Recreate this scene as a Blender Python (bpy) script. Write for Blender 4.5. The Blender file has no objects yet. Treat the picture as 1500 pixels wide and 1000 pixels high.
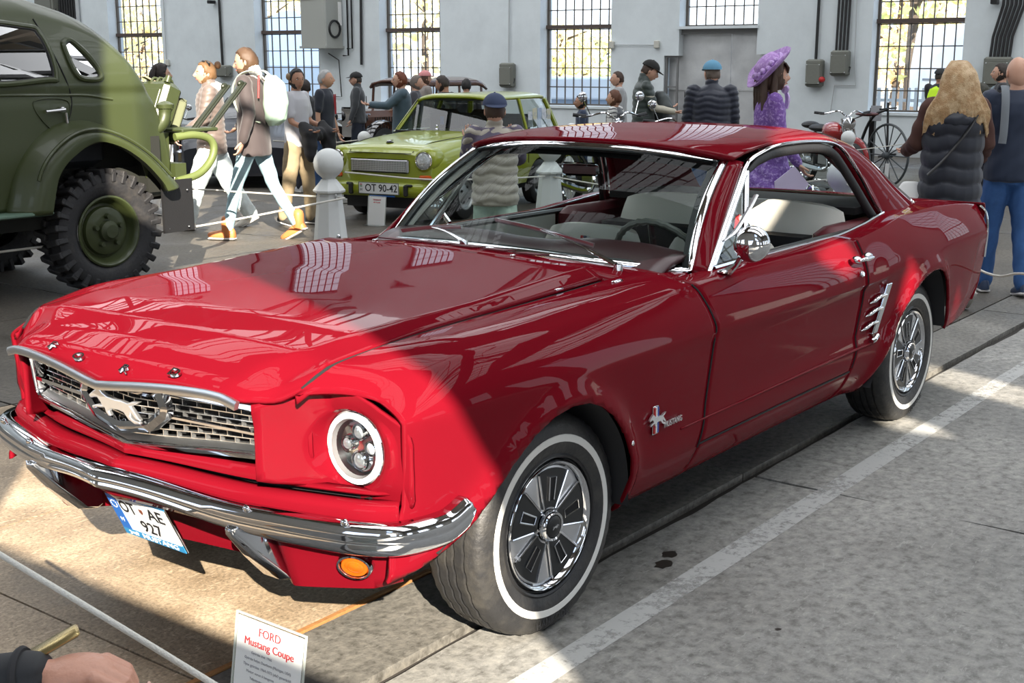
import bpy, bmesh, math, random
import numpy as np
from mathutils import Vector, Matrix
random.seed(7)
RNG = np.random.RandomState(11)
SC = bpy.context.scene
COL = SC.collection

# ---------------------------------------------------------------- camera, world, sun, exposure
cam_d = bpy.data.cameras.new('camera')
cam_o = bpy.data.objects.new('camera', cam_d)
COL.objects.link(cam_o)
SC.camera = cam_o
CAM = np.array([2.7089, 2.7199, 1.5689])
_yaw, _pitch = 3.79297, .21612
cam_o.location = CAM
cam_d.sensor_fit = 'HORIZONTAL'
cam_d.sensor_width = 36.0
cam_d.lens = 36.0 * 1851.2 / 1500.0
cam_d.clip_start = .05
cam_d.clip_end = 300
_f = Vector((math.cos(_pitch)*math.cos(_yaw), math.cos(_pitch)*math.sin(_yaw), -math.sin(_pitch)))
cam_o.rotation_mode = 'QUATERNION'
cam_o.rotation_quaternion = _f.to_track_quat('-Z', 'Y')

SC.view_settings.view_transform = 'Standard'
SC.view_settings.look = 'None'
SC.view_settings.gamma = 1
SC.view_settings.use_curve_mapping = False
SC.view_settings.exposure = 0.0
SC.cycles.max_bounces = 9
SC.cycles.diffuse_bounces = 4
SC.cycles.glossy_bounces = 4
SC.cycles.transmission_bounces = 6
SC.cycles.transparent_max_bounces = 16
SC.cycles.sample_clamp_indirect = 6
SC.cycles.caustics_reflective = False
SC.cycles.caustics_refractive = False

W = bpy.data.worlds.new('sky'); SC.world = W
W.use_nodes = True
_n = W.node_tree.nodes; _l = W.node_tree.links
_bg = _n['Background']
_tc = _n.new('ShaderNodeTexCoord'); _sep = _n.new('ShaderNodeSeparateXYZ'); _rp = _n.new('ShaderNodeValToRGB')
_l.new(_tc.outputs['Generated'], _sep.inputs[0]); _l.new(_sep.outputs['Z'], _rp.inputs[0]); _l.new(_rp.outputs[0], _bg.inputs[0])
_rp.color_ramp.elements[0].position = 0.0; _rp.color_ramp.elements[0].color = (.80, .86, .92, 1)
_rp.color_ramp.elements[1].position = .7; _rp.color_ramp.elements[1].color = (.50, .66, .95, 1)
_bg.inputs[1].default_value = 3.0

SUN_DIR = Vector((.596, .662, .454)).normalized()          # towards the sun, measured from the cast shadows
sd = bpy.data.lights.new('sun', 'SUN'); sun = bpy.data.objects.new('sun', sd); COL.objects.link(sun)
sd.energy = 18; sd.angle = math.radians(.35); sd.color = (1, .90, .76)
sun.rotation_mode = 'QUATERNION'; sun.rotation_quaternion = SUN_DIR.to_track_quat('Z', 'Y')
sun.location = (20, 22, 15)

SKYW = 14.0
def area_light(name, loc, sx, sy, power, color=(1, 1, 1), direction=(0, 0, -1)):
    d = bpy.data.lights.new(name, 'AREA'); o = bpy.data.objects.new(name, d); COL.objects.link(o)
    d.shape = 'RECTANGLE'; d.size = sx; d.size_y = sy; d.energy = power; d.color = color
    o.location = loc; o.rotation_mode = 'QUATERNION'
    o.rotation_quaternion = Vector(direction).to_track_quat('-Z', 'Y')
    return o

# ---------------------------------------------------------------- helpers
def tag(o, label=None, cat=None, group=None, kind=None):
    if label: o['label'] = label
    if cat: o['category'] = cat
    if group: o['group'] = group
    if kind: o['kind'] = kind
    return o

def empty(name, loc=(0, 0, 0), rz=0, label=None, cat=None, group=None, parent=None):
    o = bpy.data.objects.new(name, None); COL.objects.link(o)
    o.location = loc; o.rotation_euler = (0, 0, rz); o.empty_display_size = .1
    if parent: o.parent = parent
    return tag(o, label, cat, group)

MATS = {}
def mat(name, color=(.8, .8, .8), rough=.5, metal=0., coat=0., spec=.5, bump=None, vary=None, emit=None, trans=0., sheen=0., alpha=None, coat_rough=.03):
    """principled material; bump=(scale,strength[,detail]); vary=(scale,second colour,[lo,hi])"""
    if name in MATS: return MATS[name]
    m = bpy.data.materials.new(name); m.use_nodes = True; MATS[name] = m
    nt = m.node_tree; N = nt.nodes; L = nt.links; b = N['Principled BSDF']
    b.inputs['Base Color'].default_value = (*color, 1); b.inputs['Roughness'].default_value = rough
    b.inputs['Metallic'].default_value = metal; b.inputs['Coat Weight'].default_value = coat
    b.inputs['Coat Roughness'].default_value = coat_rough
    b.inputs['Specular IOR Level'].default_value = spec
    b.inputs['Transmission Weight'].default_value = trans
    b.inputs['Sheen Weight'].default_value = sheen
    if emit:
        b.inputs['Emission Color'].default_value = (*emit[:3], 1); b.inputs['Emission Strength'].default_value = emit[3]
    tc = N.new('ShaderNodeTexCoord')
    if vary:
        n = N.new('ShaderNodeTexNoise'); n.inputs['Scale'].default_value = vary[0]; n.inputs['Detail'].default_value = 6; n.inputs['Roughness'].default_value = .65
        r = N.new('ShaderNodeValToRGB'); lo, hi = vary[2] if len(vary) > 2 else (.35, .65)
        r.color_ramp.elements[0].position = lo; r.color_ramp.elements[0].color = (*color, 1)
        r.color_ramp.elements[1].position = hi; r.color_ramp.elements[1].color = (*vary[1], 1)
        L.new(tc.outputs['Object'], n.inputs['Vector']); L.new(n.outputs['Fac'], r.inputs[0]); L.new(r.outputs[0], b.inputs['Base Color'])
    if bump:
        n = N.new('ShaderNodeTexNoise'); n.inputs['Scale'].default_value = bump[0]; n.inputs['Detail'].default_value = bump[2] if len(bump) > 2 else 4
        bp = N.new('ShaderNodeBump'); bp.inputs['Strength'].default_value = bump[1]; bp.inputs['Distance'].default_value = .01
        L.new(tc.outputs['Object'], n.inputs['Vector']); L.new(n.outputs['Fac'], bp.inputs['Height']); L.new(bp.outputs[0], b.inputs['Normal'])
    return m

def glass_mat(name, tint=(.9, .95, .95), refl=1.0, rough=0.0):
    """thin sheet of glass: see-through with a Fresnel mirror on top"""
    if name in MATS: return MATS[name]
    m = bpy.data.materials.new(name); m.use_nodes = True; MATS[name] = m
    nt = m.node_tree; N = nt.nodes; L = nt.links; N.clear()
    out = N.new('ShaderNodeOutputMaterial'); mx = N.new('ShaderNodeMixShader'); t = N.new('ShaderNodeBsdfTransparent'); g = N.new('ShaderNodeBsdfGlossy')
    fr = N.new('ShaderNodeFresnel'); fr.inputs[0].default_value = 1.5
    mu = N.new('ShaderNodeMath'); mu.operation = 'MULTIPLY'; mu.inputs[1].default_value = refl
    t.inputs[0].default_value = (*tint, 1); g.inputs[0].default_value = (1, 1, 1, 1); g.inputs['Roughness'].default_value = rough
    L.new(fr.outputs[0], mu.inputs[0]); L.new(mu.outputs[0], mx.inputs[0]); L.new(t.outputs[0], mx.inputs[1]); L.new(g.outputs[0], mx.inputs[2]); L.new(mx.outputs[0], out.inputs[0])
    return m

def me(name, V, F, m=None, parent=None, smooth=True, fm=None, angle=40, loc=None, rot=None):
    """one mesh object from vertices and faces; m may be a list of materials with fm = index per face"""
    d = bpy.data.meshes.new(name)
    V = np.asarray(V, dtype=float).reshape(-1, 3)
    d.from_pydata(V.tolist(), [], [tuple(int(i) for i in f) for f in F])
    if fm is not None: d.polygons.foreach_set('material_index', np.asarray(fm, dtype=np.int32))
    for q in (m if isinstance(m, (list, tuple)) else [m]):
        if q: d.materials.append(q)
    if smooth:
        d.polygons.foreach_set('use_smooth', np.ones(len(d.polygons), dtype=bool))
        if angle and angle < 180:
            d.update()
            d.set_sharp_from_angle(angle=math.radians(angle))
    d.update()
    o = bpy.data.objects.new(name, d); COL.objects.link(o)
    if parent is not None: o.parent = parent
    if loc is not None: o.location = loc
    if rot is not None: o.rotation_euler = rot
    return o

def rotm(rx=0, ry=0, rz=0):
    cx, sx, cy, sy, cz, sz = math.cos(rx), math.sin(rx), math.cos(ry), math.sin(ry), math.cos(rz), math.sin(rz)
    X = np.array([[1, 0, 0], [0, cx, -sx], [0, sx, cx]]); Y = np.array([[cy, 0, sy], [0, 1, 0], [-sy, 0, cy]]); Z = np.array([[cz, -sz, 0], [sz, cz, 0], [0, 0, 1]])
    return Z @ Y @ X

def frame_from(d, up=(0, 0, 1)):
    """3x3 matrix whose third column is d"""
    d = np.asarray(d, float); d = d/np.linalg.norm(d); up = np.asarray(up, float)
    if abs(d @ up) > .97: up = np.array([1., 0, 0])
    x = np.cross(up, d); x /= np.linalg.norm(x); y = np.cross(d, x)
    return np.stack([x, y, d], 1)

def cr(P, n, closed=False):
    """centripetal-ish Catmull-Rom resample of control points to n points"""
    P = np.asarray(P, float)
    m = len(P)
    if closed: Q = np.vstack([P[-1], P, P[0], P[1]]); segs = m
    else: Q = np.vstack([2*P[0]-P[1], P, 2*P[-1]-P[-2]]); segs = m-1
    u = np.linspace(0, segs, n, endpoint=not closed)
    i = np.minimum(u.astype(int), segs-1); t = (u-i)[:, None]
    a, b, c, d = Q[i], Q[i+1], Q[i+2], Q[i+3]
    return .5*((2*b)+(-a+c)*t+(2*a-5*b+4*c-d)*t**2+(-a+3*b-3*c+d)*t**3)

def pch(x, X, Y):
    """monotone cubic interpolation; Y may be (k,) ; X in any order"""
    X = np.asarray(X, float); Y = np.asarray(Y, float); o = np.argsort(X); X = X[o]; Y = Y[o]
    h = np.diff(X); dl = np.diff(Y)/h
    d = np.zeros(len(X)); d[0] = dl[0]; d[-1] = dl[-1]
    for k in range(1, len(X)-1):
        if dl[k-1]*dl[k] > 0:
            w1 = 2*h[k]+h[k-1]; w2 = h[k]+2*h[k-1]; d[k] = (w1+w2)/(w1/dl[k-1]+w2/dl[k])
    x = np.asarray(x, float); xc = np.clip(x, X[0], X[-1])
    i = np.clip(np.searchsorted(X, xc, side='right')-1, 0, len(X)-2)
    t = (xc-X[i])/h[i]
    return (1+2*t)*(1-t)**2*Y[i]+t*(1-t)**2*h[i]*d[i]+t*t*(3-2*t)*Y[i+1]+t*t*(t-1)*h[i]*d[i+1]

def sstep(a, b, x):
    t = np.clip((np.asarray(x, float)-a)/(b-a), 0, 1); return t*t*(3-2*t)

class MB:
    """collects shapes and links them as ONE mesh object"""
    def __init__(s): s.V = []; s.F = []; s.M = []; s.n = 0
    def add(s, V, F, mi=0, M=None, T=None):
        V = np.asarray(V, float).reshape(-1, 3)
        if M is not None: V = V @ np.asarray(M).T
        if T is not None: V = V+np.asarray(T, float)
        s.V.append(V); s.F += [tuple(int(i)+s.n for i in f) for f in F]; s.M += [mi]*len(F); s.n += len(V); return s
    def box(s, c, d, R=None, mi=0, ch=0.0):
        x, y, z = [q/2. for q in d]
        if ch <= 0:
            V = [(-x, -y, -z), (x, -y, -z), (x, y, -z), (-x, y, -z), (-x, -y, z), (x, -y, z), (x, y, z), (-x, y, z)]
            F = [(0, 3, 2, 1), (4, 5, 6, 7), (0, 1, 5, 4), (1, 2, 6, 5), (2, 3, 7, 6), (3, 0, 4, 7)]
            return s.add(V, F, mi, R, c)
        ch = min(ch, x*.9, y*.9, z*.9); V = []; 
        ring = lambda a, b: [(-a+ch, -b), (a-ch, -b), (a, -b+ch), (a, b-ch), (a-ch, b), (-a+ch, b), (-a, b-ch), (-a, -b+ch)]
        for zz, k in ((-z, ch), (-z+ch, 0), (z-ch, 0), (z, ch)):
            V += [(px, py, zz) for px, py in ring(x-k, y-k)]
        F = [tuple(range(7, -1, -1)), tuple(range(24, 32))]
        for r in range(3):
            for i in range(8): F.append((r*8+i, r*8+(i+1) % 8, r*8+8+(i+1) % 8, r*8+8+i))
        return s.add(V, F, mi, R, c)
    def grid(s, P, mi=0, cu=False, cv=False, flip=False, M=None, T=None):
        P = np.asarray(P, float); a, b = P.shape[:2]; F = []
        for i in range(a if cu else a-1):
            for j in range(b if cv else b-1):
                q = (i*b+j, ((i+1) % a)*b+j, ((i+1) % a)*b+(j+1) % b, i*b+(j+1) % b)
                F.append(q[::-1] if flip else q)
        return s.add(P.reshape(-1, 3), F, mi, M, T)
    def tube(s, path, r, n=8, closed=False, mi=0, caps=True, squash=None, up=(0, 0, 1)):
        P = np.asarray(path, float); m = len(P); r = np.broadcast_to(np.asarray(r, float), (m,))
        if closed: T = np.roll(P, -1, 0)-np.roll(P, 1, 0)
        else: T = np.gradient(P, axis=0)
        T /= np.linalg.norm(T, axis=1)[:, None]+1e-12
        X = frame_from(T[0], up)[:, 0]; G = []
        a = np.arange(n)*2*math.pi/n
        for k in range(m):
            X = X-T[k]*(X @ T[k]); X /= np.linalg.norm(X)+1e-12; Y = np.cross(T[k], X)
            sx, sy = squash if squash else (1, 1)
            G.append(P[k]+r[k]*(np.cos(a)[:, None]*X*sx+np.sin(a)[:, None]*Y*sy))
        base = s.n; s.grid(np.array(G), mi, cu=closed, cv=True)
        if caps and not closed:
            s.F.append(tuple(base+i for i in range(n))); s.F.append(tuple(base+(m-1)*n+i for i in range(n-1, -1, -1))); s.M += [mi, mi]
        return s
    def sweep(s, path, prof, up=(0, 0, 1), mi=0, closed_prof=True, caps=True, closed=False, scale=None):
        """sweep a 2D profile (side, up) along a path; 'up' stays as close to up as possible"""
        P = np.asarray(path, float); prof = np.asarray(prof, float); m = len(P); up = np.asarray(up, float)
        T = np.roll(P, -1, 0)-np.roll(P, 1, 0) if closed else np.gradient(P, axis=0)
        T /= np.linalg.norm(T, axis=1)[:, None]+1e-12; G = []
        for k in range(m):
            sd_ = np.cross(T[k], up); sd_ /= np.linalg.norm(sd_)+1e-12; uu = np.cross(sd_, T[k])
            sc = 1 if scale is None else scale[k]
            G.append(P[k]+sc*(prof[:, :1]*sd_+prof[:, 1:2]*uu))
        b = s.n; n = len(prof); s.grid(np.array(G), mi, cu=closed, cv=closed_prof)
        if caps and closed_prof and not closed:
            s.F.append(tuple(b+i for i in range(n))); s.F.append(tuple(b+(m-1)*n+i for i in range(n-1, -1, -1))); s.M += [mi, mi]
        return s
    def lathe(s, prof, n=24, M=None, T=None, mi=0, ang=None):
        """prof: (radius, height) pairs about local Z"""
        prof = np.asarray(prof, float)
        a = np.arange(n)*2*math.pi/n if ang is None else np.linspace(ang[0], ang[1], n)
        G = np.stack([np.outer(np.cos(a), prof[:, 0]), np.outer(np.sin(a), prof[:, 0]), np.broadcast_to(prof[:, 1], (n, len(prof)))], -1)
        return s.grid(G, mi, cu=ang is None, M=M, T=T)
    def ell(s, c, r, n=12, m=8, M=None, mi=0):
        t = np.linspace(-math.pi/2, math.pi/2, m+1); a = np.arange(n)*2*math.pi/n
        G = np.stack([np.outer(np.cos(a), np.cos(t))*r[0], np.outer(np.sin(a), np.cos(t))*r[1], np.broadcast_to(np.sin(t), (n, m+1))*r[2]], -1)
        return s.grid(G, mi, cu=True, M=M, T=c)
    def prism(s, poly, d, M=None, T=None, mi=0):
        """2D polygon (x,y) extruded z from 0 to d"""
        k = len(poly); V = [(x, y, 0) for x, y in poly]+[(x, y, d) for x, y in poly]
        F = [tuple(range(k-1, -1, -1)), tuple(range(k, 2*k))]+[(i, (i+1) % k, k+(i+1) % k, k+i) for i in range(k)]
        return s.add(V, F, mi, M, T)
    def build(s, name, m=None, parent=None, smooth=True, angle=40, loc=None, rot=None, weld=False):
        o = me(name, np.vstack(s.V), s.F, m, parent, smooth, s.M if isinstance(m, (list, tuple)) else None, angle, loc, rot)
        return o

def solid(o, t, off=-1, bevel=0, seg=2):
    md = o.modifiers.new('solidify', 'SOLIDIFY'); md.thickness = t; md.offset = off
    if bevel:
        b = o.modifiers.new('bevel', 'BEVEL'); b.width = bevel; b.segments = seg; b.limit_method = 'ANGLE'
    return o
def bevel(o, w, seg=2, ang=40):
    b = o.modifiers.new('bevel', 'BEVEL'); b.width = w; b.segments = seg; b.limit_method = 'ANGLE'; b.angle_limit = math.radians(ang); return o
def subsurf(o, n=1):
    b = o.modifiers.new('subsurf', 'SUBSURF'); b.levels = n; b.render_levels = n; return o

def copy_tree(o, parent=None, loc=None, rz=None, label=None):
    c = o.copy(); COL.objects.link(c)
    if parent is not None: c.parent = parent
    for ch in o.children: copy_tree(ch, c)
    if loc is not None: c.location = loc
    if rz is not None: c.rotation_euler = (0, 0, rz)
    if label: c['label'] = label
    return c

def text(name, s, size, m, parent=None, loc=(0, 0, 0), M=None, depth=.0006, align='CENTER', bold=False, sx=1.0, maxw=None):
    """flat lettering as a mesh lying in its local XY plane, then turned by the 3x3 matrix M"""
    cu = bpy.data.curves.new(name, 'FONT'); cu.body = s; cu.size = size; cu.align_x = align; cu.align_y = 'CENTER'; cu.extrude = depth
    cu.resolution_u = 3
    if bold: cu.offset = size*.010
    to = bpy.data.objects.new(name, cu); COL.objects.link(to)
    bpy.context.view_layer.update()
    d = bpy.data.meshes.new_from_object(to.evaluated_get(bpy.context.evaluated_depsgraph_get()))
    COL.objects.unlink(to); bpy.data.objects.remove(to)
    n = len(d.vertices); co = np.zeros(n*3); d.vertices.foreach_get('co', co); co = co.reshape(-1, 3)
    co[:, 0] *= sx
    if maxw and np.ptp(co[:, 0]) > maxw: co[:, 0] *= maxw/np.ptp(co[:, 0])
    if M is not None: co = co @ np.asarray(M).T
    d.vertices.foreach_set('co', (co+np.asarray(loc, float)).ravel()); d.materials.clear(); d.materials.append(m); d.update()
    o = bpy.data.objects.new(name, d); COL.objects.link(o)
    if parent: o.parent = parent
    return o

# common materials
CHROME = mat('chrome', (.66, .67, .69), .06, 1.0)
BRUSHED = mat('brushed_metal', (.55, .56, .57), .28, 1.0)
BLACKR = mat('black_rubber', (.012, .012, .013), .55, bump=(90, .12))
BLACK = mat('black_paint', (.01, .01, .011), .35)
DARK = mat('dark_void', (.006, .006, .007), .9)
CLEARG = glass_mat('car_glass', (.80, .88, .86), .7)
WHITE = mat('white_gloss', (.80, .80, .78), .35)
# ================================================================ THE HALL
def floor_mat(name, c1, c2, c3, scale, rough=.62, bstr=.35, warm=None, scr_amt=.34):
    if name in MATS: return MATS[name]
    m = bpy.data.materials.new(name); m.use_nodes = True; MATS[name] = m
    nt = m.node_tree; N = nt.nodes; L = nt.links; b = N['Principled BSDF']; b.inputs['Roughness'].default_value = rough
    g = N.new('ShaderNodeNewGeometry')
    def noise(sc, det, ro, vec=None, dist=0):
        n = N.new('ShaderNodeTexNoise'); n.inputs['Scale'].default_value = sc; n.inputs['Detail'].default_value = det; n.inputs['Roughness'].default_value = ro; n.inputs['Distortion'].default_value = dist
        L.new(vec or g.outputs['Position'], n.inputs['Vector']); return n
    def ramp(src, stops):
        r = N.new('ShaderNodeValToRGB'); e = r.color_ramp.elements
        while len(e) < len(stops): e.new(.5)
        for k, (p, c) in enumerate(stops): e[k].position = p; e[k].color = (*c, 1)
        L.new(src, r.inputs[0]); return r
    def mix(kind, f, a, c):
        x = N.new('ShaderNodeMix'); x.data_type = 'RGBA'; x.blend_type = kind
        if isinstance(f, float): x.inputs[0].default_value = f
        else: L.new(f, x.inputs[0])
        L.new(a, x.inputs[6]); L.new(c, x.inputs[7]); return x.outputs[2]
    big = noise(scale, 8, .62, dist=.4); r1 = ramp(big.outputs['Fac'], [(.30, c1), (.52, c2), (.72, c3)])
    fine = noise(scale*28, 5, .7); r2 = ramp(fine.outputs['Fac'], [(.33, (.42, .41, .39)), (.5, (1, 1, 1)), (.66, (1.42, 1.40, 1.36))])
    c = mix('MULTIPLY', .85, r1.outputs[0], r2.outputs[0])
    mp = N.new('ShaderNodeMapping'); mp.inputs['Scale'].default_value = (3, 9, 3); mp.inputs['Rotation'].default_value = (0, 0, .5); L.new(g.outputs['Position'], mp.inputs[0])
    scr = noise(7, 3, .6, mp.outputs[0], 1.5); r3 = ramp(scr.outputs['Fac'], [(.60, (0, 0, 0)), (.66, (1, 1, 1))])
    lt = N.new('ShaderNodeRGB'); lt.outputs[0].default_value = (*[min(1, q*1.35) for q in c3], 1)
    mm = N.new('ShaderNodeMath'); mm.operation = 'MULTIPLY'; mm.inputs[1].default_value = scr_amt; L.new(r3.outputs[0], mm.inputs[0])
    c = mix('MIX', mm.outputs[0], c, lt.outputs[0])
    # pits and specks
    v = N.new('ShaderNodeTexVoronoi'); v.inputs['Scale'].default_value = 16; L.new(g.outputs['Position'], v.inputs['Vector'])
    r4 = ramp(v.outputs['Distance'], [(.035, (.35, .34, .33)), (.075, (1, 1, 1))]); c = mix('MULTIPLY', .8, c, r4.outputs[0])
    L.new(c, b.inputs['Base Color'])
    bp = N.new('ShaderNodeBump'); bp.inputs['Strength'].default_value = bstr; bp.inputs['Distance'].default_value = .01
    ad = N.new('ShaderNodeMath'); ad.operation = 'ADD'; L.new(fine.outputs['Fac'], ad.inputs[0]); L.new(big.outputs['Fac'], ad.inputs[1]); L.new(ad.outputs[0], bp.inputs['Height']); L.new(bp.outputs[0], b.inputs['Normal'])
    rr = ramp(big.outputs['Fac'], [(.35, (rough-.17,)*3), (.65, (rough+.15,)*3)]); L.new(rr.outputs[0], b.inputs['Roughness'])
    return m
CONC = floor_mat('floor_concrete', (.155, .15, .135), (.245, .24, .222), (.33, .325, .30), .85)
CONCD = floor_mat('floor_concrete_dark', (.11, .105, .092), (.16, .152, .135), (.23, .222, .20), 1.2)
BOARD = floor_mat('floor_board', (.22, .16, .10), (.36, .275, .185), (.50, .40, .285), 3.0, .55, .25, scr_amt=.62)
CONCX = floor_mat('floor_brown', (.055, .048, .038), (.085, .075, .060), (.125, .112, .092), 1.4)
JOINT = mat('floor_joint', (.035, .03, .026), .95)

floor = me('floor', [(-19.6, -31, -.03), (6.5, -31, -.03), (6.5, 15, -.03), (-19.6, 15, -.03)], [(0, 1, 2, 3)], JOINT, smooth=False); floor['kind'] = 'structure'
def wob(p, q, n, amp, seed):
    r = np.random.RandomState(seed); t = np.linspace(0, 1, n)[:, None]; k = np.array(p)*(1-t)+np.array(q)*t
    d = np.array(q)-np.array(p); d = d/np.linalg.norm(d); nn = np.array([-d[1], d[0]]); w = np.convolve(r.randn(n+4), np.ones(5)/5, 'valid')*amp; w[0] = w[-1] = 0
    return k+nn*w[:, None]
def slab(x0, x1, y0, y1, m, gap=.010, amp=.0, seed=1, dz=0, name='floor_slab', top=.0):
    P_ = []
    for i, (p, q) in enumerate((((x0+gap, y0+gap), (x1-gap, y0+gap)), ((x1-gap, y0+gap), (x1-gap, y1-gap)), ((x1-gap, y1-gap), (x0+gap, y1-gap)), ((x0+gap, y1-gap), (x0+gap, y0+gap)))):
        L_ = math.hypot(q[0]-p[0], q[1]-p[1]); n = max(2, min(40, int(L_/.08))) if amp else 2
        P_ += list(wob(p, q, n, amp, seed+i)[:-1])
    k = len(P_); V = [(x, y, top+dz) for x, y in P_]+[(x, y, -.04) for x, y in P_]
    c = np.mean(P_, 0); F = [tuple(range(k))]+[(i, i+k, (i+1) % k+k, (i+1) % k) for i in range(k)]
    return me(name, V, F, m, floor, smooth=False)
sd_ = 10
for x0, x1 in ((-19.6, -15.6), (-15.6, -11.6), (-11.6, -9.6), (-9.6, -5.6), (-5.6, -1.60), (-1.60, 2.4), (2.4, 6.5)):
    for y0, y1 in ((.62, 3.9), (3.9, 8.0), (8.0, 15)):
        sd_ += 5; slab(x0, x1, y0, y1, CONC, .006 if y0 > 1 else .009, .012 if y0 < 1 and x0 > -6 else 0, sd_)
    for y0, y1 in ((.24, .58),):
        sd_ += 5; slab(x0, x1, y0, y1, CONCD, .006, .005 if x0 > -6 else 0, sd_, dz=.0)
for x0, x1 in ((-19.6, -14.5), (-14.5, -9.6), (-9.6, -5.2), (-5.2, -2.3), (-2.3, -.44)):
    for y0, y1 in ((-31, -20), (-20, -13), (-13, -8.6), (-8.6, -4.5), (-4.5, -2.65), (-2.65, .24)):
        sd_ += 5; slab(x0, x1, y0, y1, CONCX, .007, 0, sd_)
for x0, x1 in ((-.44, 2.0), (2.0, 6.5)):
    for y0, y1 in ((-31, -8.6), (-8.6, -2.65)): slab(x0, x1, y0, y1, CONCX, .008, 0, 5)
# sheets laid over the pit in front of the car
for x0, x1 in ((-.44, .80), (.80, 2.04), (2.04, 3.28), (3.28, 6.5)):
    for y0, y1 in ((-2.65, -1.20), (-1.20, .235)): slab(x0, x1, y0, y1, BOARD, .004, 0, 5, name='floor_board')
EDGE = mat('wood_edge', (.36, .17, .06), .6, bump=(60, .4))
b = MB(); b.box((1.5, .232, -.002), (4.0, .016, .012)); b.build('trim_1', EDGE, floor, smooth=False)
# worn white line
def stripe_mat():
    m = bpy.data.materials.new('worn_line'); m.use_nodes = True; N = m.node_tree.nodes; L = m.node_tree.links; b = N['Principled BSDF']
    b.inputs['Base Color'].default_value = (.50, .50, .48, 1); b.inputs['Roughness'].default_value = .6
    g = N.new('ShaderNodeNewGeometry'); n = N.new('ShaderNodeTexNoise'); n.inputs['Scale'].default_value = 26; n.inputs['Detail'].default_value = 8; n.inputs['Roughness'].default_value = .75
    n2 = N.new('ShaderNodeTexNoise'); n2.inputs['Scale'].default_value = 2.5; ad = N.new('ShaderNodeMath'); ad.operation = 'MULTIPLY_ADD'; ad.inputs[1].default_value = .6
    r = N.new('ShaderNodeValToRGB'); r.color_ramp.elements[0].position = .78; r.color_ramp.elements[1].position = 1.0; r.color_ramp.elements[0].color = (.85,)*3+(1,); r.color_ramp.elements[1].color = (.10,)*3+(1,)
    L.new(g.outputs['Position'], n.inputs['Vector']); L.new(g.outputs['Position'], n2.inputs['Vector']); L.new(n2.outputs['Fac'], ad.inputs[0]); L.new(n.outputs['Fac'], ad.inputs[2]); L.new(ad.outputs[0], r.inputs[0]); L.new(r.outputs[0], b.inputs['Alpha'])
    return m
q = np.vstack([wob((2.2, .885), (-12, .885), 90, .004, 3), wob((-12, .975), (2.2, .975), 90, .004, 4)])
o = me('trim_2', [(x, y, .0015) for x, y in q], [tuple(range(len(q)))], stripe_mat(), floor, smooth=False)
# oil spots
OIL = mat('oil_stain', (.03, .025, .02), .35)
for (x, y, r_, sd2) in ((-.62, .80, .030, 1), (-.70, .77, .026, 2), (-.40, 1.30, .008, 3), (.1, 1.5, .008, 4)):
    rr_ = np.random.RandomState(sd2); a = np.arange(14)*2*math.pi/14; k = r_*(.7+.6*rr_.rand(14))
    o = me('oil_spot', np.column_stack([x+k*np.cos(a)*1.3, y+k*np.sin(a), np.full(14, .0012)]), [tuple(range(14))], OIL, floor, smooth=False)

# ---- back wall in its own frame
WALLM = mat('wall_plaster', (.70, .755, .775), .8, bump=(6, .25), vary=(1.3, (.62, .67, .69), (.42, .72)))
WA = np.array([-18.84877, -5.51237, 0.]); WT = np.array([math.cos(math.radians(94)), math.sin(math.radians(94)), 0]); WN = np.array([-WT[1], WT[0], 0])   # WN points outdoors
WR = np.stack([WT, WN, [0, 0, 1]], 1)
def WP(s, d, z): return WA+WT*s+WN*d+np.array([0, 0, z])
HGT = 10.6
wins = [(-20.12, -18.15), (-15.0, -13.02), (-11.26, -9.62), (-7.13, -5.51), (-.40, 1.14), (4.2, 5.8), (9.0, 10.6), (13.6, 15.2)]
SILL, LINT = .74, 8.3
wb = MB()
def wbox(s0, s1, z0, z1, d0=0, d1=.45, mb=wb): mb.box(WP((s0+s1)/2, (d0+d1)/2, (z0+z1)/2), (s1-s0, d1-d0, z1-z0), R=WR)
s_ = -26.
for a_, b_ in wins:
    if a_ > -1 and s_ < -3:
        wbox(s_, -4.36, 0, HGT); wbox(-4.36, -4.06, 1.72, HGT); wbox(-2.50, -2.30, 1.74, HGT); wbox(-2.30, a_, 0, HGT); wbox(-4.06, -2.50, LINT, HGT)
    else: wbox(s_, a_, 0, HGT)
    wbox(a_, b_, 0, SILL); wbox(a_, b_, LINT, HGT); s_ = b_
wbox(s_, 19, 0, HGT)
o = wb.build('wall_back', WALLM, smooth=False); o['kind'] = 'structure'
mb_ = MB(); wbox(-26, -4.36, 0, .12, -.03, 0, mb_); wbox(-2.3, 19, 0, .12, -.03, 0, mb_); o = mb_.build('baseboard_back', mat('base_grey', (.42, .44, .45), .8), smooth=False); o['kind'] = 'structure'
IRON = mat('window_iron', (.10, .085, .07), .6); IRONR = mat('transom_rust', (.09, .065, .055), .7)
PANE = glass_mat('window_pane', (.93, .96, .97), .8)
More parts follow.
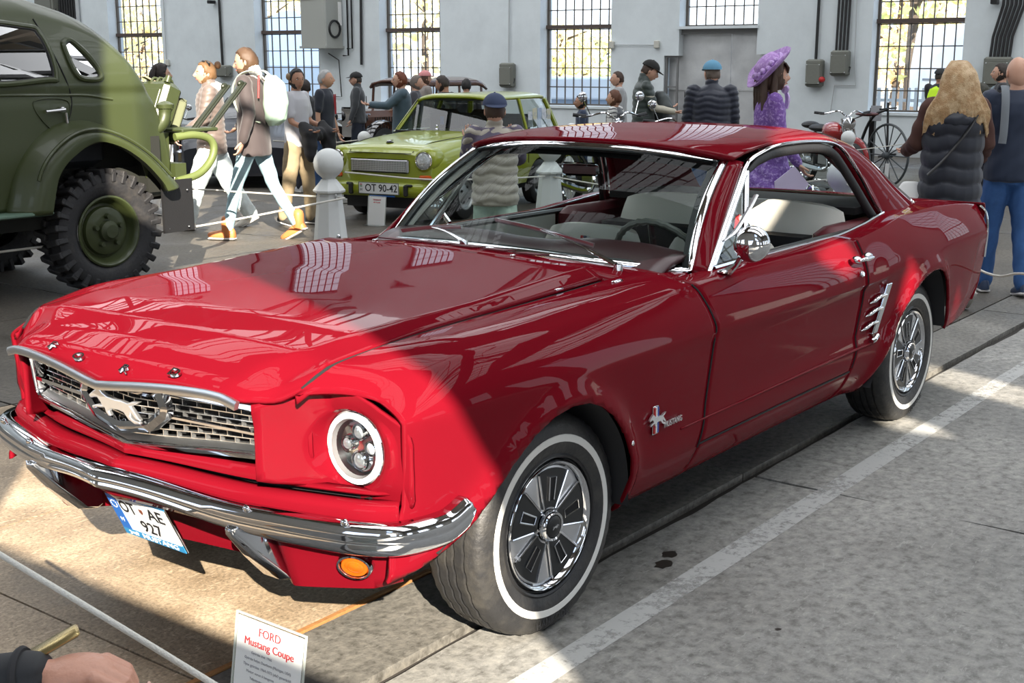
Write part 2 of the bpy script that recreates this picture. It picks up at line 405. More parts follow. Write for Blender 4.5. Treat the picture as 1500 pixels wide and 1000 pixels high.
def window(n, a_, b_, z0, trans, cols, ztop=LINT, step=.375):
    e = empty('window_%d' % n); e['kind'] = 'structure'; dd = .30
    f = MB(); 
    for s, w_ in ((a_+.02, .05), (b_-.02, .05)): f.box(WP(s, dd, (z0+ztop)/2), (w_, .06, ztop-z0), R=WR)
    for z in (z0+.02, ztop): f.box(WP((a_+b_)/2, dd, z), (b_-a_, .06, .05), R=WR)
    f.build('window_frame', IRON, e, smooth=False)
    if trans: f = MB(); f.box(WP((a_+b_)/2, dd-.02, trans), (b_-a_, .12, .075), R=WR); f.build('transom', IRONR, e, smooth=False)
    f = MB(); f.box(WP((a_+b_)/2, .14, z0-.012), (b_-a_+.04, .36, .05), R=WR); f.build('window_sill', WALLM, e, smooth=False)
    zs = [z0+step*k for k in range(24) if z0+step*k < ztop-.1]; cw = (b_-a_-.04)/cols
    vb = None
    for k in range(1, cols):
        if vb is None:
            f = MB(); f.box((0, 0, (ztop-z0)/2), (.017, .03, ztop-z0)); vb = f.build('glazing_bar', IRON, e, smooth=False); o = vb
        else: o = vb.copy(); COL.objects.link(o)
        o.location = WP(a_+.02+cw*k, dd, z0); o.rotation_euler = (0, 0, math.radians(94))
    hb = None
    for z in zs[1:]:
        if hb is None: f = MB(); f.box((0, 0, 0), (b_-a_, .03, .020)); hb = f.build('glazing_bar', IRON, e, smooth=False); o = hb
        else: o = hb.copy(); COL.objects.link(o)
        o.location = WP((a_+b_)/2, dd, z); o.rotation_euler = (0, 0, math.radians(94))
    pn = None; zmax = 3.35
    if n > 6: f = MB(); f.box(WP((a_+b_)/2, dd+.03, (z0+ztop)/2), (b_-a_, .004, ztop-z0), R=WR); o = f.build('window_pane', PANE, e, smooth=False); o['kind'] = 'stuff'; return
    for z in zs:
        if z > zmax: break
        for k in range(cols):
            if pn is None: f = MB(); f.add([(-cw/2, 0, 0), (cw/2, 0, 0), (cw/2, 0, step), (-cw/2, 0, step)], [(0, 1, 2, 3)]); pn = f.build('window_pane', PANE, e, smooth=False); o = pn
            else: o = pn.copy(); COL.objects.link(o)
            o.location = WP(a_+.02+cw*(k+.5), dd+.012, z); o.rotation_euler = (0, 0, math.radians(94))
    zz_ = z
    f = MB(); f.add([WP(a_, dd+.012, zz_), WP(b_, dd+.012, zz_), WP(b_, dd+.012, ztop), WP(a_, dd+.012, ztop)], [(0, 1, 2, 3)]); o = f.build('window_pane', PANE, e, smooth=False); o['kind'] = 'stuff'
for i, (a_, b_) in enumerate(wins): window(i+1 if i < 4 else i+2, a_, b_, SILL, 2.29, 8 if i != 3 else 8)
window(5, -4.06, -2.50, 2.24, None, 8)
# metal double door under it
DOORM = mat('door_metal', (.66, .67, .67), .42, .45, bump=(1.6, 1.0, 1), vary=(1.8, (.52, .53, .54)))
DOORM.node_tree.nodes['Bump'].inputs['Distance'].default_value = .06
dr_ = empty('door_1'); dr_['kind'] = 'structure'
for a_, b_ in ((-4.34, -3.08), (-3.07, -2.30)):
    f = MB(); f.box(WP((a_+b_)/2, .22, 1.06), (b_-a_, .05, 2.12), R=WR); 
    o = f.build('door_leaf', DOORM, dr_, smooth=False)
    for z in (.25, 1.1): f = MB(); f.box(WP((a_+b_)/2, .19, z), (b_-a_-.04, .02, .04), R=WR); f.build('door_rail', DOORM, o, smooth=False)
f = MB(); f.box(WP(-3.28, .18, 2.17), (1.66, .16, .11), R=WR); f.build('door_lintel', mat('steel_grey', (.22, .22, .22), .5, .4), dr_, smooth=False)
f = MB()
for s in (-4.33, -4.10): f.box(WP(s, .06, .86), (.035, .04, 1.72), R=WR)
for z in (.05, .62, 1.14, 1.70): f.box(WP(-4.215, .06, z), (.25, .04, .03), R=WR)
f.build('door_post', mat('steel_grey', (.22, .22, .22), .5, .4), dr_, smooth=False)
f = MB(); f.box(WP(-3.72, -.02, .80), (.36, .03, .52), R=WR); o = f.build('notice_board', BLACK, smooth=False); f = MB(); f.box(WP(-3.72, -.037, .80), (.29, .006, .45), R=WR); f.build('notice_sheet', WHITE, o, smooth=False); tag(o, 'small black framed notice against the grey metal door', 'sign'); 
# other walls
def plain_wall(name, x0, x1, y0, y1):
    f = MB(); f.box(((x0+x1)/2, (y0+y1)/2, HGT/2), (x1-x0, y1-y0, HGT)); o = f.build(name, WALLM, smooth=False); o['kind'] = 'structure'; return o
DULL = mat('wall_dull', (.20, .19, .17), .85, bump=(5, .3))
plain_wall('wall_left', -19, 5.2, -31.2, -31)
def holed_wall(name, pl, outer, holes, th=.05):
    """flat wall with openings; pl maps (u,v) -> world"""
    bm = bmesh.new()
    for loop in [outer]+holes:
        vs = [bm.verts.new(pl(*p)) for p in loop]
        for i in range(len(vs)): bm.edges.new((vs[i], vs[(i+1) % len(vs)]))
    bmesh.ops.triangle_fill(bm, edges=bm.edges, use_beauty=True)
    d = bpy.data.meshes.new(name); bm.to_mesh(d); bm.free(); d.materials.append(DULL)
    o = bpy.data.objects.new(name, d); COL.objects.link(o); solid(o, th, 0); o['kind'] = 'structure'; return o
R4 = lambda a, b, c, d: [(a, b), (c, b), (c, d), (a, d)]
front_holes = [  # upper openings of this unseen wall are shaped to aim the sun patches
    [(3.94, 3.50), (6.62, 3.50), (6.60, 3.85), (6.45, 4.05), (6.28, 4.30), (6.07, 4.43), (5.85, 4.53), (5.56, 4.69), (5.19, 4.89), (4.7, 5.10), (3.94, 5.10)],
    [(3.80, 6.60), (5.05, 6.66), (5.75, 7.35), (6.02, 8.2), (5.95, 9.3), (5.0, 9.6), (3.80, 9.6)],
    [(8.20, 6.50), (8.60, 6.55), (9.1, 7.30), (8.85, 7.34)], [(8.36, 6.05), (8.66, 6.12), (8.86, 6.30), (8.66, 6.36)],
    [(9.40, 5.90), (9.72, 5.92), (9.76, 6.02), (9.64, 6.14), (9.42, 6.10)], [(9.26, 6.33), (9.40, 6.33), (9.54, 6.64), (9.36, 6.62)],
    [(10.27, 6.66), (10.33, 6.56), (10.60, 6.43), (10.92, 6.50), (11.2, 6.48), (11.2, 6.66), (10.88, 6.78), (10.70, 6.90), (10.52, 6.94)], [(10.12, 6.75), (10.18, 6.75), (10.28, 6.98), (10.2, 6.98)]]
for y0 in (-28, -23, -18, -13, -8.5, -4, .4, 5, 9.5): front_holes.append(R4(y0, 1.1, y0+2.4, 3.0))
holed_wall('wall_front_gobo', lambda u, v: (5.2, u, v), R4(-31, 0, 15, HGT), front_holes)
rh = [R4(x0, 1.2, x0+2.2, 5.2) for x0 in (-17, -12.5, -8, -3.5, 1)]
holed_wall('wall_right', lambda u, v: (u, 15, v), R4(-19.9, 0, 5.2, HGT), rh)
# roof with skylights and trusses
CEIL = mat('ceiling_boards', (.30, .25, .20), .8, bump=(3, .2)); TR = mat('truss_steel', (.10, .10, .105), .6)
sky = [(-18.2, -14.6), (-12.4, -8.8), (-6.6, -3.0), (-.8, 2.8)]
ch = []
for y0 in (-28, -22, -16, -10, -4, 2, 8):
    for x0, x1 in sky: ch.append(R4(x0, y0, x1, y0+4.6))
o = holed_wall('ceiling', lambda u, v: (u, v, HGT+.02), R4(-20.5, -31, 5.2, 15), []); o.data.materials[0] = CEIL
tb = MB()
for y in np.arange(-29, 15, 6.0):
    tb.box((-7.2, y+5.3-.3, 9.9), (24.8, .14, .22)); tb.box((-7.2, y+5, 8.6), (24.8, .12, .14))
    for k in range(12): tb.box((-18.4+2.1*k, y+5, 9.25), (.09, .09, 1.3)); tb.tube([(-18.4+2.1*k, y+5, 8.6), (-16.3+2.1*k, y+5, 9.9)], .05, 4)
o = tb.build('trim_3', TR, smooth=False); o['kind'] = 'structure'
gb = MB()
for x0, x1 in sky:
    for y0 in (-28, -22, -16, -10, -4, 2, 8):
        for k in range(8): gb.box(((x0+x1)/2, y0+.05+k*.643, HGT-.12), (x1-x0, .05, .08))
        gb.box(((x0+x1)/2, y0+2.3, HGT-.12), (.05, 4.6, .08))
o = gb.build('trim_4', TR, smooth=False); o['kind'] = 'structure'
for i, (x0, x1) in enumerate(sky):
    for y0 in (-25, -13, 2): 
        ly = {-25: 10, -13: 12, 2: 14}[y0]
        area_light('skylight_daylight', ((x0+x1)/2, y0+(2 if y0 > 0 else 0), HGT-.06), 3.5, ly, SKYW*3.5*ly, (.93, .96, 1.0))
# ================================================================ RED COUPE
# car frame = world frame: X forward, Y to the car's left, Z up, origin on the floor under the front axle
RED = mat('red_paint', (.155, .0040, .010), .5, 0, .42, spec=0, coat_rough=.012)
RED.node_tree.nodes['Principled BSDF'].inputs['Coat IOR'].default_value = 1.32
WHEELPAINT = mat('wheel_silver', (.62, .63, .65), .32, .85)
CREAM = mat('cream_vinyl', (.80, .78, .69), .45, bump=(220, .1))
MAROON = mat('maroon_trim', (.10, .006, .012), .5)
car = empty('coupe_car', (0, 0, 0), 0, 'glossy dark red two-door hardtop coupe with chrome bumper and white-lettered plate, in the foreground', 'car')

def P(name, mb, m, parent=None, **k): return mb.build(name, m, parent or car, **k)
def mirror_copy(o, label=None):
    """mirrored twin of a part on the car's other side"""
    d = o.data.copy(); n = len(d.vertices); co = np.zeros(n*3); d.vertices.foreach_get('co', co); co = co.reshape(-1, 3); co[:, 1] *= -1
    d.vertices.foreach_set('co', co.ravel()); d.flip_normals(); d.update()
    c = bpy.data.objects.new(o.name.split('.')[0], d); COL.objects.link(c); c.parent = o.parent
    for md in o.modifiers:
        q = c.modifiers.new(md.name, md.type)
        for a in ('thickness', 'offset', 'width', 'segments', 'limit_method', 'angle_limit', 'levels', 'render_levels'):
            if hasattr(md, a): setattr(q, a, getattr(md, a))
    for ch in o.children:
        k = mirror_copy(ch); k.parent = c
    if label: c['label'] = label
    return c

# --- side surface keys, all functions of X
XK = [.72, .6, .3, 0, -.4, -.78, -1.4, -2.0, -2.3, -2.6, -2.9, -3.2, -3.5, -3.76]
def K(*v): return lambda x: pch(x, XK, v)
Y5 = K(.800, .826, .855, .864, .866, .867, .868, .868, .874, .872, .862, .846, .822, .792)
Z5 = K(.75, .75, .748, .742, .738, .738, .730, .725, .735, .745, .745, .74, .735, .73)
Y7 = K(.725, .755, .785, .792, .795, .800, .806, .812, .808, .795, .785, .775, .76, .742)
Z7 = K(.775, .822, .872, .872, .882, .892, .892, .895, .915, .938, .938, .925, .905, .880)
Y3 = K(.775, .81, .842, .85, .852, .853, .85, .852, .862, .858, .848, .832, .805, .77)
Z3 = K(.47, .47, .467, .467, .467, .466, .464, .468, .47, .475, .48, .49, .50, .505)
Y9 = K(.545, .612, .62, .62, .62, .62, .62, .62, .62, .62, .60, .60, .60, .60)
Z9 = K(.755, .872, .897, .904, .914, .925, .93, .93, .93, .93, .928, .918, .905, .885)
COVE = K(0, 0, 0, 0, 0, .004, .010, .016, .012, .002, 0, 0, 0, 0)
FARCH = np.array([(.80, .365), (.69, .368), (.60, .385), (.54, .405), (.47, .436), (.41, .470), (.34, .522), (.27, .582), (.19, .636), (.11, .668), (.03, .680), (-.05, .672), (-.12, .645), (-.19, .600), (-.25, .535), (-.29, .465), (-.312, .38), (-.316, .28)])
RARCH = np.array([(-2.17, .26), (-2.215, .33), (-2.27, .42), (-2.34, .50), (-2.43, .575), (-2.53, .640), (-2.62, .676), (-2.72, .692), (-2.81, .688), (-2.89, .665), (-2.955, .618), (-2.995, .55), (-3.02, .47), (-3.04, .375), (-3.2, .355), (-3.4, .36), (-3.6, .385), (-3.78, .42)])
ARCHL = np.vstack([cr(FARCH[1:], 120), cr(RARCH[:14], 120)])
def zlow(x):
    x = np.asarray(x, float)
    z = np.full_like(x, .262)
    a = FARCH[::-1]; z = np.where(x > -.316, np.interp(x, a[:, 0], a[:, 1]), z)
    a = RARCH[::-1]; z = np.where(x < -2.17, np.interp(x, a[:, 0], a[:, 1]), z)
    return z
def archd(x, z):
    x = np.asarray(x, float); z = np.asarray(z, float); s = x.shape
    p = np.stack([x.ravel(), z.ravel()], 1); d = np.full(len(p), 9.)
    for i in range(0, len(ARCHL), 2): d = np.minimum(d, np.hypot(p[:, 0]-ARCHL[i, 0], p[:, 1]-ARCHL[i, 1]))
    return d.reshape(s)
def side_y(x, z):
    """outer body surface: half width at (x, z) up to the shoulder"""
    x, z = np.broadcast_arrays(np.asarray(x, float), np.asarray(z, float))
    y3, z3, y5, z5, y7, z7 = Y3(x), Z3(x), Y5(x), Z5(x), Y7(x), Z7(x)
    s = np.clip((z-.25)/(z3-.25), 0, 1); lowy = (y3-.105)+.105*np.sin(s*math.pi/2)**.62
    s = np.clip((z-z3)/(z5-z3), 0, 1); midy = y3+(y5-y3)*s-COVE(x)*np.clip(np.minimum(s/.18, (1-s)/.10), 0, 1)
    s = np.clip((z-z5)/(z7-z5), 0, 1); upy = y7+(y5-y7)*(1-s**1.75)
    y = np.where(z < z3, lowy, np.where(z < z5, midy, upy))
    y = np.where((z < z5) & (z >= z5-.012), np.minimum(y, y5-.006), y)
    d = archd(x, z)
    return y+.017*np.exp(-((d-.012)/.030)**2)+.006*np.exp(-(d/.07)**2)

def side_panel(name, xs, zfun_top=None, warp=None, zmin=None, parent=None):
    """panel of the side surface between the lower edge and the shoulder, then over the top to the inner line"""
    xs = np.asarray(xs); rows = []
    fr = np.concatenate([np.linspace(0, 1, 14)[:-1]*.30, .30+np.linspace(0, 1, 12)[:-1]*.44, .74+np.linspace(0, 1, 14)*.26])
    zl = zlow(xs); zl = np.maximum(zl, zmin) if zmin is not None else zl
    V = np.zeros((len(xs), 0, 3))
    z3, z5, z7 = Z3(xs), Z5(xs), Z7(xs)
    base = np.full_like(xs, .262) if zmin is None else np.full_like(xs, zmin)
    zz = []
    for f in fr:
        if f < .30: z = base+(z3-base)*f/.30
        elif f < .74: z = z3+(z5-z3)*(f-.30)/.44
        else: z = z5+(z7-z5)*(f-.74)/.26
        zz.append(np.maximum(z, zl))
    Zg = np.stack(zz, 1); Xg = np.repeat(xs[:, None], Zg.shape[1], 1); Yg = side_y(Xg, Zg)
    return Xg, Yg, Zg

def add_panel(name, Xg, Yg, Zg, warp, parent=None, thick=.012, extra=None):
    if extra is not None:
        Xg = np.concatenate([Xg, extra[0]], 1); Yg = np.concatenate([Yg, extra[1]], 1); Zg = np.concatenate([Zg, extra[2]], 1)
    Xw = (warp(Xg, Zg, Yg) if warp.__code__.co_argcount == 3 else warp(Xg, Zg)) if warp else Xg
    a, b = Xg.shape; V = np.stack([Xw, Yg, Zg], -1).reshape(-1, 3); F = []
    ok = np.hypot(Zg[:, 1:]-Zg[:, :-1], Yg[:, 1:]-Yg[:, :-1]) > 1e-5
    for i in range(a-1):
        for j in range(b-1):
            if ok[i, j] or ok[i+1, j]:
                q = [i*b+j, i*b+j+1, (i+1)*b+j+1, (i+1)*b+j]
                if not ok[i, j]: q = [q[0], q[2], q[3]]
                elif not ok[i+1, j]: q = [q[0], q[1], q[3]]
                F.append(tuple(q))
    used = sorted({i for f in F for i in f}); mp = {v: k for k, v in enumerate(used)}
    o = me(name, V[used], [tuple(mp[i] for i in f) for f in F], RED, parent or car, angle=32)
    bm = bmesh.new(); bm.from_mesh(o.data); bmesh.ops.remove_doubles(bm, verts=bm.verts, dist=1e-5); bm.to_mesh(o.data); bm.free()
    o.data.set_sharp_from_angle(angle=math.radians(32))
    if thick: solid(o, thick)
    return o

# warps: front edge of the wing, door gaps
def doorline(z): return np.interp(z, [.25, .39, .76, .875, .914, .95], [-.732, -.736, -.785, -.752, -.716, -.70])
def rdoorline(z): return np.interp(z, [.25, .36, .47, .66, .80, .95], [-1.93, -1.955, -1.985, -2.025, -2.025, -2.01])
def frontline(z): return np.interp(z, [.3, .38, .48, .54, .62, .70, .76, .80, .85], [.675, .67, .64, .612, .612, .618, .622, .620, .622])
def lerpw(xa, xb, fa, fb):
    def w(X, Z):
        t = np.clip((X-xa)/(xb-xa), 0, 1)
        return X+(fa(Z)-xa)*np.clip(1-t*4, 0, 1)**1.5+(fb(Z)-xb)*np.clip(1-(1-t)*4, 0, 1)**1.5
    return w
def top_strip(xs, n=10, inner=None, drop=.02):
    """from the shoulder over the top of the wing to the inner seam, with a small folded lip at the end"""
    y7, z7 = Y7(xs), Z7(xs); y9 = Y9(xs) if inner is None else np.full_like(xs, inner); z9 = Z9(xs)
    X, Y, Z = [], [], []
    for k in range(1, n+1):
        s = k/n; X.append(xs); Y.append(y7+(y9-y7)*s); Z.append(z7+(z9-z7)*s+.010*math.sin(math.pi*min(s*1.0, 1))+.0035*math.exp(-((s-.03)/.05)**2))
    X.append(xs); Y.append(y9); Z.append(z9-drop)
    return np.stack(X, 1), np.stack(Y, 1), np.stack(Z, 1)

xs = np.concatenate([np.linspace(-.76, -.33, 26), np.linspace(-.325, -.2, 26), np.linspace(-.19, .672, 62)])
G = side_panel('f', xs)
def wingwarp(X, Z, Y):
    t = np.clip((X+.76)/(.672+.76), 0, 1)
    fr_ = frontline(Z)+np.clip((.735-Y)/.165, 0, 1)**1.3*.125*(Z > .70)
    return X+(doorline(Z)+.76)*np.clip(1-t*4, 0, 1)**1.5+(fr_-.672)*np.clip(1-(1-t)*4, 0, 1)**1.5
fender = add_panel('front_wing', *G, wingwarp, extra=top_strip(xs))
xs = np.linspace(-.76, -2.0, 40)[::-1]
G = side_panel('d', xs, zmin=.385)
def belt(xs, drop=.03): 
    X, Y, Z = [], [], []
    y7, z7 = Y7(xs), Z7(xs)
    for s in (.15, .35, .6, .85, 1): X.append(xs); Y.append(y7+(.722-y7)*s); Z.append(z7+.008*math.sin(s*math.pi*.6)+.004)
    X.append(xs); Y.append(xs*0+.718); Z.append(z7-drop)
    return np.stack(X, 1), np.stack(Y, 1), np.stack(Z, 1)
door = add_panel('door', *G, lerpw(-2.0, -.76, lambda z: rdoorline(z)+.004, lambda z: doorline(z)-.005), extra=belt(xs))
# sill below the door
xs2 = np.linspace(-2.16, -.745, 50); zz = np.linspace(.245, .378, 8)
Xg, Zg = np.meshgrid(xs2, zz, indexing='ij'); Yg = side_y(Xg, Zg)-.003
sill = add_panel('sill', Xg, Yg, Zg, None)
# rear quarter
xs = np.concatenate([np.linspace(-3.76, -3.06, 40), np.linspace(-3.055, -2.93, 30), np.linspace(-2.92, -2.165, 70), np.linspace(-2.15, -2.0, 8)])
G = side_panel('q', xs)
y7 = Y7(xs); z7 = Z7(xs)
inn = np.interp(xs, [-3.8, -3.0, -2.75, -2.5, -2.3, -2.0], [.60, .60, .66, .70, .715, .722])
ex = [[], [], []]
for s in (.03, .08, .2, .4, .6, .8, 1):
    ex[0].append(xs); ex[1].append(y7+(inn-y7)*s); ex[2].append(z7+.008*math.sin(s*math.pi*.5)+.004*math.exp(-((s-.05)/.06)**2))
ex[0].append(xs); ex[1].append(inn); ex[2].append(z7-.03)
quarter = add_panel('rear_wing', *G, lerpw(-3.76, -2.0, lambda z: -3.76+np.interp(z, [.4, .5, .6, .75, .88], [.10, .02, .0, .0, .045]), lambda z: rdoorline(z)), extra=[np.stack(e, 1) for e in ex])

# bonnet
def bonnet_z(x, y):
    a = np.minimum(np.abs(y)/np.maximum(Y9(x)-.014, .3), 1); zg = Z9(x)
    zc = np.interp(x, [-.6, -.4, 0, .3, .5, .65, .75, .83, .88], [.985, .98, .952, .937, .922, .900, .876, .842, .785])
    zg = np.interp(x, [-.6, 0, .3, .5, .65, .75, .83, .88], [.922, .904, .899, .888, .873, .810, .785, .772])
    cr_ = np.interp(x, [-.5, .1, .4, .6, .75, .82, .9], [.93, .93, .90, .86, .83, .82, .82])     # ridge line
    h = zc-zg
    top = 1-.42*(a/cr_)**2
    out = .58*np.clip((1-a)/(1-cr_), 0, 1)
    return zg+h*np.where(a < cr_, top, out)
yy = np.concatenate([np.linspace(-.607, -.5, 9), np.linspace(-.49, .49, 50), np.linspace(.5, .607, 9)])
def bonnet_front(y):
    a = np.abs(y)
    return np.where(a < .475, .872-.108*a, .8207-(a-.475)*.90)
uu = np.concatenate([np.linspace(0, .8, 40), np.linspace(.81, 1, 24)])
def bonnet_rear(y): return -.43-.0*np.abs(y)-.10*(np.abs(y)/.615)**3
Yg, Ug = np.meshgrid(yy, uu, indexing='ij'); scale = 1-.022*sstep(.8, 1, Ug)
Xg = bonnet_rear(Yg)+(bonnet_front(Yg)-bonnet_rear(Yg))*Ug
Zg = bonnet_z(Xg, Yg*.995)
Zg = Zg-.012*sstep(.97, 1.0, Ug)
b = MB(); b.grid(np.stack([Xg, Yg*scale, Zg], -1), flip=True)
bonnet = P('bonnet', b, RED, angle=60); solid(bonnet, .014)
# small chrome letters along the bonnet's nose, spelling the maker's name
for ch_, (yq) in zip('FORD', (-.25, -.115, .085, .26)):
    xq = .860-.10*abs(yq); zq = float(bonnet_z(np.array(xq), np.array(yq)))+.006
    R_ = np.array([[-.23*0, -.80, .5], [1, 0, 0], [0, .5, .80]]).T
    Mx = np.stack([np.array([0, 1, 0]), np.array([-.88, 0, .47]), np.array([.47, 0, .88])], 1)
    text('bonnet_letter', ch_, .036, CHROME, car, (xq, yq, zq), Mx, depth=.004, bold=True, sx=1.5)

# cowl between bonnet and windscreen
def ws_base(s):
    s = np.asarray(s, float); a = np.abs(s)
    return np.stack([-.70-.252*a**2.6, .675*s, .944-.047*a**2], -1)
def ws_top(s):
    s = np.asarray(s, float); a = np.abs(s)
    return np.stack([-1.195-.171*a**2.4, .563*s, 1.277-.043*a**2.4], -1)
ss = np.linspace(-1, 1, 61)
B_ = ws_base(ss)
rear_edge = np.stack([bonnet_rear(ss*.75)-.006, ss*.75, np.interp(np.abs(ss*.75), [0, .3, .55, .62, .75], [.976, .966, .940, .921, .900])], -1)
rear_edge[:, 0] = np.where(np.abs(ss*.75) > .6, -.53-(np.abs(ss*.75)-.6)*1.2, rear_edge[:, 0])
b = MB(); rows = []
for t in np.linspace(0, 1, 10):
    q = rear_edge*(1-t)+(B_+np.array([.012, 0, -.004]))*t; q[:, 2] += .012*math.sin(math.pi*t)*np.exp(-(ss/.8)**6)-.03*(t == 0); rows.append(q)
b.grid(np.array(rows)); cowl = P('cowl', b, RED, angle=50); solid(cowl, .01, 1)
# louvre slots in the cowl
for yq in (-.30, -.18, -.06, .06, .18, .30):
    b = MB()
    for k in range(7):
        xq = -.505-.011*k-abs(yq)**2*.35
        b.box((xq, yq, float(np.interp(xq, [-.7, -.43], [.949, .979]))-.05*yq*yq+.0075), (.0035, .095, .004))
    P('cowl_louvre', b, MAROON, cowl)
# windscreen glass, chrome surround and black seal
b = MB(); T_ = ws_top(ss); rows = []
for t in np.linspace(0, 1, 14):
    q = B_*(1-t)+T_*t; q[:, 0] += .035*math.sin(math.pi*t); q[:, 2] += .018*math.sin(math.pi*t); rows.append(q)
WSG = np.array(rows); b.grid(WSG)
P('windscreen', b, glass_mat('screen_glass', (.78, .85, .83), .012), angle=180)
def arc(p, q, bx=.035, bz=.018, n=14):
    t = np.linspace(0, 1, n)[:, None]; r = p*(1-t)+q*t; r[:, 0] += bx*np.sin(math.pi*t[:, 0]); r[:, 2] += bz*np.sin(math.pi*t[:, 0]); return r
loop = np.vstack([B_, arc(B_[-1], T_[-1])[1:-1], T_[::-1], arc(T_[0], B_[0])[1:-1]])
flat = [(-.016, -.004), (-.016, .004), (-.006, .009), (.010, .008), (.016, .002), (.016, -.004)]
c0 = loop.mean(0)
def loop_sweep(b, loop, prof, nrm):
    T = np.roll(loop, -1, 0)-np.roll(loop, 1, 0); T /= np.linalg.norm(T, axis=1)[:, None]
    N = np.broadcast_to(nrm, T.shape); S = np.cross(T, N); S /= np.linalg.norm(S, axis=1)[:, None]
    G = loop[:, None]+np.array(prof)[None, :, :1]*S[:, None]+np.array(prof)[None, :, 1:]*N[:, None]
    b.grid(G, cu=True, cv=True); return b
nws = np.array([.62, 0, .78])
b = MB(); loop_sweep(b, loop, flat, nws); P('windscreen_trim', b, CHROME, angle=60)
b = MB(); loop_sweep(b, c0+(loop-c0)*.968, [(-.014, -.008), (-.014, .004), (.014, .004), (.014, -.008)], nws); P('windscreen_seal', b, BLACKR)

# --- roof skin with pillars
DT = np.array([(-1.376, .588, 1.226), (-1.50, .590, 1.248), (-1.70, .590, 1.266), (-1.95, .592, 1.268), (-2.15, .592, 1.258), (-2.28, .588, 1.236)])   # drip line along the side top
dl = cr(DT, 40)
rows = []
for k, p in enumerate(dl):
    x = p[0]; t = np.linspace(0, 1, 25)
    zc = np.interp(x, [-2.62, -2.4, -2.2, -1.9, -1.6, -1.376, -1.2], [1.262, 1.285, 1.300, 1.309, 1.305, 1.294, 1.280])
    xc = -1.205+(x+1.376)*1.32 if x > -2.28 else x
    xc = np.interp(x, [-2.28, -1.9, -1.376], [-2.60, -1.95, -1.205])
    zc = np.interp(xc, [-2.62, -2.4, -2.2, -1.9, -1.6, -1.4, -1.2], [1.268, 1.289, 1.301, 1.309, 1.305, 1.296, 1.281])
    ang = t*math.pi/2
    y = p[1]*np.cos(ang)**.9; s = 1-(y/p[1])**2.6
    rows.append(np.stack([x+(xc-x)*np.sin(ang)**1.5, y, p[2]+(zc-p[2])*s**.85], -1))
R_ = np.array(rows); Rf = np.concatenate([R_, (R_*np.array([1, -1, 1]))[:, ::-1][:, 1:]], 1)
b = MB(); b.grid(Rf, flip=True); roof = P('roof', b, RED, angle=60); solid(roof, .02)
# C pillar (sail panel)
Fe = np.array([(-2.28, .590, 1.236), (-2.35, .602, 1.195), (-2.43, .626, 1.11), (-2.50, .655, 1.02), (-2.57, .690, .925), (-2.59, .70, .90)])
Be = np.array([(-2.60, .03, 1.268), (-2.66, .44, 1.235), (-2.80, .52, 1.15), (-2.95, .57, 1.05), (-3.12, .62, .945), (-3.16, .63, .925)])
Be[0] = (-2.585, .40, 1.262)
fe, be = cr(Fe, 24), cr(Be, 24); rows = []
for t in np.linspace(0, 1, 14):
    q = fe*(1-t)+be*t; q[:, 1] += .05*math.sin(math.pi*t)*np.interp(np.arange(24), [0, 6, 23], [.6, 1, .8]); q[:, 2] += .010*math.sin(math.pi*t); rows.append(q)
b = MB(); b.grid(np.array(rows), flip=True)
cp = P('rear_pillar', b, RED, angle=60); solid(cp, .025); mirror_copy(cp)
# backlight
b = MB(); rows = []
for t in np.linspace(0, 1, 12):
    i = int(t*23); e = be[i]; ys = np.linspace(-1, 1, 25)
    rows.append(np.stack([e[0]-.035*(1-ys**2)*1.0, ys*(e[1]-.008), e[2]+.015*(1-ys**2)], -1))
BLG = np.array(rows); b.grid(BLG); P('rear_window', b, glass_mat('screen_glass'), angle=180)
bl = np.vstack([BLG[0], BLG[:, -1][1:-1], BLG[-1][::-1], BLG[:, 0][::-1][1:-1]])
b = MB(); loop_sweep(b, bl, [(-.012, -.004), (-.012, .006), (.012, .006), (.012, -.004)], np.array([-.6, 0, .8])); P('rear_window_trim', b, CHROME)
# A pillar
a0, a1 = np.array([-.930, .692, .890]), np.array([-1.376, .580, 1.232])
pa = arc(a0, a1, .030, .016, 16)
pb = arc(np.array([-.945, .735, .893]), np.array([-1.44, .600, 1.222]), .0, -.004, 16)
b = MB(); rows = []
for t in np.linspace(0, 1, 8):
    q = pa*(1-t)+pb*t; q[:, 1] += .009*math.sin(math.pi*t); rows.append(q)
b.grid(np.array(rows)); ap = P('windscreen_pillar', b, RED, angle=60); solid(ap, .012, 0); mirror_copy(ap)
b = MB(); b.tube(cr([(-1.02, .705, .86), (-1.0, .70, .90), (-.97, .69, .90), (-.9, .70, .885), (-.8, .76, .87)], 20), .012); 
# drip rail: chrome strip round the side window
dr = np.vstack([arc(np.array([-.950, .740, .892]), np.array([-1.430, .612, 1.200]), .0, .0, 16), cr([(-1.47, .606, 1.224), (-1.54, .604, 1.244), (-1.70, .605, 1.270), (-1.95, .607, 1.273), (-2.15, .607, 1.262), (-2.28, .608, 1.236), (-2.36, .622, 1.185), (-2.44, .650, 1.095), (-2.51, .68, .995), (-2.575, .712, .915)], 60)])
b = MB(); b.tube(dr, .0085, 8, squash=(1.3, .8)); o = P('drip_rail', b, CHROME, angle=60); mirror_copy(o)
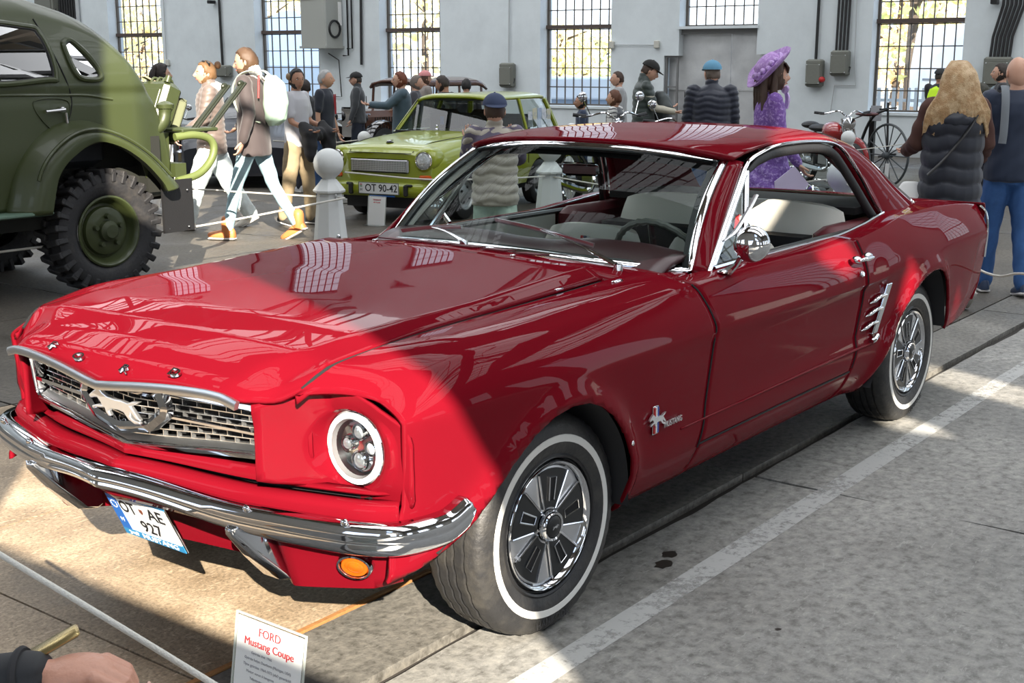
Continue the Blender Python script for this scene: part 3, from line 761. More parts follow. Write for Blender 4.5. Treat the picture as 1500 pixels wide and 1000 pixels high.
# black rubber door frame inside the rail
dr2 = np.vstack([arc(np.array([-.985, .733, .895]), np.array([-1.47, .606, 1.188]), .0, .0, 14), cr([(-1.55, .600, 1.220), (-1.70, .600, 1.242), (-1.95, .601, 1.246), (-2.13, .600, 1.236), (-2.24, .600, 1.208), (-2.31, .612, 1.155), (-2.39, .64, 1.065), (-2.46, .67, .975), (-2.51, .700, .905)], 44)])
b = MB(); b.tube(dr2, np.r_[np.full(14, .008), np.full(44, .016)], 8, squash=(1, 1.25)); o = P('window_seal', b, BLACKR, angle=60); mirror_copy(o)
b = MB(); b.tube(dr2*np.array([1, .985, .993])+np.array([0, 0, .0]), .007, 6); o = P('window_frame', b, CHROME, angle=60); mirror_copy(o)
# side glass (raised vent pane only; the door glass is wound down a little at the rear in the photograph)
# belt trims
xs = np.linspace(-.96, -2.56, 40); yb = np.interp(xs, [-2.75, -2.5, -2.3, -2.0, -1], [.68, .705, .718, .722, .722])
b = MB(); b.tube(np.stack([xs, yb+.006, Z7(xs)+.010], -1), .006, 6); o = P('belt_trim', b, CHROME); mirror_copy(o)
# quarter light: chrome divider, glass, latch
v0, v1 = np.array([-1.235, .724, .90]), np.array([-1.435, .616, 1.190])
b = MB(); b.tube([v0, v1], .010, 8); b.tube([v0+(-.02, 0, 0), v1+(-.02, 0, 0)], .006, 6); o = P('quarter_light_post', b, CHROME)
mirror_copy(o)
b = MB(); tri = np.array([(-.99, .732, .905), (-1.22, .724, .905), (-1.43, .616, 1.180)]); b.add(tri, [(0, 1, 2)]); o = P('quarter_light_glass', b, CLEARG, smooth=False); mirror_copy(o)
b = MB(); b.tube([(-.99, .738, .908), (-1.23, .729, .908)], .011, 8); b.tube([(-.995, .736, .910), (-1.21, .680, 1.045), (-1.42, .624, 1.178)], .008, 8); o = P('quarter_light_frame', b, CHROME); mirror_copy(o)
b = MB(); b.tube(cr([(-1.10, .715, .985), (-1.17, .72, 1.01), (-1.27, .715, 1.07), (-1.34, .71, 1.12)], 12), [.004]*3+[.006]*9, 6, squash=(1.6, .7)); P('wind_deflector', b, BRUSHED)

# dark tubes laid in the panel joints to paint in the shade of the gaps
def joint(name, X, Z, parent, r=.0042, off=-.0005):
    X = np.asarray(X); Z = np.asarray(Z); b = MB(); b.tube(np.stack([X, side_y(X, Z)+off, Z], -1), r, 5); P(name, b, DARK, parent)
zq = np.linspace(.37, .893, 40); joint('door_joint', doorline(zq)-.0025, zq, door); joint('door_joint', rdoorline(zq[2:])+.001, zq[2:], door)
xq = np.linspace(-1.955, -.735, 40); joint('door_joint', xq, xq*0+.3815, door, .0036)
for sg in (1, -1):
    xq = np.linspace(-.50, .66, 50); b = MB(); b.tube(np.stack([xq+np.where(xq > .5, (xq-.5)*.35, 0), sg*(Y9(xq)-.0065), Z9(xq)-.004], -1), .0048, 5); P('bonnet_joint', b, DARK)
for o in (fender, door, sill, quarter):
    mirror_copy(o)

# bonnet front chrome lip
t = np.linspace(-.475, .475, 41); lp = np.stack([.877-.108*np.abs(t)-.004*np.exp(-(t/.03)**2), t, bonnet_z(bonnet_front(t), t)-.020], -1)
b = MB(); b.sweep(lp, [(-.006, -.011), (-.006, .009), (.006, .012), (.010, .004), (.008, -.012)]); P('bonnet_lip', b, BRUSHED)

# --- nose: headlight panels with gills
HL = np.array([.612, .655, .667])
def fx(y, z):
    """front face of the headlight panel"""
    base = np.interp(y, [.47, .555, .60, .74, .80, .84], [.792, .675, .632, .614, .600, .592])
    return base-.015*sstep(.60, .54, z)+.012*sstep(.72, .80, z)
ang = np.arange(64)*2*math.pi/64
ztop = lambda y: np.interp(y, [.47, .55, .60, .66, .73, .80, .83], [.782, .800, .832, .818, .788, .745, .70]); zbot = lambda y: np.interp(y, [.47, .60, .80], [.592, .560, .542])
def edge_pt(a):
    dy, dz = math.cos(a), math.sin(a); y, z = HL[1], HL[2]
    for k in range(400):
        y += dy*.001; z += dz*.001
        if y < .478 or y > np.interp(z, [.54, .60, .70, .76, .80], [.812, .822, .820, .800, .745]) or z > ztop(y) or z < zbot(y): break
    return y, z
rings = []
for r_, dx in ((.092, -.030), (.094, -.004), (.101, .004)):
    y = HL[1]+r_*np.cos(ang); z = HL[2]+r_*np.sin(ang); rings.append(np.stack([HL[0]+dx+0*y, y, z], -1))
for r_ in (.110, .117):
    y = HL[1]+r_*np.cos(ang)*.98; z = HL[2]+r_*np.sin(ang)*.98; rings.append(np.stack([np.maximum(fx(y, z), HL[0]+.006), y, z], -1))
E_ = np.array([edge_pt(a) for a in ang])
for k in (.12, .3, .55, .8, 1.0):
    y0 = HL[1]+.117*np.cos(ang); z0 = HL[2]+.117*np.sin(ang); y = y0*(1-k)+E_[:, 0]*k; z = z0*(1-k)+E_[:, 1]*k; rings.append(np.stack([fx(y, z), y, z], -1))
b = MB(); b.grid(np.array(rings), cv=True); fascia = P('headlight_panel', b, RED, angle=50); solid(fascia, .01, 1)
b = MB()
for y in (.518, .537, .556): 
    zz_ = np.linspace(.625, .745, 9); b.tube(np.stack([fx(y+0*zz_, zz_)+.002-.010*np.abs((zz_-.685)/.06)**4, y+0*zz_, zz_], -1), [.002]+[.0085]*7+[.002], 6)
P('gill', b, RED, fascia)
# headlight with ring, lens and four inner lamps
hl = empty('headlight', tuple(HL), parent=car); hl.scale = (1, 1.08, 1.08)
b = MB(); Mh = np.array([[0, 0, 1], [1, 0, 0], [0, 1, 0]])
b.lathe([(.091, -.03), (.092, .0), (.090, .010), (.086, .013), (.083, .010), (.082, 0)], 48, M=Mh); P('headlight_ring', b, CHROME, hl)
GREYL = mat('lamp_lining', (.06, .07, .075), .3, .5)
b = MB(); b.lathe([(.0835, .004), (.082, .015), (.068, .016), (.064, .002)], 48, M=Mh); P('halo_ring', b, mat('halo_white', (.88, .89, .89), .3, 0, .5), hl)
b = MB(); b.lathe([(.066, .006), (.05, -.02), (0, -.026)], 40, M=Mh); P('reflector', b, GREYL, hl)
for (py, pz, rr) in ((0, .034, .020), (0, -.032, .024), (-.036, .002, .018), (.036, .002, .018)):
    b = MB(); b.lathe([(rr, -.02), (rr, -.002), (rr*.85, .001), (rr*.8, -.004)], 20, M=Mh, T=(0, py, pz)); q = P('lamp_bezel', b, CHROME, hl)
    b = MB(); b.ell((-.006, py, pz), (.010, rr*.8, rr*.8), 16, 8); P('projector_lens', b, mat('lens_glass', (.75, .80, .82), .03, .35, 1.0), q)
b = MB(); b.ell((.006, 0, 0), (.020, .081, .081), 32, 10); P('headlight_lens', b, glass_mat('lens_clear', (.96, .98, .99), .8), hl)
fm = mirror_copy(fascia)
h2 = copy_tree(hl, car); h2.location = (HL[0], -HL[1], HL[2])
b = MB(); b.lathe([(.098, -.02), (.098, .004), (.104, .006), (.106, -.01)], 48, M=Mh, T=HL+(0, 0, 0)); P('headlight_gasket', b, RED, fascia)
# grille: chrome surround, black back, honeycomb bars, corral with running horse
zgt = .772
def gx(y): return .790-.10*np.abs(y)
GB = np.array([(.475, .640), (.30, .628), (.10, .608), (0, .600)])
gy = np.concatenate([np.linspace(-.455, .455, 41)]); top = np.stack([gx(gy)+.02, gy, .768+0*gy-.006*np.abs(gy)], -1)
botz = np.interp(np.abs(gy), [0, .10, .30, .455], [.602, .610, .630, .642]); bot = np.stack([gx(gy)+.006, gy, botz], -1)
loopg = np.vstack([top, cr([(gx(.47)+.02, .474, .760), (gx(.47)+.012, .476, .70), (gx(.47)+.006, .474, .655)], 8), bot[::-1], cr([(gx(.47)+.006, -.474, .655), (gx(.47)+.012, -.476, .70), (gx(.47)+.02, -.474, .760)], 8)])
b = MB(); loop_sweep(b, loopg, [(-.008, -.03), (-.008, .006), (.004, .010), (.010, .002), (.010, -.03)], np.array([1, 0, 0.])); grille = P('grille', b, CHROME, angle=60)
b = MB(); b.box((.70, 0, .69), (.01, .96, .19)); b.box((.745, 0, .785), (.09, .96, .004)); P('grille_back', b, DARK, grille)
# lower chrome tray of the surround
b = MB(); rows = []
for dx, dz in ((.012, .002), (-.004, .014), (-.022, .022)): rows.append(bot+np.array([dx, 0, dz]))
b.grid(np.array(rows)); P('grille_tray', b, BRUSHED, grille)
b = MB(); nrow = 8
for k in range(nrow):
    f = (k+.6)/nrow; z = botz+.012+(.766-botz-.012)*f
    b.sweep(np.stack([gx(gy)-.018, gy, z], -1), [(-.010, -.0012), (-.010, .0012), (.004, .0014), (.004, -.0014)])
P('grille_bar', b, mat('grille_alu', (.72, .73, .73), .22, .9), grille)
b = MB()
for k in range(nrow-1):
    f = (k+.6)/nrow; f2 = (k+1.6)/nrow
    for y in np.arange(-.44+(k % 2)*.025, .45, .05):
        bz = float(np.interp(abs(y), [0, .10, .30, .455], [.602, .610, .630, .642]))+.012; z1 = bz+(.766-bz)*f; z2 = bz+(.766-bz)*f2
        b.box((gx(y)-.020, y, (z1+z2)/2), (.014, .0022, z2-z1))
o = P('grille_cell_bar', b, MATS['grille_alu'], grille); o['kind'] = 'stuff'
# corral frame
def cor(y, z): return (float(gx(y))+.028, y, z)
cl = [cor(-.150, .757), cor(0, .764), cor(.150, .757), cor(.168, .715), cor(.110, .672), cor(0, .655), cor(-.110, .672), cor(-.168, .715)]
c2 = []
for i in range(8):
    p, q = np.array(cl[i]), np.array(cl[(i+1) % 8]); c2 += [p+(q-p)*t for t in (.10, .5, .90)]
b = MB(); loop_sweep(b, np.array(c2), [(-.020, -.016), (-.018, .004), (0, .012), (.012, .004), (.012, -.016)], np.array([1, 0, 0.])); corral = P('corral_frame', b, CHROME, grille, angle=50)
HORSE = [(-.96, .34), (-.70, .30), (-.52, .20), (-.30, .24), (-.05, .22), (.22, .26), (.40, .36), (.52, .50), (.60, .44), (.74, .34), (.92, .16), (.86, .06), (.72, .12), (.60, .14), (.50, .02), (.44, -.08), (.62, -.10), (.84, -.20), (.78, -.30), (.70, -.22), (.52, -.20), (.34, -.16), (.30, -.30), (.20, -.42), (.12, -.38), (.20, -.24), (.06, -.14), (-.16, -.12), (-.36, -.16), (-.52, -.36), (-.74, -.46), (-.92, -.42), (-.90, -.34), (-.70, -.32), (-.58, -.20), (-.60, -.08), (-.80, -.30), (-.96, -.30), (-.84, -.16), (-.70, .02), (-.62, .12), (-.78, .20)]
def horse(name, sx, sz, th, m, parent, M, T):
    bm = bmesh.new(); vs = [bm.verts.new((x*sx, z*sz, 0)) for x, z in HORSE]; f = bm.faces.new(vs)
    r = bmesh.ops.extrude_face_region(bm, geom=[f]); bmesh.ops.translate(bm, vec=(0, 0, th), verts=[v for v in r['geom'] if isinstance(v, bmesh.types.BMVert)])
    bmesh.ops.recalc_face_normals(bm, faces=bm.faces); bmesh.ops.triangulate(bm, faces=bm.faces)
    Mx = Matrix(np.asarray(M).tolist()).to_4x4(); Mx.translation = Vector(T); bm.transform(Mx)
    d = bpy.data.meshes.new(name); bm.to_mesh(d); bm.free(); d.materials.append(m)
    o = bpy.data.objects.new(name, d); COL.objects.link(o); o.parent = parent; return o
MF = np.stack([(0, -1, 0), (0, 0, 1), (-1, 0, 0)], 1).astype(float)      # facing +X, horse runs towards the car's right
MF2 = np.stack([(0, -1, 0), (0, 0, 1), (1, 0, 0)], 1).astype(float)
hz = horse('horse_emblem', .115, .078, .012, mat('bright_metal', (.85, .86, .87), .3, .9), grille, MF2, (.822, 0, .711)); bevel(hz, .003)
# side strips from the corral to the grille sides
for s in (1, -1):
    b = MB(); yq = np.linspace(.17, .46, 12)*s; b.sweep(np.stack([gx(yq)+.012, yq, .700+0*yq], -1), [(-.006, -.005), (-.006, .005), (.008, .003), (.008, -.003)]); P('grille_crossbar', b, CHROME, grille)

# --- bumper path (plan) used by the stone shield, bumper and valance
BPc = [(.882, 0), (.873, .05), (.846, .18), (.795, .44), (.735, .66), (.700, .755), (.655, .818), (.58, .848), (.50, .858), (.44, .862)]
def bpath(off, z, lo=0, hi=9, n=61):
    c = np.array(BPc[lo:hi+1]); full = np.vstack([(c*np.array([1, -1]))[::-1][:-1], c]); q = cr(full, n*2-1)
    T = np.gradient(q, axis=0); T /= np.linalg.norm(T, axis=1)[:, None]; N = np.stack([T[:, 1], -T[:, 0]], 1)
    q = q+N*off; return np.column_stack([q, np.full(len(q), z) if np.isscalar(z) else z(q[:, 1])])
def band(name, prof, lo=0, hi=7, m=RED, thick=.006, parent=None, zf=None, recess=False):
    rows = [bpath(o_, z_, lo, hi) for o_, z_ in prof]
    if zf:
        for r_ in rows: r_[:, 2] = zf(r_[:, 1], r_[:, 2])
    if recess:
        for r_ in rows: r_[:, 0] -= .12*sstep(.50, .36, np.abs(r_[:, 1]))*sstep(.475, .44, r_[:, 2])
    b = MB(); b.grid(np.array(rows), flip=True); q = P(name, b, m, parent, angle=50); solid(q, thick); return q
# upper band directly below grille/headlights (slightly recessed), dark gap, then the shelf in front
band('nose_band', [(-.085, .560), (-.072, .566), (-.070, .580), (-.076, .598), (-.10, .606)], hi=6, zf=lambda y, z: z+.012*sstep(.45, 0, np.abs(y))*(z < .59)-.75*np.clip(z-.566, 0, 1)*sstep(.42, .52, np.abs(y)))
def tuckz(y, z): return z-.030*sstep(.0, .75, np.abs(y))*0+.0*z
band('stone_shield', [(-.09, .545), (-.060, .550), (-.046, .545), (-.040, .535), (-.045, .515), (-.040, .500), (-.02, .492), (-.02, .470), (-.04, .45)], hi=6, zf=lambda y, z: z+.018*sstep(.45, 0, np.abs(y)))
b = MB(); rows = [bpath(o_, z_, 0, 6) for o_, z_ in ((-.10, .535), (-.10, .568))]; b.grid(np.array(rows)); P('nose_gap', b, DARK)
# chrome bumper blade with tapering, rounded tips
pth = bpath(0, .50, 0, 9, 61); n_ = len(pth); a = np.abs(np.linspace(-1, 1, n_)); sc = np.where(a > .955, np.sqrt(np.clip(1-((a-.955)/.0455)**2, .0, 1))*.95+.05, 1.0)
prof = np.array([(-.034, -.026), (-.030, -.034), (-.012, -.036), (.003, -.028), (.010, -.012), (.006, -.002), (.006, .004), (.009, .010), (.003, .026), (-.012, .036), (-.034, .036)])
T = np.gradient(pth[:, :2], axis=0); T /= np.linalg.norm(T, axis=1)[:, None]; N = np.stack([T[:, 1], -T[:, 0]], 1)
G = []
for k in range(n_):
    pz = prof[:, 1]*sc[k]*(.78+.34*float(sstep(.08, .70, abs(pth[k, 1])))); po = prof[:, 0]+.012
    zc_ = .498+.030*float(sstep(.45, .0, abs(pth[k, 1])))-.018*float(sstep(.15, .8, abs(pth[k, 1])))+.030*max(0, (a[k]-.86))/.14
    G.append(np.column_stack([pth[k, 0]+N[k, 0]*po, pth[k, 1]+N[k, 1]*po, zc_+pz]))
b = MB(); b.grid(np.array(G), cv=True)
b.F.append(tuple(range(len(prof)))); b.F.append(tuple((n_-1)*len(prof)+i for i in range(len(prof)-1, -1, -1))); b.M += [0, 0]
bumper = P('front_bumper', b, CHROME, angle=50)
for y in (-.46, .46, .715, -.715):
    b = MB(); xq = float(np.interp(abs(y), [0, .18, .44, .66, .755], [.885, .845, .795, .735, .70]))+.010; b.ell((xq, y, .522), (.008, .013, .011), 12, 8); P('bumper_bolt', b, CHROME, bumper)
# bumper guards
def guard(s):
    A = [(.84, .40), (.80, .455)]; prof = [(.835, .472), (.83, .455), (.775, .385), (.700, .305), (.665, .296), (.645, .305), (.64, .345), (.70, .46)]
    b = MB(); w = [.016, .022, .034, .052, .058, .058, .05, .03]
    V = []; k = len(prof)
    for sg in (-1, -.55, .55, 1):
        for (x, z), ww in zip(prof, w): V.append((x-(.012 if abs(sg) == 1 else 0), s*.425+sg*ww, z+(.004 if abs(sg) == 1 else 0)))
    F = [tuple(range(k))[::-1], tuple(range(3*k, 4*k))]
    for j in range(3):
        for i in range(k): F.append((j*k+i, j*k+(i+1) % k, (j+1)*k+(i+1) % k, (j+1)*k+i))
    b.add(V, F); g = P('bumper_guard', b, CHROME, bumper, angle=45); bevel(g, .006, 3); return g
guard(1); guard(-1)
# valance under the bumper with turn lamps
def vz(y, z): 
    a = np.abs(y); lowest = np.interp(a, [0, .3, .45, .70, .80, .9], [.300, .292, .285, .318, .352, .37]); return lowest+(z-.28)/(.47-.28)*(.47-lowest)
val = band('front_valance', [(-.030, .470), (-.050, .44), (-.072, .38), (-.090, .32), (-.102, .285), (-.12, .28)], hi=6, zf=vz, recess=True)
tl = empty('turn_lamp', (.668, .688, .388), parent=car)
nt_ = np.array([.90, .36, -.24]); Mt = frame_from(nt_)
b = MB(); b.lathe([(.044, -.02), (.045, .0), (.042, .007), (.037, .008), (.034, .002), (.033, -.01)], 32, M=Mt @ np.diag([1.05, .80, 1])); P('lamp_rim', b, CHROME, tl)
b = MB(); b.lathe([(.034, -.002), (.032, .004), (.024, .0045), (.024, .002), (.016, .0045), (.016, .002), (.008, .005), (0, .005)], 28, M=Mt @ np.diag([1.05, .80, 1])); P('lamp_lens', b, mat('amber_lens', (.62, .085, .004), .2, 0, .6), tl)
t2 = copy_tree(tl, car, (.668, -.688, .388)); t2.scale = (1, -1, 1)
# number plate in its frame
PN = np.array([.905, .0, -.425]); PN /= np.linalg.norm(PN)
PU = np.array([.425, 0, .905]); PR = np.array([0, 1, 0.])               # up, and reading direction
MP = np.stack([PR, PU, PN], 1)
pl = empty('number_plate', (.766, .006, .386), parent=car)
b = MB(); b.box((0, 0, 0), (.262, .176, .006), R=MP, ch=.002); P('plate_frame', b, CHROME, pl)
BLUE = mat('plate_blue', (.02, .12, .42), .4); PWHITE = mat('plate_white', (.78, .80, .80), .4); INK = mat('plate_ink', (.012, .012, .014), .4)
fb = MB(); fb.box(PU*.075+PN*.004, (.256, .022, .002), R=MP); fb.box(-PU*.074+PN*.004, (.256, .024, .002), R=MP); P('frame_strip', fb, mat('plate_frame_blue', (.03, .22, .45), .35), pl)
b = MB(); b.box(PN*.004+PR*.0, (.248, .122, .002), R=MP); P('plate_sheet', b, PWHITE, pl)
b = MB(); b.box(PN*.0045-PR*.105, (.040, .122, .0024), R=MP); P('country_band', b, BLUE, pl)
text('frame_lettering', '1966', .019, PWHITE, pl, PU*.0755+PN*.0052-PR*.045, MP, bold=True, sx=1.5)
text('frame_lettering', 'MUSTANG', .024, PWHITE, pl, -PU*.0745+PN*.0052+PR*.028, MP, bold=True, maxw=.15, sx=1.4)
horse('frame_horse', .022, .016, .001, PWHITE, pl, MP, -PU*.0745+PN*.0052-PR*.085)
text('country_letter', 'H', .022, PWHITE, pl, PN*.006-PR*.105-PU*.028, MP)
for k in range(12):
    a = k*math.pi/6; b = MB(); b.box(PN*.0062-PR*.105+PU*.030+PR*math.cos(a)*.012+PU*math.sin(a)*.012, (.0035, .0035, .0006), R=MP @ rotm(0, 0, a)); P('country_star', b, PWHITE, pl)
text('plate_lettering', 'OT', .058, INK, pl, PN*.0055-PR*.048+PU*.028, MP, depth=.0008, maxw=.066, bold=True)
text('plate_lettering', 'AE', .058, INK, pl, PN*.0055+PR*.070+PU*.028, MP, depth=.0008, maxw=.072, bold=True)
text('plate_lettering', '927', .058, INK, pl, PN*.0055+PR*.020-PU*.030, MP, depth=.0008, maxw=.105, bold=True)
b = MB(); b.prism([(-.007, .009), (.007, .009), (.007, -.002), (0, -.010), (-.007, -.002)], .001, M=MP, T=PN*.0055+PR*.012+PU*.030); P('plate_crest', b, mat('crest_brown', (.16, .05, .03), .5), pl)
for s in (-1, 1):
    b = MB(); b.ell(PN*.006+PR*.075*s+PU*.083, (.006, .006, .006), 10, 6); P('plate_screw', b, CHROME, pl)

# --- wheels
TP = [(.190, -.085), (.215, -.100), (.250, -.104), (.285, -.100), (.305, -.090), (.314, -.076), (.318, -.055), (.3185, -.052), (.311, -.050), (.311, -.044), (.3195, -.042), (.320, -.018), (.312, -.016), (.312, -.010), (.3205, -.008), (.3205, .008), (.312, .010), (.312, .016), (.320, .018), (.3195, .042), (.311, .044), (.311, .050), (.3185, .052), (.318, .055), (.314, .076), (.305, .090), (.285, .100), (.268, .1035), (.262, .1045), (.236, .1045), (.230, .103), (.215, .100), (.190, .085)]
def tyre_mesh():
    b = MB(); n = 96; Mx = np.array([[1, 0, 0], [0, 0, 1], [0, -1, 0]]).astype(float)    # lathe axis -> +Y
    a = np.arange(n)*2*math.pi/n; G = []
    for i, t in enumerate(a):
        r = []
        for (rr, h) in TP:
            k = rr
            if rr > .3185-.001 and i % 3 == 0: k = rr-.004
            if .300 < rr < .316 and i % 2 == 0: k = rr-.003
            r.append((k*math.cos(t), h, k*math.sin(t)))
        G.append(r)
    b.grid(np.array(G), cu=True, flip=False); return b
tm = tyre_mesh()
def ringmesh(prof, n=64, ang_=None):
    a = np.arange(n)*2*math.pi/n; G = [[(r*math.cos(t), h, r*math.sin(t)) for r, h in prof] for t in a]
    b = MB(); b.grid(np.array(G), cu=True); return b
CAPBLACK = mat('cap_black', (.012, .013, .014), .3)
def sector(r0, r1, a0, a1, h0, h1, n=6, w0=None):
    """flat raised wedge in the wheel plane, between radii and angles (a1 at the rim, narrowing with w0 at the hub)"""
    V = []; F = []
    c = (a0+a1)/2; half = (a1-a0)/2; w0 = half if w0 is None else w0
    for k in range(n+1):
        t = k/n*2-1
        for r, hf in ((r0, w0), (r1, half)):
            a = c+t*hf
            V += [(r*math.cos(a), h0, r*math.sin(a)), (r*math.cos(a), h1, r*math.sin(a))]
    for k in range(n):
        i = k*4; F += [(i+1, i+3, i+7, i+5), (i, i+1, i+5, i+4), (i+3, i+2, i+6, i+7)]
    F += [(0, 2, 3, 1), (n*4, n*4+1, n*4+3, n*4+2)]
    return V, F
def make_wheel():
    w = empty('wheel', (0, .698, .316), parent=car)
    w['label'] = 'whitewall tyre with a five-slot styled wheel cover'
    P('tyre', tm, mat('tyre_rubber', (.02, .02, .021), .5, bump=(60, .25), vary=(9, (.075, .069, .058), (.45, .85))), w, angle=30)
    P('whitewall', ringmesh([(.239, .1035), (.240, .1058), (.259, .1058), (.261, .1040)]), mat('whitewall_rubber', (.74, .73, .69), .5), w)
    P('rim', ringmesh([(.204, .070), (.206, .094), (.200, .098), (.194, .095), (.188, .07)]), BLACK, w)
    P('rim_edge', ringmesh([(.187, .066), (.188, .090), (.182, .098), (.176, .095), (.170, .086), (.166, .078)]), CHROME, w, angle=60)
    P('cap_dish', ringmesh([(.168, .080), (.155, .084), (.11, .082), (.06, .080), (.0, .080)]), WHEELPAINT, w, angle=60)
    step = 2*math.pi/5
    for k in range(5):
        c = math.radians(97)+k*step
        V, F = sector(.052, .163, c-.40, c+.40, .076, .0865, 8, .50); b = MB(); b.add(V, F); bp = P('cap_panel', b, CAPBLACK, w, angle=30)
        for s in (-1, 1):
            a_ = c+s*.415; a2 = c+s*.52
            b = MB(); b.tube([(.052*math.cos(a2), .086, .052*math.sin(a2)), (.163*math.cos(a_), .089, .163*math.sin(a_))], .0032, 6); P('cap_rib', b, CHROME, bp)
        q = []
        for (r, dd) in ((.072, -.011), (.072, .011), (.138, .0145), (.138, -.0145)):
            q.append((r*math.cos(c)-dd*math.sin(c), .089, r*math.sin(c)+dd*math.cos(c)))
        b = MB(); b.tube(np.array([q[0], q[1], q[2], q[3]]), .0030, 6, closed=True); P('slot_rim', b, CHROME, bp)
        b = MB(); b.add(q, [(0, 1, 2, 3)], T=(0, -.0015, 0)); P('slot', b, DARK, bp)
    P('hub_ring', ringmesh([(.046, .078), (.046, .100), (.040, .108), (.034, .106), (.032, .100)], 32), CHROME, w)
    P('hub_cap', ringmesh([(.033, .098), (.031, .106), (.020, .110), (0, .111)], 28), BLACK, w)
    horse('hub_horse', .015, .013, .002, CHROME, w, np.stack([(-1, 0, 0), (0, 0, 1), (0, 1, 0)], 1).astype(float), (0, .1105, 0))
    b = MB(); b.tube([(.148, .088, -.05), (.150, .104, -.051)], .005, 8); P('tyre_valve', b, BRUSHED, w)
    return w
wf = make_wheel(); wf.rotation_euler = (0, math.radians(0), math.radians(-1.7))
text('tyre_lettering', 'HANKOOK', .03, mat('tyre_letter', (.035, .035, .036), .5), wf, (-.0, .1045, -.275), np.stack([(-1, 0, 0), (0, 0, 1), (0, 1, 0)], 1).astype(float), bold=True)
wr = copy_tree(wf, car, (-2.743, .700, .316)); wr.rotation_euler = (0, math.radians(20), 0)
for x in (0, -2.743):
    q = copy_tree(wf, car, (x, -.698, .316)); q.rotation_euler = (0, .5, math.pi)
# wheel wells and underbody
b = MB()
for x0, x1, y0 in ((-.36, .52, .45), (-3.08, -2.20, .50)):
    b.box(((x0+x1)/2, 0, .56), (x1-x0, y0*2, .60))
b.box((-1.28, 0, .40), (1.9, 1.50, .30)); b.box((-1.28, 0, .27), (1.84, 1.44, .04)); b.box((.33, 0, .46), (.55, 1.2, .30)); b.box((-3.4, 0, .58), (.62, 1.4, .36)); b.box((.1, 0, .80), (1.1, 1.10, .06))
P('underbody', b, mat('underbody_black', (.018, .018, .02), .8))
for s in (1, -1):
    for (L_, x0) in ((FARCH[3:], 0), (RARCH[:14], 1)):
        q = cr(L_, 40); b = MB(); rows = []
        for yy_ in (.845, .70, .45): rows.append(np.stack([q[:, 0], np.full(40, yy_*s), q[:, 1]+.012], -1))
        b.grid(np.array(rows)); P('wheel_arch_liner', b, mat('underbody_black'))

# --- side ornaments: lower crease strip, scoop with three fins, handle, emblem
xs = np.linspace(-.60, -2.16, 60); zc_ = np.interp(xs, [-2.2, -.6], [.470, .466])
b = MB(); w_ = np.sin(np.linspace(.05, 1, 60)*math.pi/2)
b.tube(np.stack([xs, side_y(xs, zc_)+.001, zc_], -1), .003+.004*w_, 6, squash=(.8, 1)); q = P('side_crease', b, RED, angle=90); mirror_copy(q)
scoop = MB(); ztop_, zb_ = .690, .505
pts = np.array([(-2.262, ztop_), (-2.195, ztop_), (-2.115, zb_), (-2.165, zb_)])
pts = np.array([(-2.275, .700), (-2.225, .700), (-2.125, .507), (-2.168, .507)])
V = [(x, float(side_y(x, z))+d_, z) for d_ in (-.004, .014) for x, z in pts]
scoop.add(V, [(0, 1, 2, 3), (7, 6, 5, 4), (0, 4, 5, 1), (1, 5, 6, 2), (2, 6, 7, 3), (3, 7, 4, 0)]); scoop = P('scoop_ornament', scoop, CHROME, smooth=False); bevel(scoop, .004)
for z in (.652, .602, .548):
    xr = -2.125-(z-.507)*.52; b = MB()
    pth_ = np.array([(xr-.02, z+.004), (xr+.03, z+.004), (xr+.075, z-.006), (xr+.105, z-.016)])
    b.tube(cr([(x, float(side_y(x, zz_))+.010-(.008 if i == 3 else 0), zz_) for i, (x, zz_) in enumerate(pth_)], 10), np.interp(np.arange(10), [0, 6, 9], [.010, .010, .003]), 8, squash=(1, .8)); P('scoop_fin', b, CHROME, scoop, angle=60)
b = MB(); b.tube(cr([(-2.105, .865, .482), (-2.13, .869, .487), (-2.16, .866, .497)], 6), .010, 8); P('scoop_tip', b, CHROME, scoop)
mirror_copy(scoop)
hd = MB(); hd.tube(cr([(-1.85, .895, .842), (-1.90, .905, .845), (-1.96, .903, .843)], 10), [.006, .010, .011, .011, .011, .011, .011, .012, .012, .010], 8, squash=(1, .7))
hd.ell((-1.87, .875, .842), (.022, .022, .014), 12, 8); hd.ell((-1.965, .882, .842), (.028, .020, .018), 12, 8); hd = P('door_handle', hd, CHROME, door, angle=70)
b = MB(); b.lathe([(0, .006), (.009, .006), (.012, 0)], 16, M=frame_from((0, 1, .25)), T=(-1.955, .869, .775)); P('door_lock', b, CHROME, door)
em = empty('wing_emblem', (0, 0, 0), parent=fender)
ye = float(side_y(-.44, .53))+.003
for k, c_ in enumerate(((.5, .03, .03), (.75, .77, .78), (.03, .08, .35))):
    b = MB(); b.box((-.428-.009*k, ye+.003, .532), (.0085, .006, .080), ch=.001); P('emblem_bar', b, mat('emblem_%d' % k, c_, .25, .3), em)
b = MB(); b.box((-.437, ye, .532), (.032, .004, .088), ch=.001); P('emblem_back', b, CHROME, em)
horse('emblem_horse', .050, .045, .006, mat('bright_metal', (.85, .86, .87), .3, .9), em, np.stack([(-1, 0, 0), (0, 0, 1), (0, 1, 0)], 1).astype(float) @ np.diag([-1, 1, 1]), (-.437, ye+.004, .534))
text('emblem_lettering', 'MUSTANG', .026, mat('bright_metal', (.85, .86, .87), .3, .9), em, (-.540, ye+.002, .505), np.stack([(-1, 0, 0), (0, 0, 1), (0, 1, 0)], 1).astype(float), depth=.002, bold=True, maxw=.105)
# bright red patch screws etc. : small marker and bolt on the wing lip
b = MB(); b.ell((-.285, .876, .50), (.006, .005, .008), 8, 6); P('arch_bolt', b, CHROME, fender)
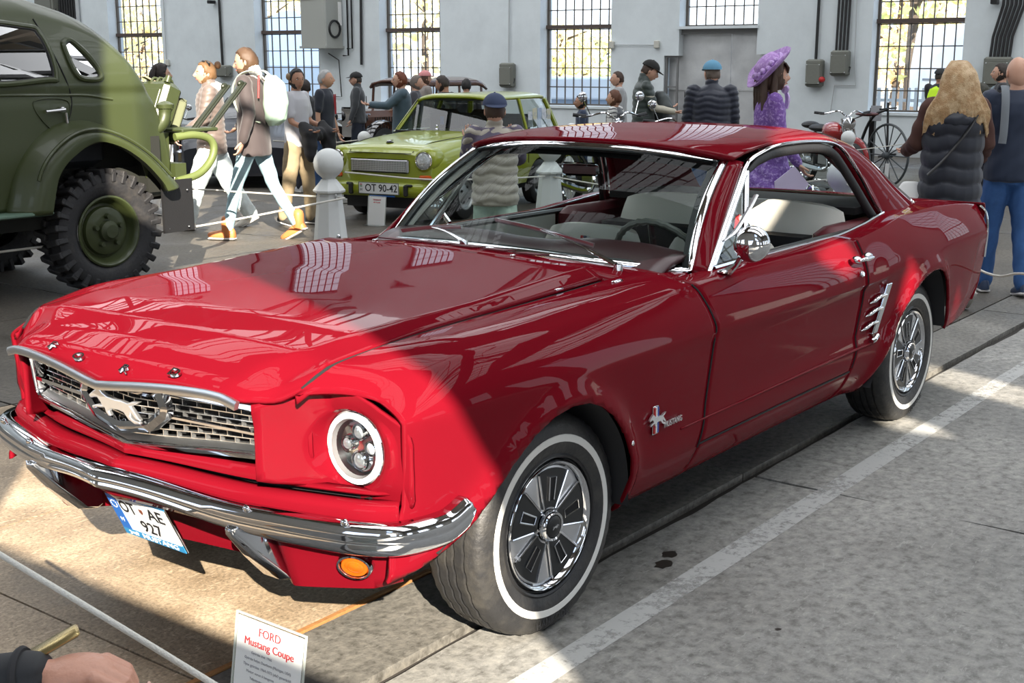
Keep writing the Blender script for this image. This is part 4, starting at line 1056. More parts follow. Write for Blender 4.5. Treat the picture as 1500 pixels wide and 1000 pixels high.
# door mirror
mr = empty('door_mirror', (0, 0, 0), parent=door)
b = MB(); b.tube(cr([(-.98, .800, .905), (-.975, .83, .93), (-.955, .865, .975), (-.95, .885, .99)], 10), [.016, .013, .011, .010, .009, .009, .009, .009, .010, .011], 8); b.box((-.98, .79, .905), (.075, .03, .012), ch=.004); P('mirror_stem', b, CHROME, mr)
Mm = frame_from((.93, .22, .04)); b = MB(); b.lathe([(0, .040), (.022, .038), (.042, .030), (.056, .016), (.060, 0), (.058, -.006), (.0, -.004)], 32, M=Mm, T=(-.955, .893, 1.005)); P('mirror_shell', b, CHROME, mr)
mr2 = empty('door_mirror', (0, 0, 0), parent=car)
b = MB(); b.lathe([(0, .040), (.022, .038), (.042, .030), (.056, .016), (.060, 0), (0, -.004)], 24, M=frame_from((.93, -.2, .04)), T=(-1.45, -.86, .965)); b.tube([(-1.45, -.79, .90), (-1.45, -.84, .95)], .011); P('mirror_shell', b, CHROME, mr2)

# wipers, antenna, washer nozzles
def wiper(piv, mid, tip0, tip1):
    w = MB(); w.lathe([(0, .020), (.014, .018), (.016, .0), (.017, -.012)], 16, T=piv); w.tube(cr([np.array(piv)+(0, 0, .012), np.array(mid)*.5+np.array(piv)*.5+(0, 0, .014), mid], 8), [.010, .010, .008, .006, .005, .005, .005, .005], 6, squash=(1, .6)); w = P('wiper', w, CHROME, angle=60)
    b = MB(); b.sweep(cr([tip0, mid, tip1], 14), [(-.006, 0), (-.006, .005), (.006, .005), (.006, 0), (.001, -.010), (-.001, -.010)]); P('wiper_blade', b, BRUSHED, w)
def wsp(s, t, up=.022):
    i = (s+1)/2*60; q = WSG[:, int(i)]; k = t*13; j = int(min(k, 12)); p = q[j]*(1-(k-j))+q[j+1]*(k-j); return p+nws*up
wiper((-.655, -.055, .955), wsp(-.42, .10), wsp(-.72, .055), wsp(-.20, .12))
wiper((-.685, .56, .925), wsp(.30, .16), wsp(.02, .20), wsp(.60, .09))
b = MB(); b.lathe([(.022, 0), (.016, .006), (.010, .020), (.007, .034), (.003, .040), (0, .041)], 16, T=(-.69, -.70, .897)); P('antenna_base', b, CHROME)
b = MB()
for y in (.30, -.30): b.box((-.47, y*1.0, .992-.02), (.022, .012, .010), ch=.003)
b.box((-.525, .66, .918), (.05, .016, .010), ch=.003); b.box((-.30, .60, .918), (.04, .008, .010), ch=.002); P('washer_nozzle', b, CHROME)

# boot lid, tail panel, rear bumper
b = MB(); ys = np.linspace(-.60, .60, 30); xq = np.linspace(-3.74, -3.10, 16); Xg, Yg = np.meshgrid(xq, ys, indexing='ij')
b.grid(np.stack([Xg, Yg, np.interp(Xg, [-3.74, -3.5, -3.1], [.878, .903, .910])+.012*(1-(Yg/.6)**2)], -1)); o = P('boot_lid', b, RED, angle=60); solid(o, .01, 1)
b = MB(); tp = cr([(-3.715, .885), (-3.75, .87), (-3.745, .75), (-3.76, .60), (-3.74, .50), (-3.66, .42)], 16); ys = np.linspace(-.77, .77, 12)
b.grid(np.array([[(x, y, z) for x, z in tp] for y in ys])); o = P('tail_panel', b, RED, angle=60); solid(o, .01, 1)
b = MB(); pb_ = cr([(-3.74, .725, .50), (-3.79, .66, .50), (-3.83, .3, .50), (-3.83, -.3, .50), (-3.79, -.66, .50), (-3.74, -.725, .50)], 50); b.sweep(pb_, [(-.02, -.045), (.02, -.04), (.03, 0), (.02, .04), (-.02, .045)]); P('rear_bumper', b, CHROME, angle=60)
for s in (1, -1):
    xq, zq = -3.752, .885
    b = MB(); b.tube(cr([(-3.715, .755*s, .882), (-3.752, .778*s, .84), (-3.757, .790*s, .75), (-3.757, .785*s, .62)], 20), .006, 6); P('tail_trim', b, CHROME)
    for k in range(3):
        b = MB(); b.box((-3.765, s*(.47+.075*k), .70), (.03, .055, .19), ch=.008); P('tail_lamp', b, mat('tail_red', (.35, .01, .01), .2, 0, 1))

# --- cabin
b = MB(); b.box((-1.85, 0, .42), (2.0, 1.30, .05)); b.box((-1.0, 0, .62), (.08, 1.34, .40)); P('cabin_floor', b, mat('black_carpet', (.02, .018, .018), .95))
b = MB(); b.box((-2.67, 0, .955), (.44, 1.24, .03)); b.box((-2.85, 0, .90), (.5, 1.2, .02)); P('parcel_shelf', b, mat('black_carpet'))
for s in (1, -1):
    b = MB(); b.box((-1.55, .700*s, .70), (1.10, .03, .40), ch=.01); P('door_card', b, CREAM); b = MB(); b.box((-1.6, .695*s, .898), (1.3, .04, .02), ch=.008); P('door_cap', b, BLACK)
    b = MB(); b.box((-2.50, .64*s, .74), (.80, .12, .36), ch=.03); P('rear_side_trim', b, MAROON)
    b = MB(); b.add([(x, y*s*.972, z) for x, y, z in np.vstack([fe[::3]+(-.01, -.02, 0), be[::3][::-1]*np.array([1, .80, 1])+(.02, 0, 0)])], [tuple(range(16))]); P('pillar_lining', b, MAROON, smooth=False)
    b = MB(); q = pa*np.array([1, s, 1]); b.tube(q+np.array([-.035, -.028*s, -.01]), .017, 8); P('pillar_trim', b, CREAM)
b = MB(); b.grid(Rf[::3, ::4]*np.array([1, .96, 1])+np.array([0, 0, -.045])); P('headliner', b, mat('headliner_black', (.015, .014, .014), .9))
# dashboard
b = MB(); dp = cr([(-.80, .885), (-.90, .925), (-1.02, .935), (-1.08, .915), (-1.09, .87), (-1.05, .76)], 18); ys = np.linspace(-.64, .64, 24)
rows = []
for y in ys:
    hump = .02*math.exp(-((y-.34)/.20)**4)+.012*math.exp(-((y+.36)/.2)**4); rows.append([(x, y, z+hump) for x, z in dp])
b.grid(np.array(rows)); o = P('dashboard', b, mat('dash_maroon', (.045, .012, .014), .35)); solid(o, .02, 0)
b = MB(); b.box((-1.085, .34, .885), (.02, .34, .07), ch=.01); P('instrument_panel', b, BLACK)
# steering wheel
cst = np.array([-1.29, .36, .845]); Ms = frame_from((-.90, 0, .44)); a = np.linspace(0, 2*math.pi, 73)[:-1]
rr = .187+.0025*np.sin(a*30)
b = MB(); b.tube((np.stack([rr*np.cos(a), rr*np.sin(a), 0*a], 1) @ Ms.T)+cst, .0125, 8, closed=True); sw = P('steering_wheel', b, mat('wheel_rim_grey', (.10, .10, .085), .35))
b = MB()
for t in (math.pi*.5, math.pi*1.17, math.pi*1.83): b.tube([cst+Ms @ np.array([0, 0, -.03]), cst+Ms @ np.array([.18*math.cos(t-math.pi/2+math.pi/2), .18*math.sin(t), 0])], [.012, .009], 8, squash=(1.4, .5))
b.lathe([(0, 0), (.04, -.005), (.05, -.03), (.02, -.05)], 20, M=Ms, T=cst); b.tube([cst+Ms @ np.array([0, 0, -.03]), cst+Ms @ np.array([0, 0, -.30])], .022, 8); P('wheel_spoke', b, CHROME, sw)
# seats
def seat(name, w, x, y, hb, lab, top=.06, thick=.10, lean=.22, zb=.46, taper=.16, corner=4):
    e = empty(name, (x, y, zb), parent=car)
    b = MB(); rows = []
    ys = np.linspace(-1, 1, 21)
    outer = []
    for t in np.linspace(0, 1, 16):
        wt = w/2*(1-taper*t**6-.03*t); rise = hb*t
        f = (1-np.abs(ys)**6)**(1/2.)
        crown = hb*.05*(1-ys**2)*t
        rows.append(np.stack([-lean*rise-.015*np.cos(ys*math.pi)*.6+thick/2*f*(1-.55*t**3), ys*wt, rise*(1-.06*(np.abs(ys)**corner)*t)+crown*0], -1))
    A = np.array(rows); Bk = A.copy(); Bk[..., 0] = 2*(-lean*A[..., 2])-A[..., 0]
    Gf = np.concatenate([A, Bk[:, ::-1]], 1); b.grid(Gf, cv=True)
    k = Gf.shape[1]; b.F.append(tuple((15*k+i) for i in range(k))); b.M.append(0)
    q = P('seat_back', b, CREAM, e, angle=50); 
    for t in (.35, .55, .75):
        bb = MB(); i = int(t*15); bb.tube(A[i][2:-2]+(.001, 0, 0), .0022, 4); P('seam', bb, mat('cream_seam', (.45, .43, .36), .6), q)
    b = MB(); b.box((.24, 0, -.03), (.50, w*.98, .14), ch=.05); q = P('seat_cushion', b, CREAM, e, angle=30); bevel(q, .02)
    return e
for s in (1, -1):
    e = seat('front_seat', .54, -1.70, .35 if s > 0 else -.27, .44, '', thick=.11)
    bar = MB(); bar.box((.02, 0, .33), (.012, .02, .10)); 
    for k, c_ in enumerate(((.6, .03, .03), (.02, .03, .10), (.6, .6, .6))):
        bb = MB(); bb.box((-.018, (k-1)*.016, .355), (.01, .010, .085), R=rotm(0, -.22, 0)); P('seat_badge_bar', bb, mat('badge_%d' % k, c_, .4), e)
    horse('seat_badge', .075, .06, .006, mat('badge_dark', (.03, .04, .05), .4), e, np.stack([(0, 1, 0), (-.2, 0, 1), (1, 0, .2)], 1).astype(float), (-.010, 0, .355))
e = seat('rear_seat', 1.16, -2.28, .07, .53, '', thick=.12, lean=.18, taper=.05, corner=7)
horse('seat_badge', .075, .06, .006, mat('badge_dark', (.03, .04, .05), .4), e, np.stack([(0, 1, 0), (-.2, 0, 1), (1, 0, .2)], 1).astype(float), (-.012, .08, .41))
bb = MB(); bb.box((-.014, .08, .43), (.01, .016, .07), R=rotm(0, -.2, 0)); P('seat_badge_bar', bb, MATS['badge_0'], e)
# rear-view mirror
b = MB(); b.box((-1.33, -.03, 1.175), (.02, .15, .05), R=rotm(0, .25, .25), ch=.012); b.tube([(-1.325, 0, 1.20), (-1.25, 0, 1.262)], .007, 6); P('rear_view_mirror', b, CHROME)
# ================================================================ OTHER VEHICLES
FWD = np.array([-.7773, -.5913, 0.])*0+np.array([math.cos(_yaw), math.sin(_yaw), 0.]); RGT = np.array([math.sin(_yaw), -math.cos(_yaw), 0.])
FV = np.array([math.cos(_pitch)*math.cos(_yaw), math.cos(_pitch)*math.sin(_yaw), -math.sin(_pitch)]); UV = np.cross(RGT, FV)
def ray(px, py): return FV+RGT*(px-750)/1851.2+UV*(500-py)/1851.2
def on(px, py, ax, v):
    """point of the scene that lies at ax = v along the line of sight through a place in the photograph"""
    d = ray(px, py); i = 'XYZ'.index(ax); return CAM+d*(v-CAM[i])/d[i]
def at_depth(px, py, D): return CAM+ray(px, py)*D

def rings(b, R_, mi=0, caps=True, **k):
    """R_: list of closed rings (n,3)"""
    G = np.array(R_); base = b.n; b.grid(G, mi, cv=True, **k); n = G.shape[1]
    if caps: b.F += [tuple(base+i for i in range(n)), tuple(base+(len(G)-1)*n+i for i in range(n-1, -1, -1))]; b.M += [mi, mi]
    return b

# ---------------- olive military saloon, seen from its rear left quarter
OLIVE = mat('olive_paint', (.042, .054, .018), .42, 0, .15, bump=(40, .03)); OLIVED = mat('olive_dark', (.035, .045, .016), .6)
mil = empty('military_car', (-2.59, -4.85, 0), 0, 'olive green military four-wheel-drive saloon with chunky tyres and a fuel can on its rear', 'car')
def lw(x, y, z): return (x+2.59, y+4.85, z)           # world numbers to the car's own frame
def MP_(name, b, m, parent=None, **k): return b.build(name, m, parent or mil, **k)
# body shell: outline in the XZ plane, lofted across with tumblehome
prof = cr([(.9, .62), (.9, 1.0), (.9, 1.36), (.9, 1.47), (.9, 1.80), (.85, 1.98), (.42, 2.02), (.10, 1.955), (-.09, 1.87), (-.26, 1.72), (-.39, 1.55), (-.51, 1.40), (-.60, 1.22), (-.66, 1.02), (-.66, .80), (-.58, .62)], 90)
def ybody(x, z):
    """half width measured from the car's centre line"""
    return .80-.03*sstep(1.0, .6, z)-.30*np.clip((z-1.40)/.6, 0, 1)**1.6-.10*sstep(-.25, -.66, x)*1.2-.012*sstep(1.43, 1.37, z)*sstep(1.30, 1.37, z)
YC = -.82
def mil_side(sgn):
    xs = np.linspace(.9, -.66, 90); zb = .62
    ztopf = np.interp(xs, prof[38:][::-1, 0], prof[38:][::-1, 1]) if False else np.array([prof[(np.abs(prof[:, 0]-x)+(prof[:, 1] < 1.2)*(x > -.5)*9).argmin(), 1] for x in xs])
    o = np.array([(.85, 1.99), (.42, 2.02), (.10, 1.955), (-.09, 1.87), (-.26, 1.72), (-.39, 1.55), (-.51, 1.40), (-.60, 1.22), (-.66, 1.0)])
    ztopf = pch(xs, o[:, 0], o[:, 1])
    R_ = []
    for x, zt in zip(xs, ztopf):
        z0 = .62
        if -.42 < x < .40: z0 = .62+.42*math.sqrt(max(0, 1-((x+.01)/.41)**2))
        zz = np.linspace(z0, zt, 46); y = ybody(x, zz)
        k = np.clip((zz-(zt-.16))/.16, 0, 1); y = y*(1-.30*(1-np.sqrt(np.clip(1-k**2, 0, 1)))); R_.append(np.stack([np.full(46, x), YC+sgn*y, zz], -1))
    return np.array(R_)
QW = np.array([(-2.40, 1.70), (-2.46, 1.725), (-2.54, 1.65), (-2.595, 1.56), (-2.615, 1.49), (-2.57, 1.465), (-2.46, 1.475), (-2.42, 1.52), (-2.40, 1.60)])
DW = np.array([(-1.69, 1.81), (-2.17, 1.81), (-2.25, 1.76), (-2.275, 1.62), (-2.265, 1.48), (-2.20, 1.465), (-1.69, 1.465)])
def inside(P_, x, z):
    c = False; n = len(P_)
    for i in range(n):
        (x1, z1), (x2, z2) = P_[i], P_[(i+1) % n]
        if (z1 > z) != (z2 > z) and x < (x2-x1)*(z-z1)/(z2-z1)+x1: c = not c
    return c
def side_pt(x, z, sgn=1, off=0):
    o = np.array([(.85, 1.99), (.42, 2.02), (.10, 1.955), (-.09, 1.87), (-.26, 1.72), (-.39, 1.55), (-.51, 1.40), (-.60, 1.22), (-.66, 1.0)])
    zt = float(pch(np.array([x]), o[:, 0], o[:, 1])[0]); y = float(ybody(x, z)); k = min(1, max(0, (z-(zt-.16))/.16)); y *= 1-.30*(1-math.sqrt(1-k*k)); return (x, YC+sgn*(y+off), z)
def cut_mesh(name, G, holes, m, parent, thick=.02):
    """grid with polygonal windows knocked out (cells whose centre falls in a hole are dropped, edge verts snapped to the outline)"""
    a, b_ = G.shape[:2]; b = MB(); F = []
    V = G.copy()
    for i in range(a-1):
        for j in range(b_-1):
            c = (G[i, j]+G[i+1, j]+G[i+1, j+1]+G[i, j+1])/4
            if any(inside(h, c[0], c[2]) for h in holes): continue
            F.append((i*b_+j, (i+1)*b_+j, (i+1)*b_+j+1, i*b_+j+1))
    b.add(V.reshape(-1, 3), F); o = b.build(name, m, parent, angle=55); solid(o, thick); return o
hol = [[(x+2.59, z) for x, z in QW], [(x+2.59, z) for x, z in DW]]
G1 = mil_side(1); fullG = np.concatenate([G1, mil_side(-1)[:, ::-1]], 1)
# finer grid for clean window edges
shell = cut_mesh('body', fullG, hol, OLIVE, mil)
for nm, h in (('quarter_window_rim', hol[0]), ('door_window_rim', hol[1])):
    for sgn in (1, -1):
        P_ = cr([side_pt(x, z, sgn, .006) for x, z in h], 60, closed=True); b = MB(); b.tube(P_, .020, 8, closed=True); o = MP_(nm, b, OLIVE)
        b = MB(); b.tube(np.array([0, YC*.0, 0])+P_*np.array([1, 1, 1]), .012, 6, closed=True); c = P_.mean(0)
        b = MB(); b.tube(c+(P_-c)*.93, .012, 6, closed=True); MP_('window_seal', b, BLACKR, o)
        b = MB(); n = len(P_); b.add(c+(P_-c)*.95, [tuple(range(n))]); MP_('window_glass', b, glass_mat('old_glass', (.30, .34, .36), .8), o, smooth=False)
def seam(pts, r, m, name, parent=None):
    b = MB(); b.tube(cr([side_pt(x, z, 1, .002) for x, z in pts], 40), r, 6); return MP_(name, b, m, parent)
seam([(.34, 1.86), (.31, 1.72), (.26, 1.5), (.22, 1.36), (.235, 1.26), (.28, 1.16)], .005, DARK, 'door_gap')
for pts in ([(.9, 1.372), (.6, 1.37), (.3, 1.365), (.1, 1.36), (-.10, 1.33)],): seam(pts, .010, OLIVE, 'belt_ridge')
b = MB(); R2 = [side_pt(x, z, 1, .004) for x, z in ((.50, 1.33), (.26, 1.33), (.255, 1.20), (.27, 1.12), (.33, 1.10), (.46, 1.21))]; b.tube(cr(R2, 40, closed=True), .004, 6, closed=True); hdl = MP_('handle_recess', b, OLIVED)
b = MB(); b.tube([side_pt(.44, 1.262, 1, .03), side_pt(.30, 1.272, 1, .035)], [.010, .013], 8); b.ell(side_pt(.31, 1.272, 1, .02), (.025, .02, .022)); b.tube([side_pt(.285, 1.25, 1, .02), side_pt(.272, 1.12, 1, .015)], .008, 6); MP_('door_handle', b, BRUSHED)
# wing over the rear wheel
def arcw(pts): return cr([(x+2.59, z) for x, z in pts], 60)
ao = arcw([(-1.84, .60), (-1.95, .93), (-2.17, 1.14), (-2.42, 1.19), (-2.67, 1.12), (-2.92, .97), (-3.12, .78), (-3.20, .70)])
ai = arcw([(-2.07, .60), (-2.15, .86), (-2.31, 1.00), (-2.47, 1.06), (-2.66, 1.01), (-2.83, .90), (-2.97, .76), (-3.02, .68)])
rows = []
for t in np.linspace(0, 1, 12):
    q = ao*(1-t)+ai*t; y = -.02+.15*math.sin(math.pi*min(1, t*1.25)*.5)-.02*t
    rows.append(np.column_stack([q[:, 0], np.full(60, y), q[:, 1]]))
q = ai; rows.append(np.column_stack([q[:, 0], np.full(60, .06), q[:, 1]])); rows.insert(0, np.column_stack([ao[:, 0], np.full(60, -.14), ao[:, 1]+.01]))
for sgn in (1, -1):
    R3 = np.array(rows)
    if sgn < 0: R3 = R3*np.array([1, -1, 1])+np.array([0, 2*YC, 0])
    b = MB(); b.grid(R3); o = MP_('rear_wing', b, OLIVE, angle=60); solid(o, .015, 0)
b = MB(); q = ao*.62+ai*.38; b.tube(np.column_stack([q[6:50, 0], np.full(44, .115), q[6:50, 1]]), .012, 6); MP_('wing_ridge', b, OLIVE)
b = MB(); b.box(lw(-1.6, -4.86, .605), (1.0, .22, .03), ch=.01); MP_('running_board', b, mat('olive_worn', (.10, .16, .12), .4))
b = MB(); b.box(lw(-1.9, -5.67, .62), (1.6, 1.30, .30)); b.box((-.45, YC, .72), (.5, 1.3, .25)); b.box((0, YC, .85), (.8, 1.20, .46)); b.box((-.45, YC-.0, .86), (.12, 1.5, .40)); b.box((.7, YC, 1.0), (.06, 1.4, .7)); b.box((-.35, YC, 1.3), (.2, 1.2, .15)); MP_('chassis', b, mat('chassis_black', (.012, .013, .010), .8))
b = MB(); b.box((.55, YC, 1.20), (.3, 1.3, .55), ch=.06); b.box((.1, YC, 1.0), (.5, 1.3, .3), ch=.06); MP_('bench_seat', b, mat('seat_dark', (.02, .025, .03), .7))
b = MB(); b.box(lw(-3.20, -4.88, .55), (.30, .02, .38), R=rotm(0, 0, .12)); mf = MP_('mudflap', b, BLACKR)
for (x, z) in ((-3.10, .66), (-3.28, .66), (-3.10, .39), (-3.28, .39)): b = MB(); b.ell(lw(x, -4.865, z), (.008, .008, .008), 8, 5); MP_('rivet', b, BRUSHED, mf)
# chunky wheel
def lug_wheel(parent, loc, rz=0):
    w = empty('wheel', loc, rz, parent=parent); R0 = .415
    prof = [(.24, -.10), (.30, -.125), (.37, -.13), (.40, -.11), (.405, 0), (.40, .11), (.37, .13), (.30, .125), (.25, .105), (.24, .09)]
    a = np.arange(72)*2*math.pi/72; b = MB(); b.grid(np.array([[(r*math.cos(t), h, r*math.sin(t)) for r, h in prof] for t in a]), cu=True); ty = b.build('tyre', mat('lug_rubber', (.018, .018, .02), .7, bump=(50, .3), vary=(12, (.05, .045, .04), (.5, .8))), w, angle=50)
    lug = None
    for k in range(28):
        for sg in (-1, 1):
            t = (k+(.5 if sg > 0 else 0))*2*math.pi/28
            if lug is None: bb = MB(); bb.box((0, 0, 0), (.045, .135, .042), ch=.006); bb.box((0, .055, -.035), (.040, .03, .075), ch=.006); lug = bb.build('tread_block', MATS['lug_rubber'], w, smooth=False); o = lug
            else: o = lug.copy(); COL.objects.link(o)
            o.location = (math.cos(t)*R0, sg*.066, math.sin(t)*R0); o.rotation_euler = (0, math.pi/2-t, 0 if sg > 0 else math.pi)
            o.rotation_mode = 'XYZ'; M_ = Matrix.Rotation(math.pi/2-t, 4, 'Y') @ Matrix.Rotation((0 if sg > 0 else math.pi)+sg*.22, 4, 'Z'); o.rotation_euler = M_.to_euler()
    P2 = [(.245, .10), (.25, .118), (.238, .122), (.225, .112), (.215, .085), (.205, .06), (.19, .045), (.175, .05), (.165, .078), (.13, .092), (.10, .094), (0, .094)]
    b = MB(); b.grid(np.array([[(r*math.cos(t), h, r*math.sin(t)) for r, h in P2] for t in a]), cu=True); b.build('rim', OLIVE, w, angle=40)
    P3 = [(.075, .09), (.072, .125), (.055, .135), (.045, .15), (0, .152)]
    b = MB(); b.grid(np.array([[(r*math.cos(t), h, r*math.sin(t)) for r, h in P3] for t in a[::3]]), cu=True); b.build('hub', OLIVED, w, angle=40)
    for k in range(5):
        t = k*2*math.pi/5+.3; b = MB(); b.lathe([(0, .125), (.016, .125), (.018, .118), (.020, .09)], 10, M=np.array([[1, 0, 0], [0, 0, 1], [0, -1, 0]]).astype(float)*np.array([1, 1, 1]), T=(.105*math.cos(t), 0, .105*math.sin(t))); b.build('wheel_nut', OLIVED, w)
    return w
lw1 = lug_wheel(mil, (0, -.13, .425)); 
copy_tree(lw1, mil, (.02, -1.55, .425), math.pi)
# fuel can in its cradle, filler neck, tow frame, folding stakes
cpt = lw(-3.44, -5.42, 1.21)
cn = empty('fuel_can', cpt, parent=mil); cn.rotation_euler = (0, -.42, 0)
b = MB(); b.box((0, 0, 0), (.17, .36, .46), ch=.035); b.box((0, 0, 0), (.182, .30, .36), ch=.03); o = b.build('can_body', OLIVE, cn, angle=30)
b = MB()
for y in (-.07, 0, .07): b.tube(cr([(-.0+.05, y, .22), (.03, y, .265), (-.03, y, .265), (-.05, y, .22)], 10), .010, 6)
b.tube([(.05, .13, .22), (.05, .13, .27)], .025, 10); b.build('can_handle', OLIVE, cn)
STRAP = mat('canvas_strap', (.36, .30, .20), .9)
b = MB(); b.box((-.105, -.10, .0), (.012, .05, .52)); b.box((0, -.10, .245), (.22, .05, .012)); b.build('strap', STRAP, cn, smooth=False)
b = MB(); b.box((-.13, .03, -.02), (.07, .30, .36), ch=.03); b.build('canvas_bag', mat('canvas_green', (.13, .14, .08), .9, bump=(30, .4)), cn, angle=40)
b = MB(); b.tube(cr([lw(-3.03, -5.1, 1.06), lw(-3.10, -5.02, 1.08), lw(-3.20, -5.0, 1.15), lw(-3.23, -5.0, 1.25)], 14), [.045]*13+[.055], 12); b.lathe([(.06, 0), (.065, .03), (.03, .05), (0, .055)], 16, T=lw(-3.23, -5.0, 1.25)); MP_('filler_neck', b, OLIVE, angle=60)
b = MB(); b.tube(cr([lw(-3.30, -5.0, 1.04), lw(-3.45, -4.97, 1.05), lw(-3.58, -4.96, 1.02), lw(-3.62, -4.95, .95), lw(-3.58, -4.95, .85), lw(-3.46, -4.95, .76), lw(-3.26, -4.95, .72)], 40), .030, 10); MP_('tow_loop', b, mat('olive_light', (.12, .15, .045), .5), angle=60)
b = MB(); b.box(lw(-3.52, -5.12, 1.085), (.34, .30, .03), ch=.008); b.box(lw(-3.25, -5.1, .92), (.10, .06, .30)); b.box(lw(-3.30, -5.6, .80), (.10, 1.3, .10)); MP_('rear_bracket', b, OLIVE)
for (a_, c_) in (((279, 193), (329, 127)), ((301, 193), (353, 123))):
    p, q = on(*a_, 'Y', -5.05), on(*c_, 'Y', -5.05); b = MB(); off = np.array([2.59, 4.85, 0]); pts = np.array([p, p*.5+q*.5, q])+off
    b.tube(pts, .022, 6, squash=(1, .5)); b.tube(pts+np.array([-.03, .02, .01]), .012, 6); b.ell(pts[-1], (.035, .02, .03)); MP_('folding_stake', b, mat('stake_dark', (.014, .018, .008), .35))

# ---------------- light green estate car
LIME = mat('lime_paint', (.270, .315, .012), .3, 0, .6); tr_ = empty('estate_car', (-6.6505, -6.079, 0), math.radians(10.79), 'small lime green two-door estate car with round headlamps, plate reading OT 90-42', 'car'); tr_.scale = (.875,)*3
def TPt(name, b, m, parent=None, **k): return b.build(name, m, parent or tr_, **k)
xs = np.linspace(0, -3.45, 100)
ztop_c = pch(xs, [0, -.10, -.4, -.9, -1.42, -1.6, -3.3, -3.45], [.80, .875, .925, .965, .985, .985, .985, .96])
R_ = []
for x, zt in zip(xs, ztop_c):
    zl = .30
    for cx in (-.72, -2.74):
        if abs(x-cx) < .345: zl = .30+.30*math.sqrt(1-((x-cx)/.345)**2)
    hw = .74-.06*max(0, 1+x/.25)**2 if x > -.25 else .74
    hw = hw-.05*max(0, (-x-3.2)/.25)
    zs = np.linspace(zl, .66, 12); y1 = hw-.03*np.clip((.5-zs)/.2, 0, 1); 
    t = np.linspace(0, 1, 26)[1:]
    shz = zt-.07; y2 = hw*np.cos(t*math.pi/2)**.42; z2 = .66+(zt-.66)*np.sin(t*math.pi/2)**.9
    z2 = np.minimum(z2, shz+.07*(1-(y2/hw)**3.5)+.0)
    R_.append(np.column_stack([np.full(37, x), np.r_[y1, y2], np.r_[zs, z2]]))
R_ = np.array(R_); b = MB(); b.grid(np.concatenate([R_, (R_*np.array([1, -1, 1]))[:, ::-1][:, 1:]], 1), flip=True)
n_ = b.n; sec = 73; b.F.append(tuple(range(sec))); b.F.append(tuple(n_-sec+i for i in range(sec-1, -1, -1))); b.M += [0, 0]
TPt('body', b, LIME, angle=45)
b = MB()
for s in (-1, 1):
    b.tube(cr([(-.02, .42*s, .815), (-.3, .47*s, .90), (-.9, .55*s, .945), (-1.40, .60*s, .965)], 30), .004, 6)
b.tube(cr([(.004, -.42, .80), (.012, 0, .80), (.004, .42, .80)], 16), .005, 6); b.tube([(-1.44, .745, .9), (-1.44, .743, .36)], .004, 5); b.tube([(-2.38, .745, .95), (-2.38, .743, .55)], .004, 5); TPt('panel_gap', b, DARK)
b = MB(); b.box((.018, 0, .655), (.03, .78, .155), ch=.02); g = TPt('grille', b, BRUSHED, angle=30)
b = MB(); b.box((.032, 0, .655), (.012, .72, .115)); TPt('grille_back', b, mat('grille_grey', (.16, .17, .16), .5), g)
b = MB()
for k in range(6): b.box((.040, 0, .605+.02*k), (.006, .72, .006))
for k in range(33): b.box((.040, -.35+.022*k, .655), (.006, .006, .115))
o = TPt('grille_bar', b, mat('alu_light', (.66, .67, .66), .35, .6), g, smooth=False); o['kind'] = 'stuff'
for s in (-1, 1):
    h = empty('headlamp', (-.02, .585*s, .725), parent=tr_)
    b = MB(); b.lathe([(.150, -.20), (.148, -.06), (.138, .0), (.120, .03), (.105, .035)], 28, M=frame_from((1, .06*s, 0))); b.build('lamp_pod', LIME, h, angle=60)
    b = MB(); b.lathe([(.106, .03), (.100, .048), (.092, .045)], 28, M=frame_from((1, .06*s, 0))); b.build('lamp_ring', CHROME, h)
    b = MB(); b.lathe([(.093, .040), (.07, .052), (.03, .06), (0, .062)], 24, M=frame_from((1, .06*s, 0))); b.build('lamp_glass', mat('lamp_glass', (.62, .66, .68), .12, .5, 1, bump=(30, .8)), h)
    b = MB(); b.box((.0, .60*s, .535), (.05, .16, .055), ch=.015); TPt('indicator', b, mat('amber_lens'))
    b = MB(); b.box((.055, .37*s, .385), (.07, .045, .13), ch=.012); b.box((.03, .40*s, .44), (.05, .09, .03), ch=.01); TPt('overrider', b, BLACKR)
b = MB(); rows = [(.0, .30), (.045, .32), (.055, .38), (.04, .455), (.0, .47)]
b.grid(np.array([[(x-.08*(abs(y)/.74)**4, y, z) for x, z in rows] for y in np.linspace(-.745, .745, 24)]), flip=False); o = TPt('front_bumper', b, LIME, angle=60)
b = MB(); b.box((-.25, 0, .24), (.4, 1.0, .14)); b.box((-1.7, 0, .30), (3.0, 1.3, .14)); b.box((-.72, 0, .42), (.6, 1.2, .36)); b.box((-2.74, 0, .42), (.6, 1.2, .36)); TPt('underbody', b, MATS['underbody_black'])
MX = np.stack([(0, 1, 0), (0, 0, 1), (1, 0, 0)], 1).astype(float)
pl_ = empty('number_plate', (.078, .02, .40), parent=tr_); b = MB(); b.box((0, 0, 0), (.008, .54, .135), ch=.003); b.build('plate_sheet', PWHITE, pl_); b = MB()
for q_, d_ in (((.005, 0, .064), (.003, .54, .005)), ((.005, 0, -.064), (.003, .54, .005)), ((.005, .267, 0), (.003, .005, .13)), ((.005, -.267, 0), (.003, .005, .13))): b.box(q_, d_)
b.build('plate_border', INK, pl_, smooth=False)
text('plate_lettering', 'OT 90-42', .118, INK, pl_, (.006, .035, 0), MX, maxw=.43, bold=True)
for k, c_ in enumerate(((.45, .02, .02), (.7, .7, .7), (.02, .25, .05))): b = MB(); b.box((.006, -.235, .040-.010*k), (.003, .030, .009)); b.build('flag_bar', mat('flag_%d' % k, c_, .5), pl_, smooth=False)
text('country_letter', 'H', .045, INK, pl_, (.006, -.235, -.02), MX)
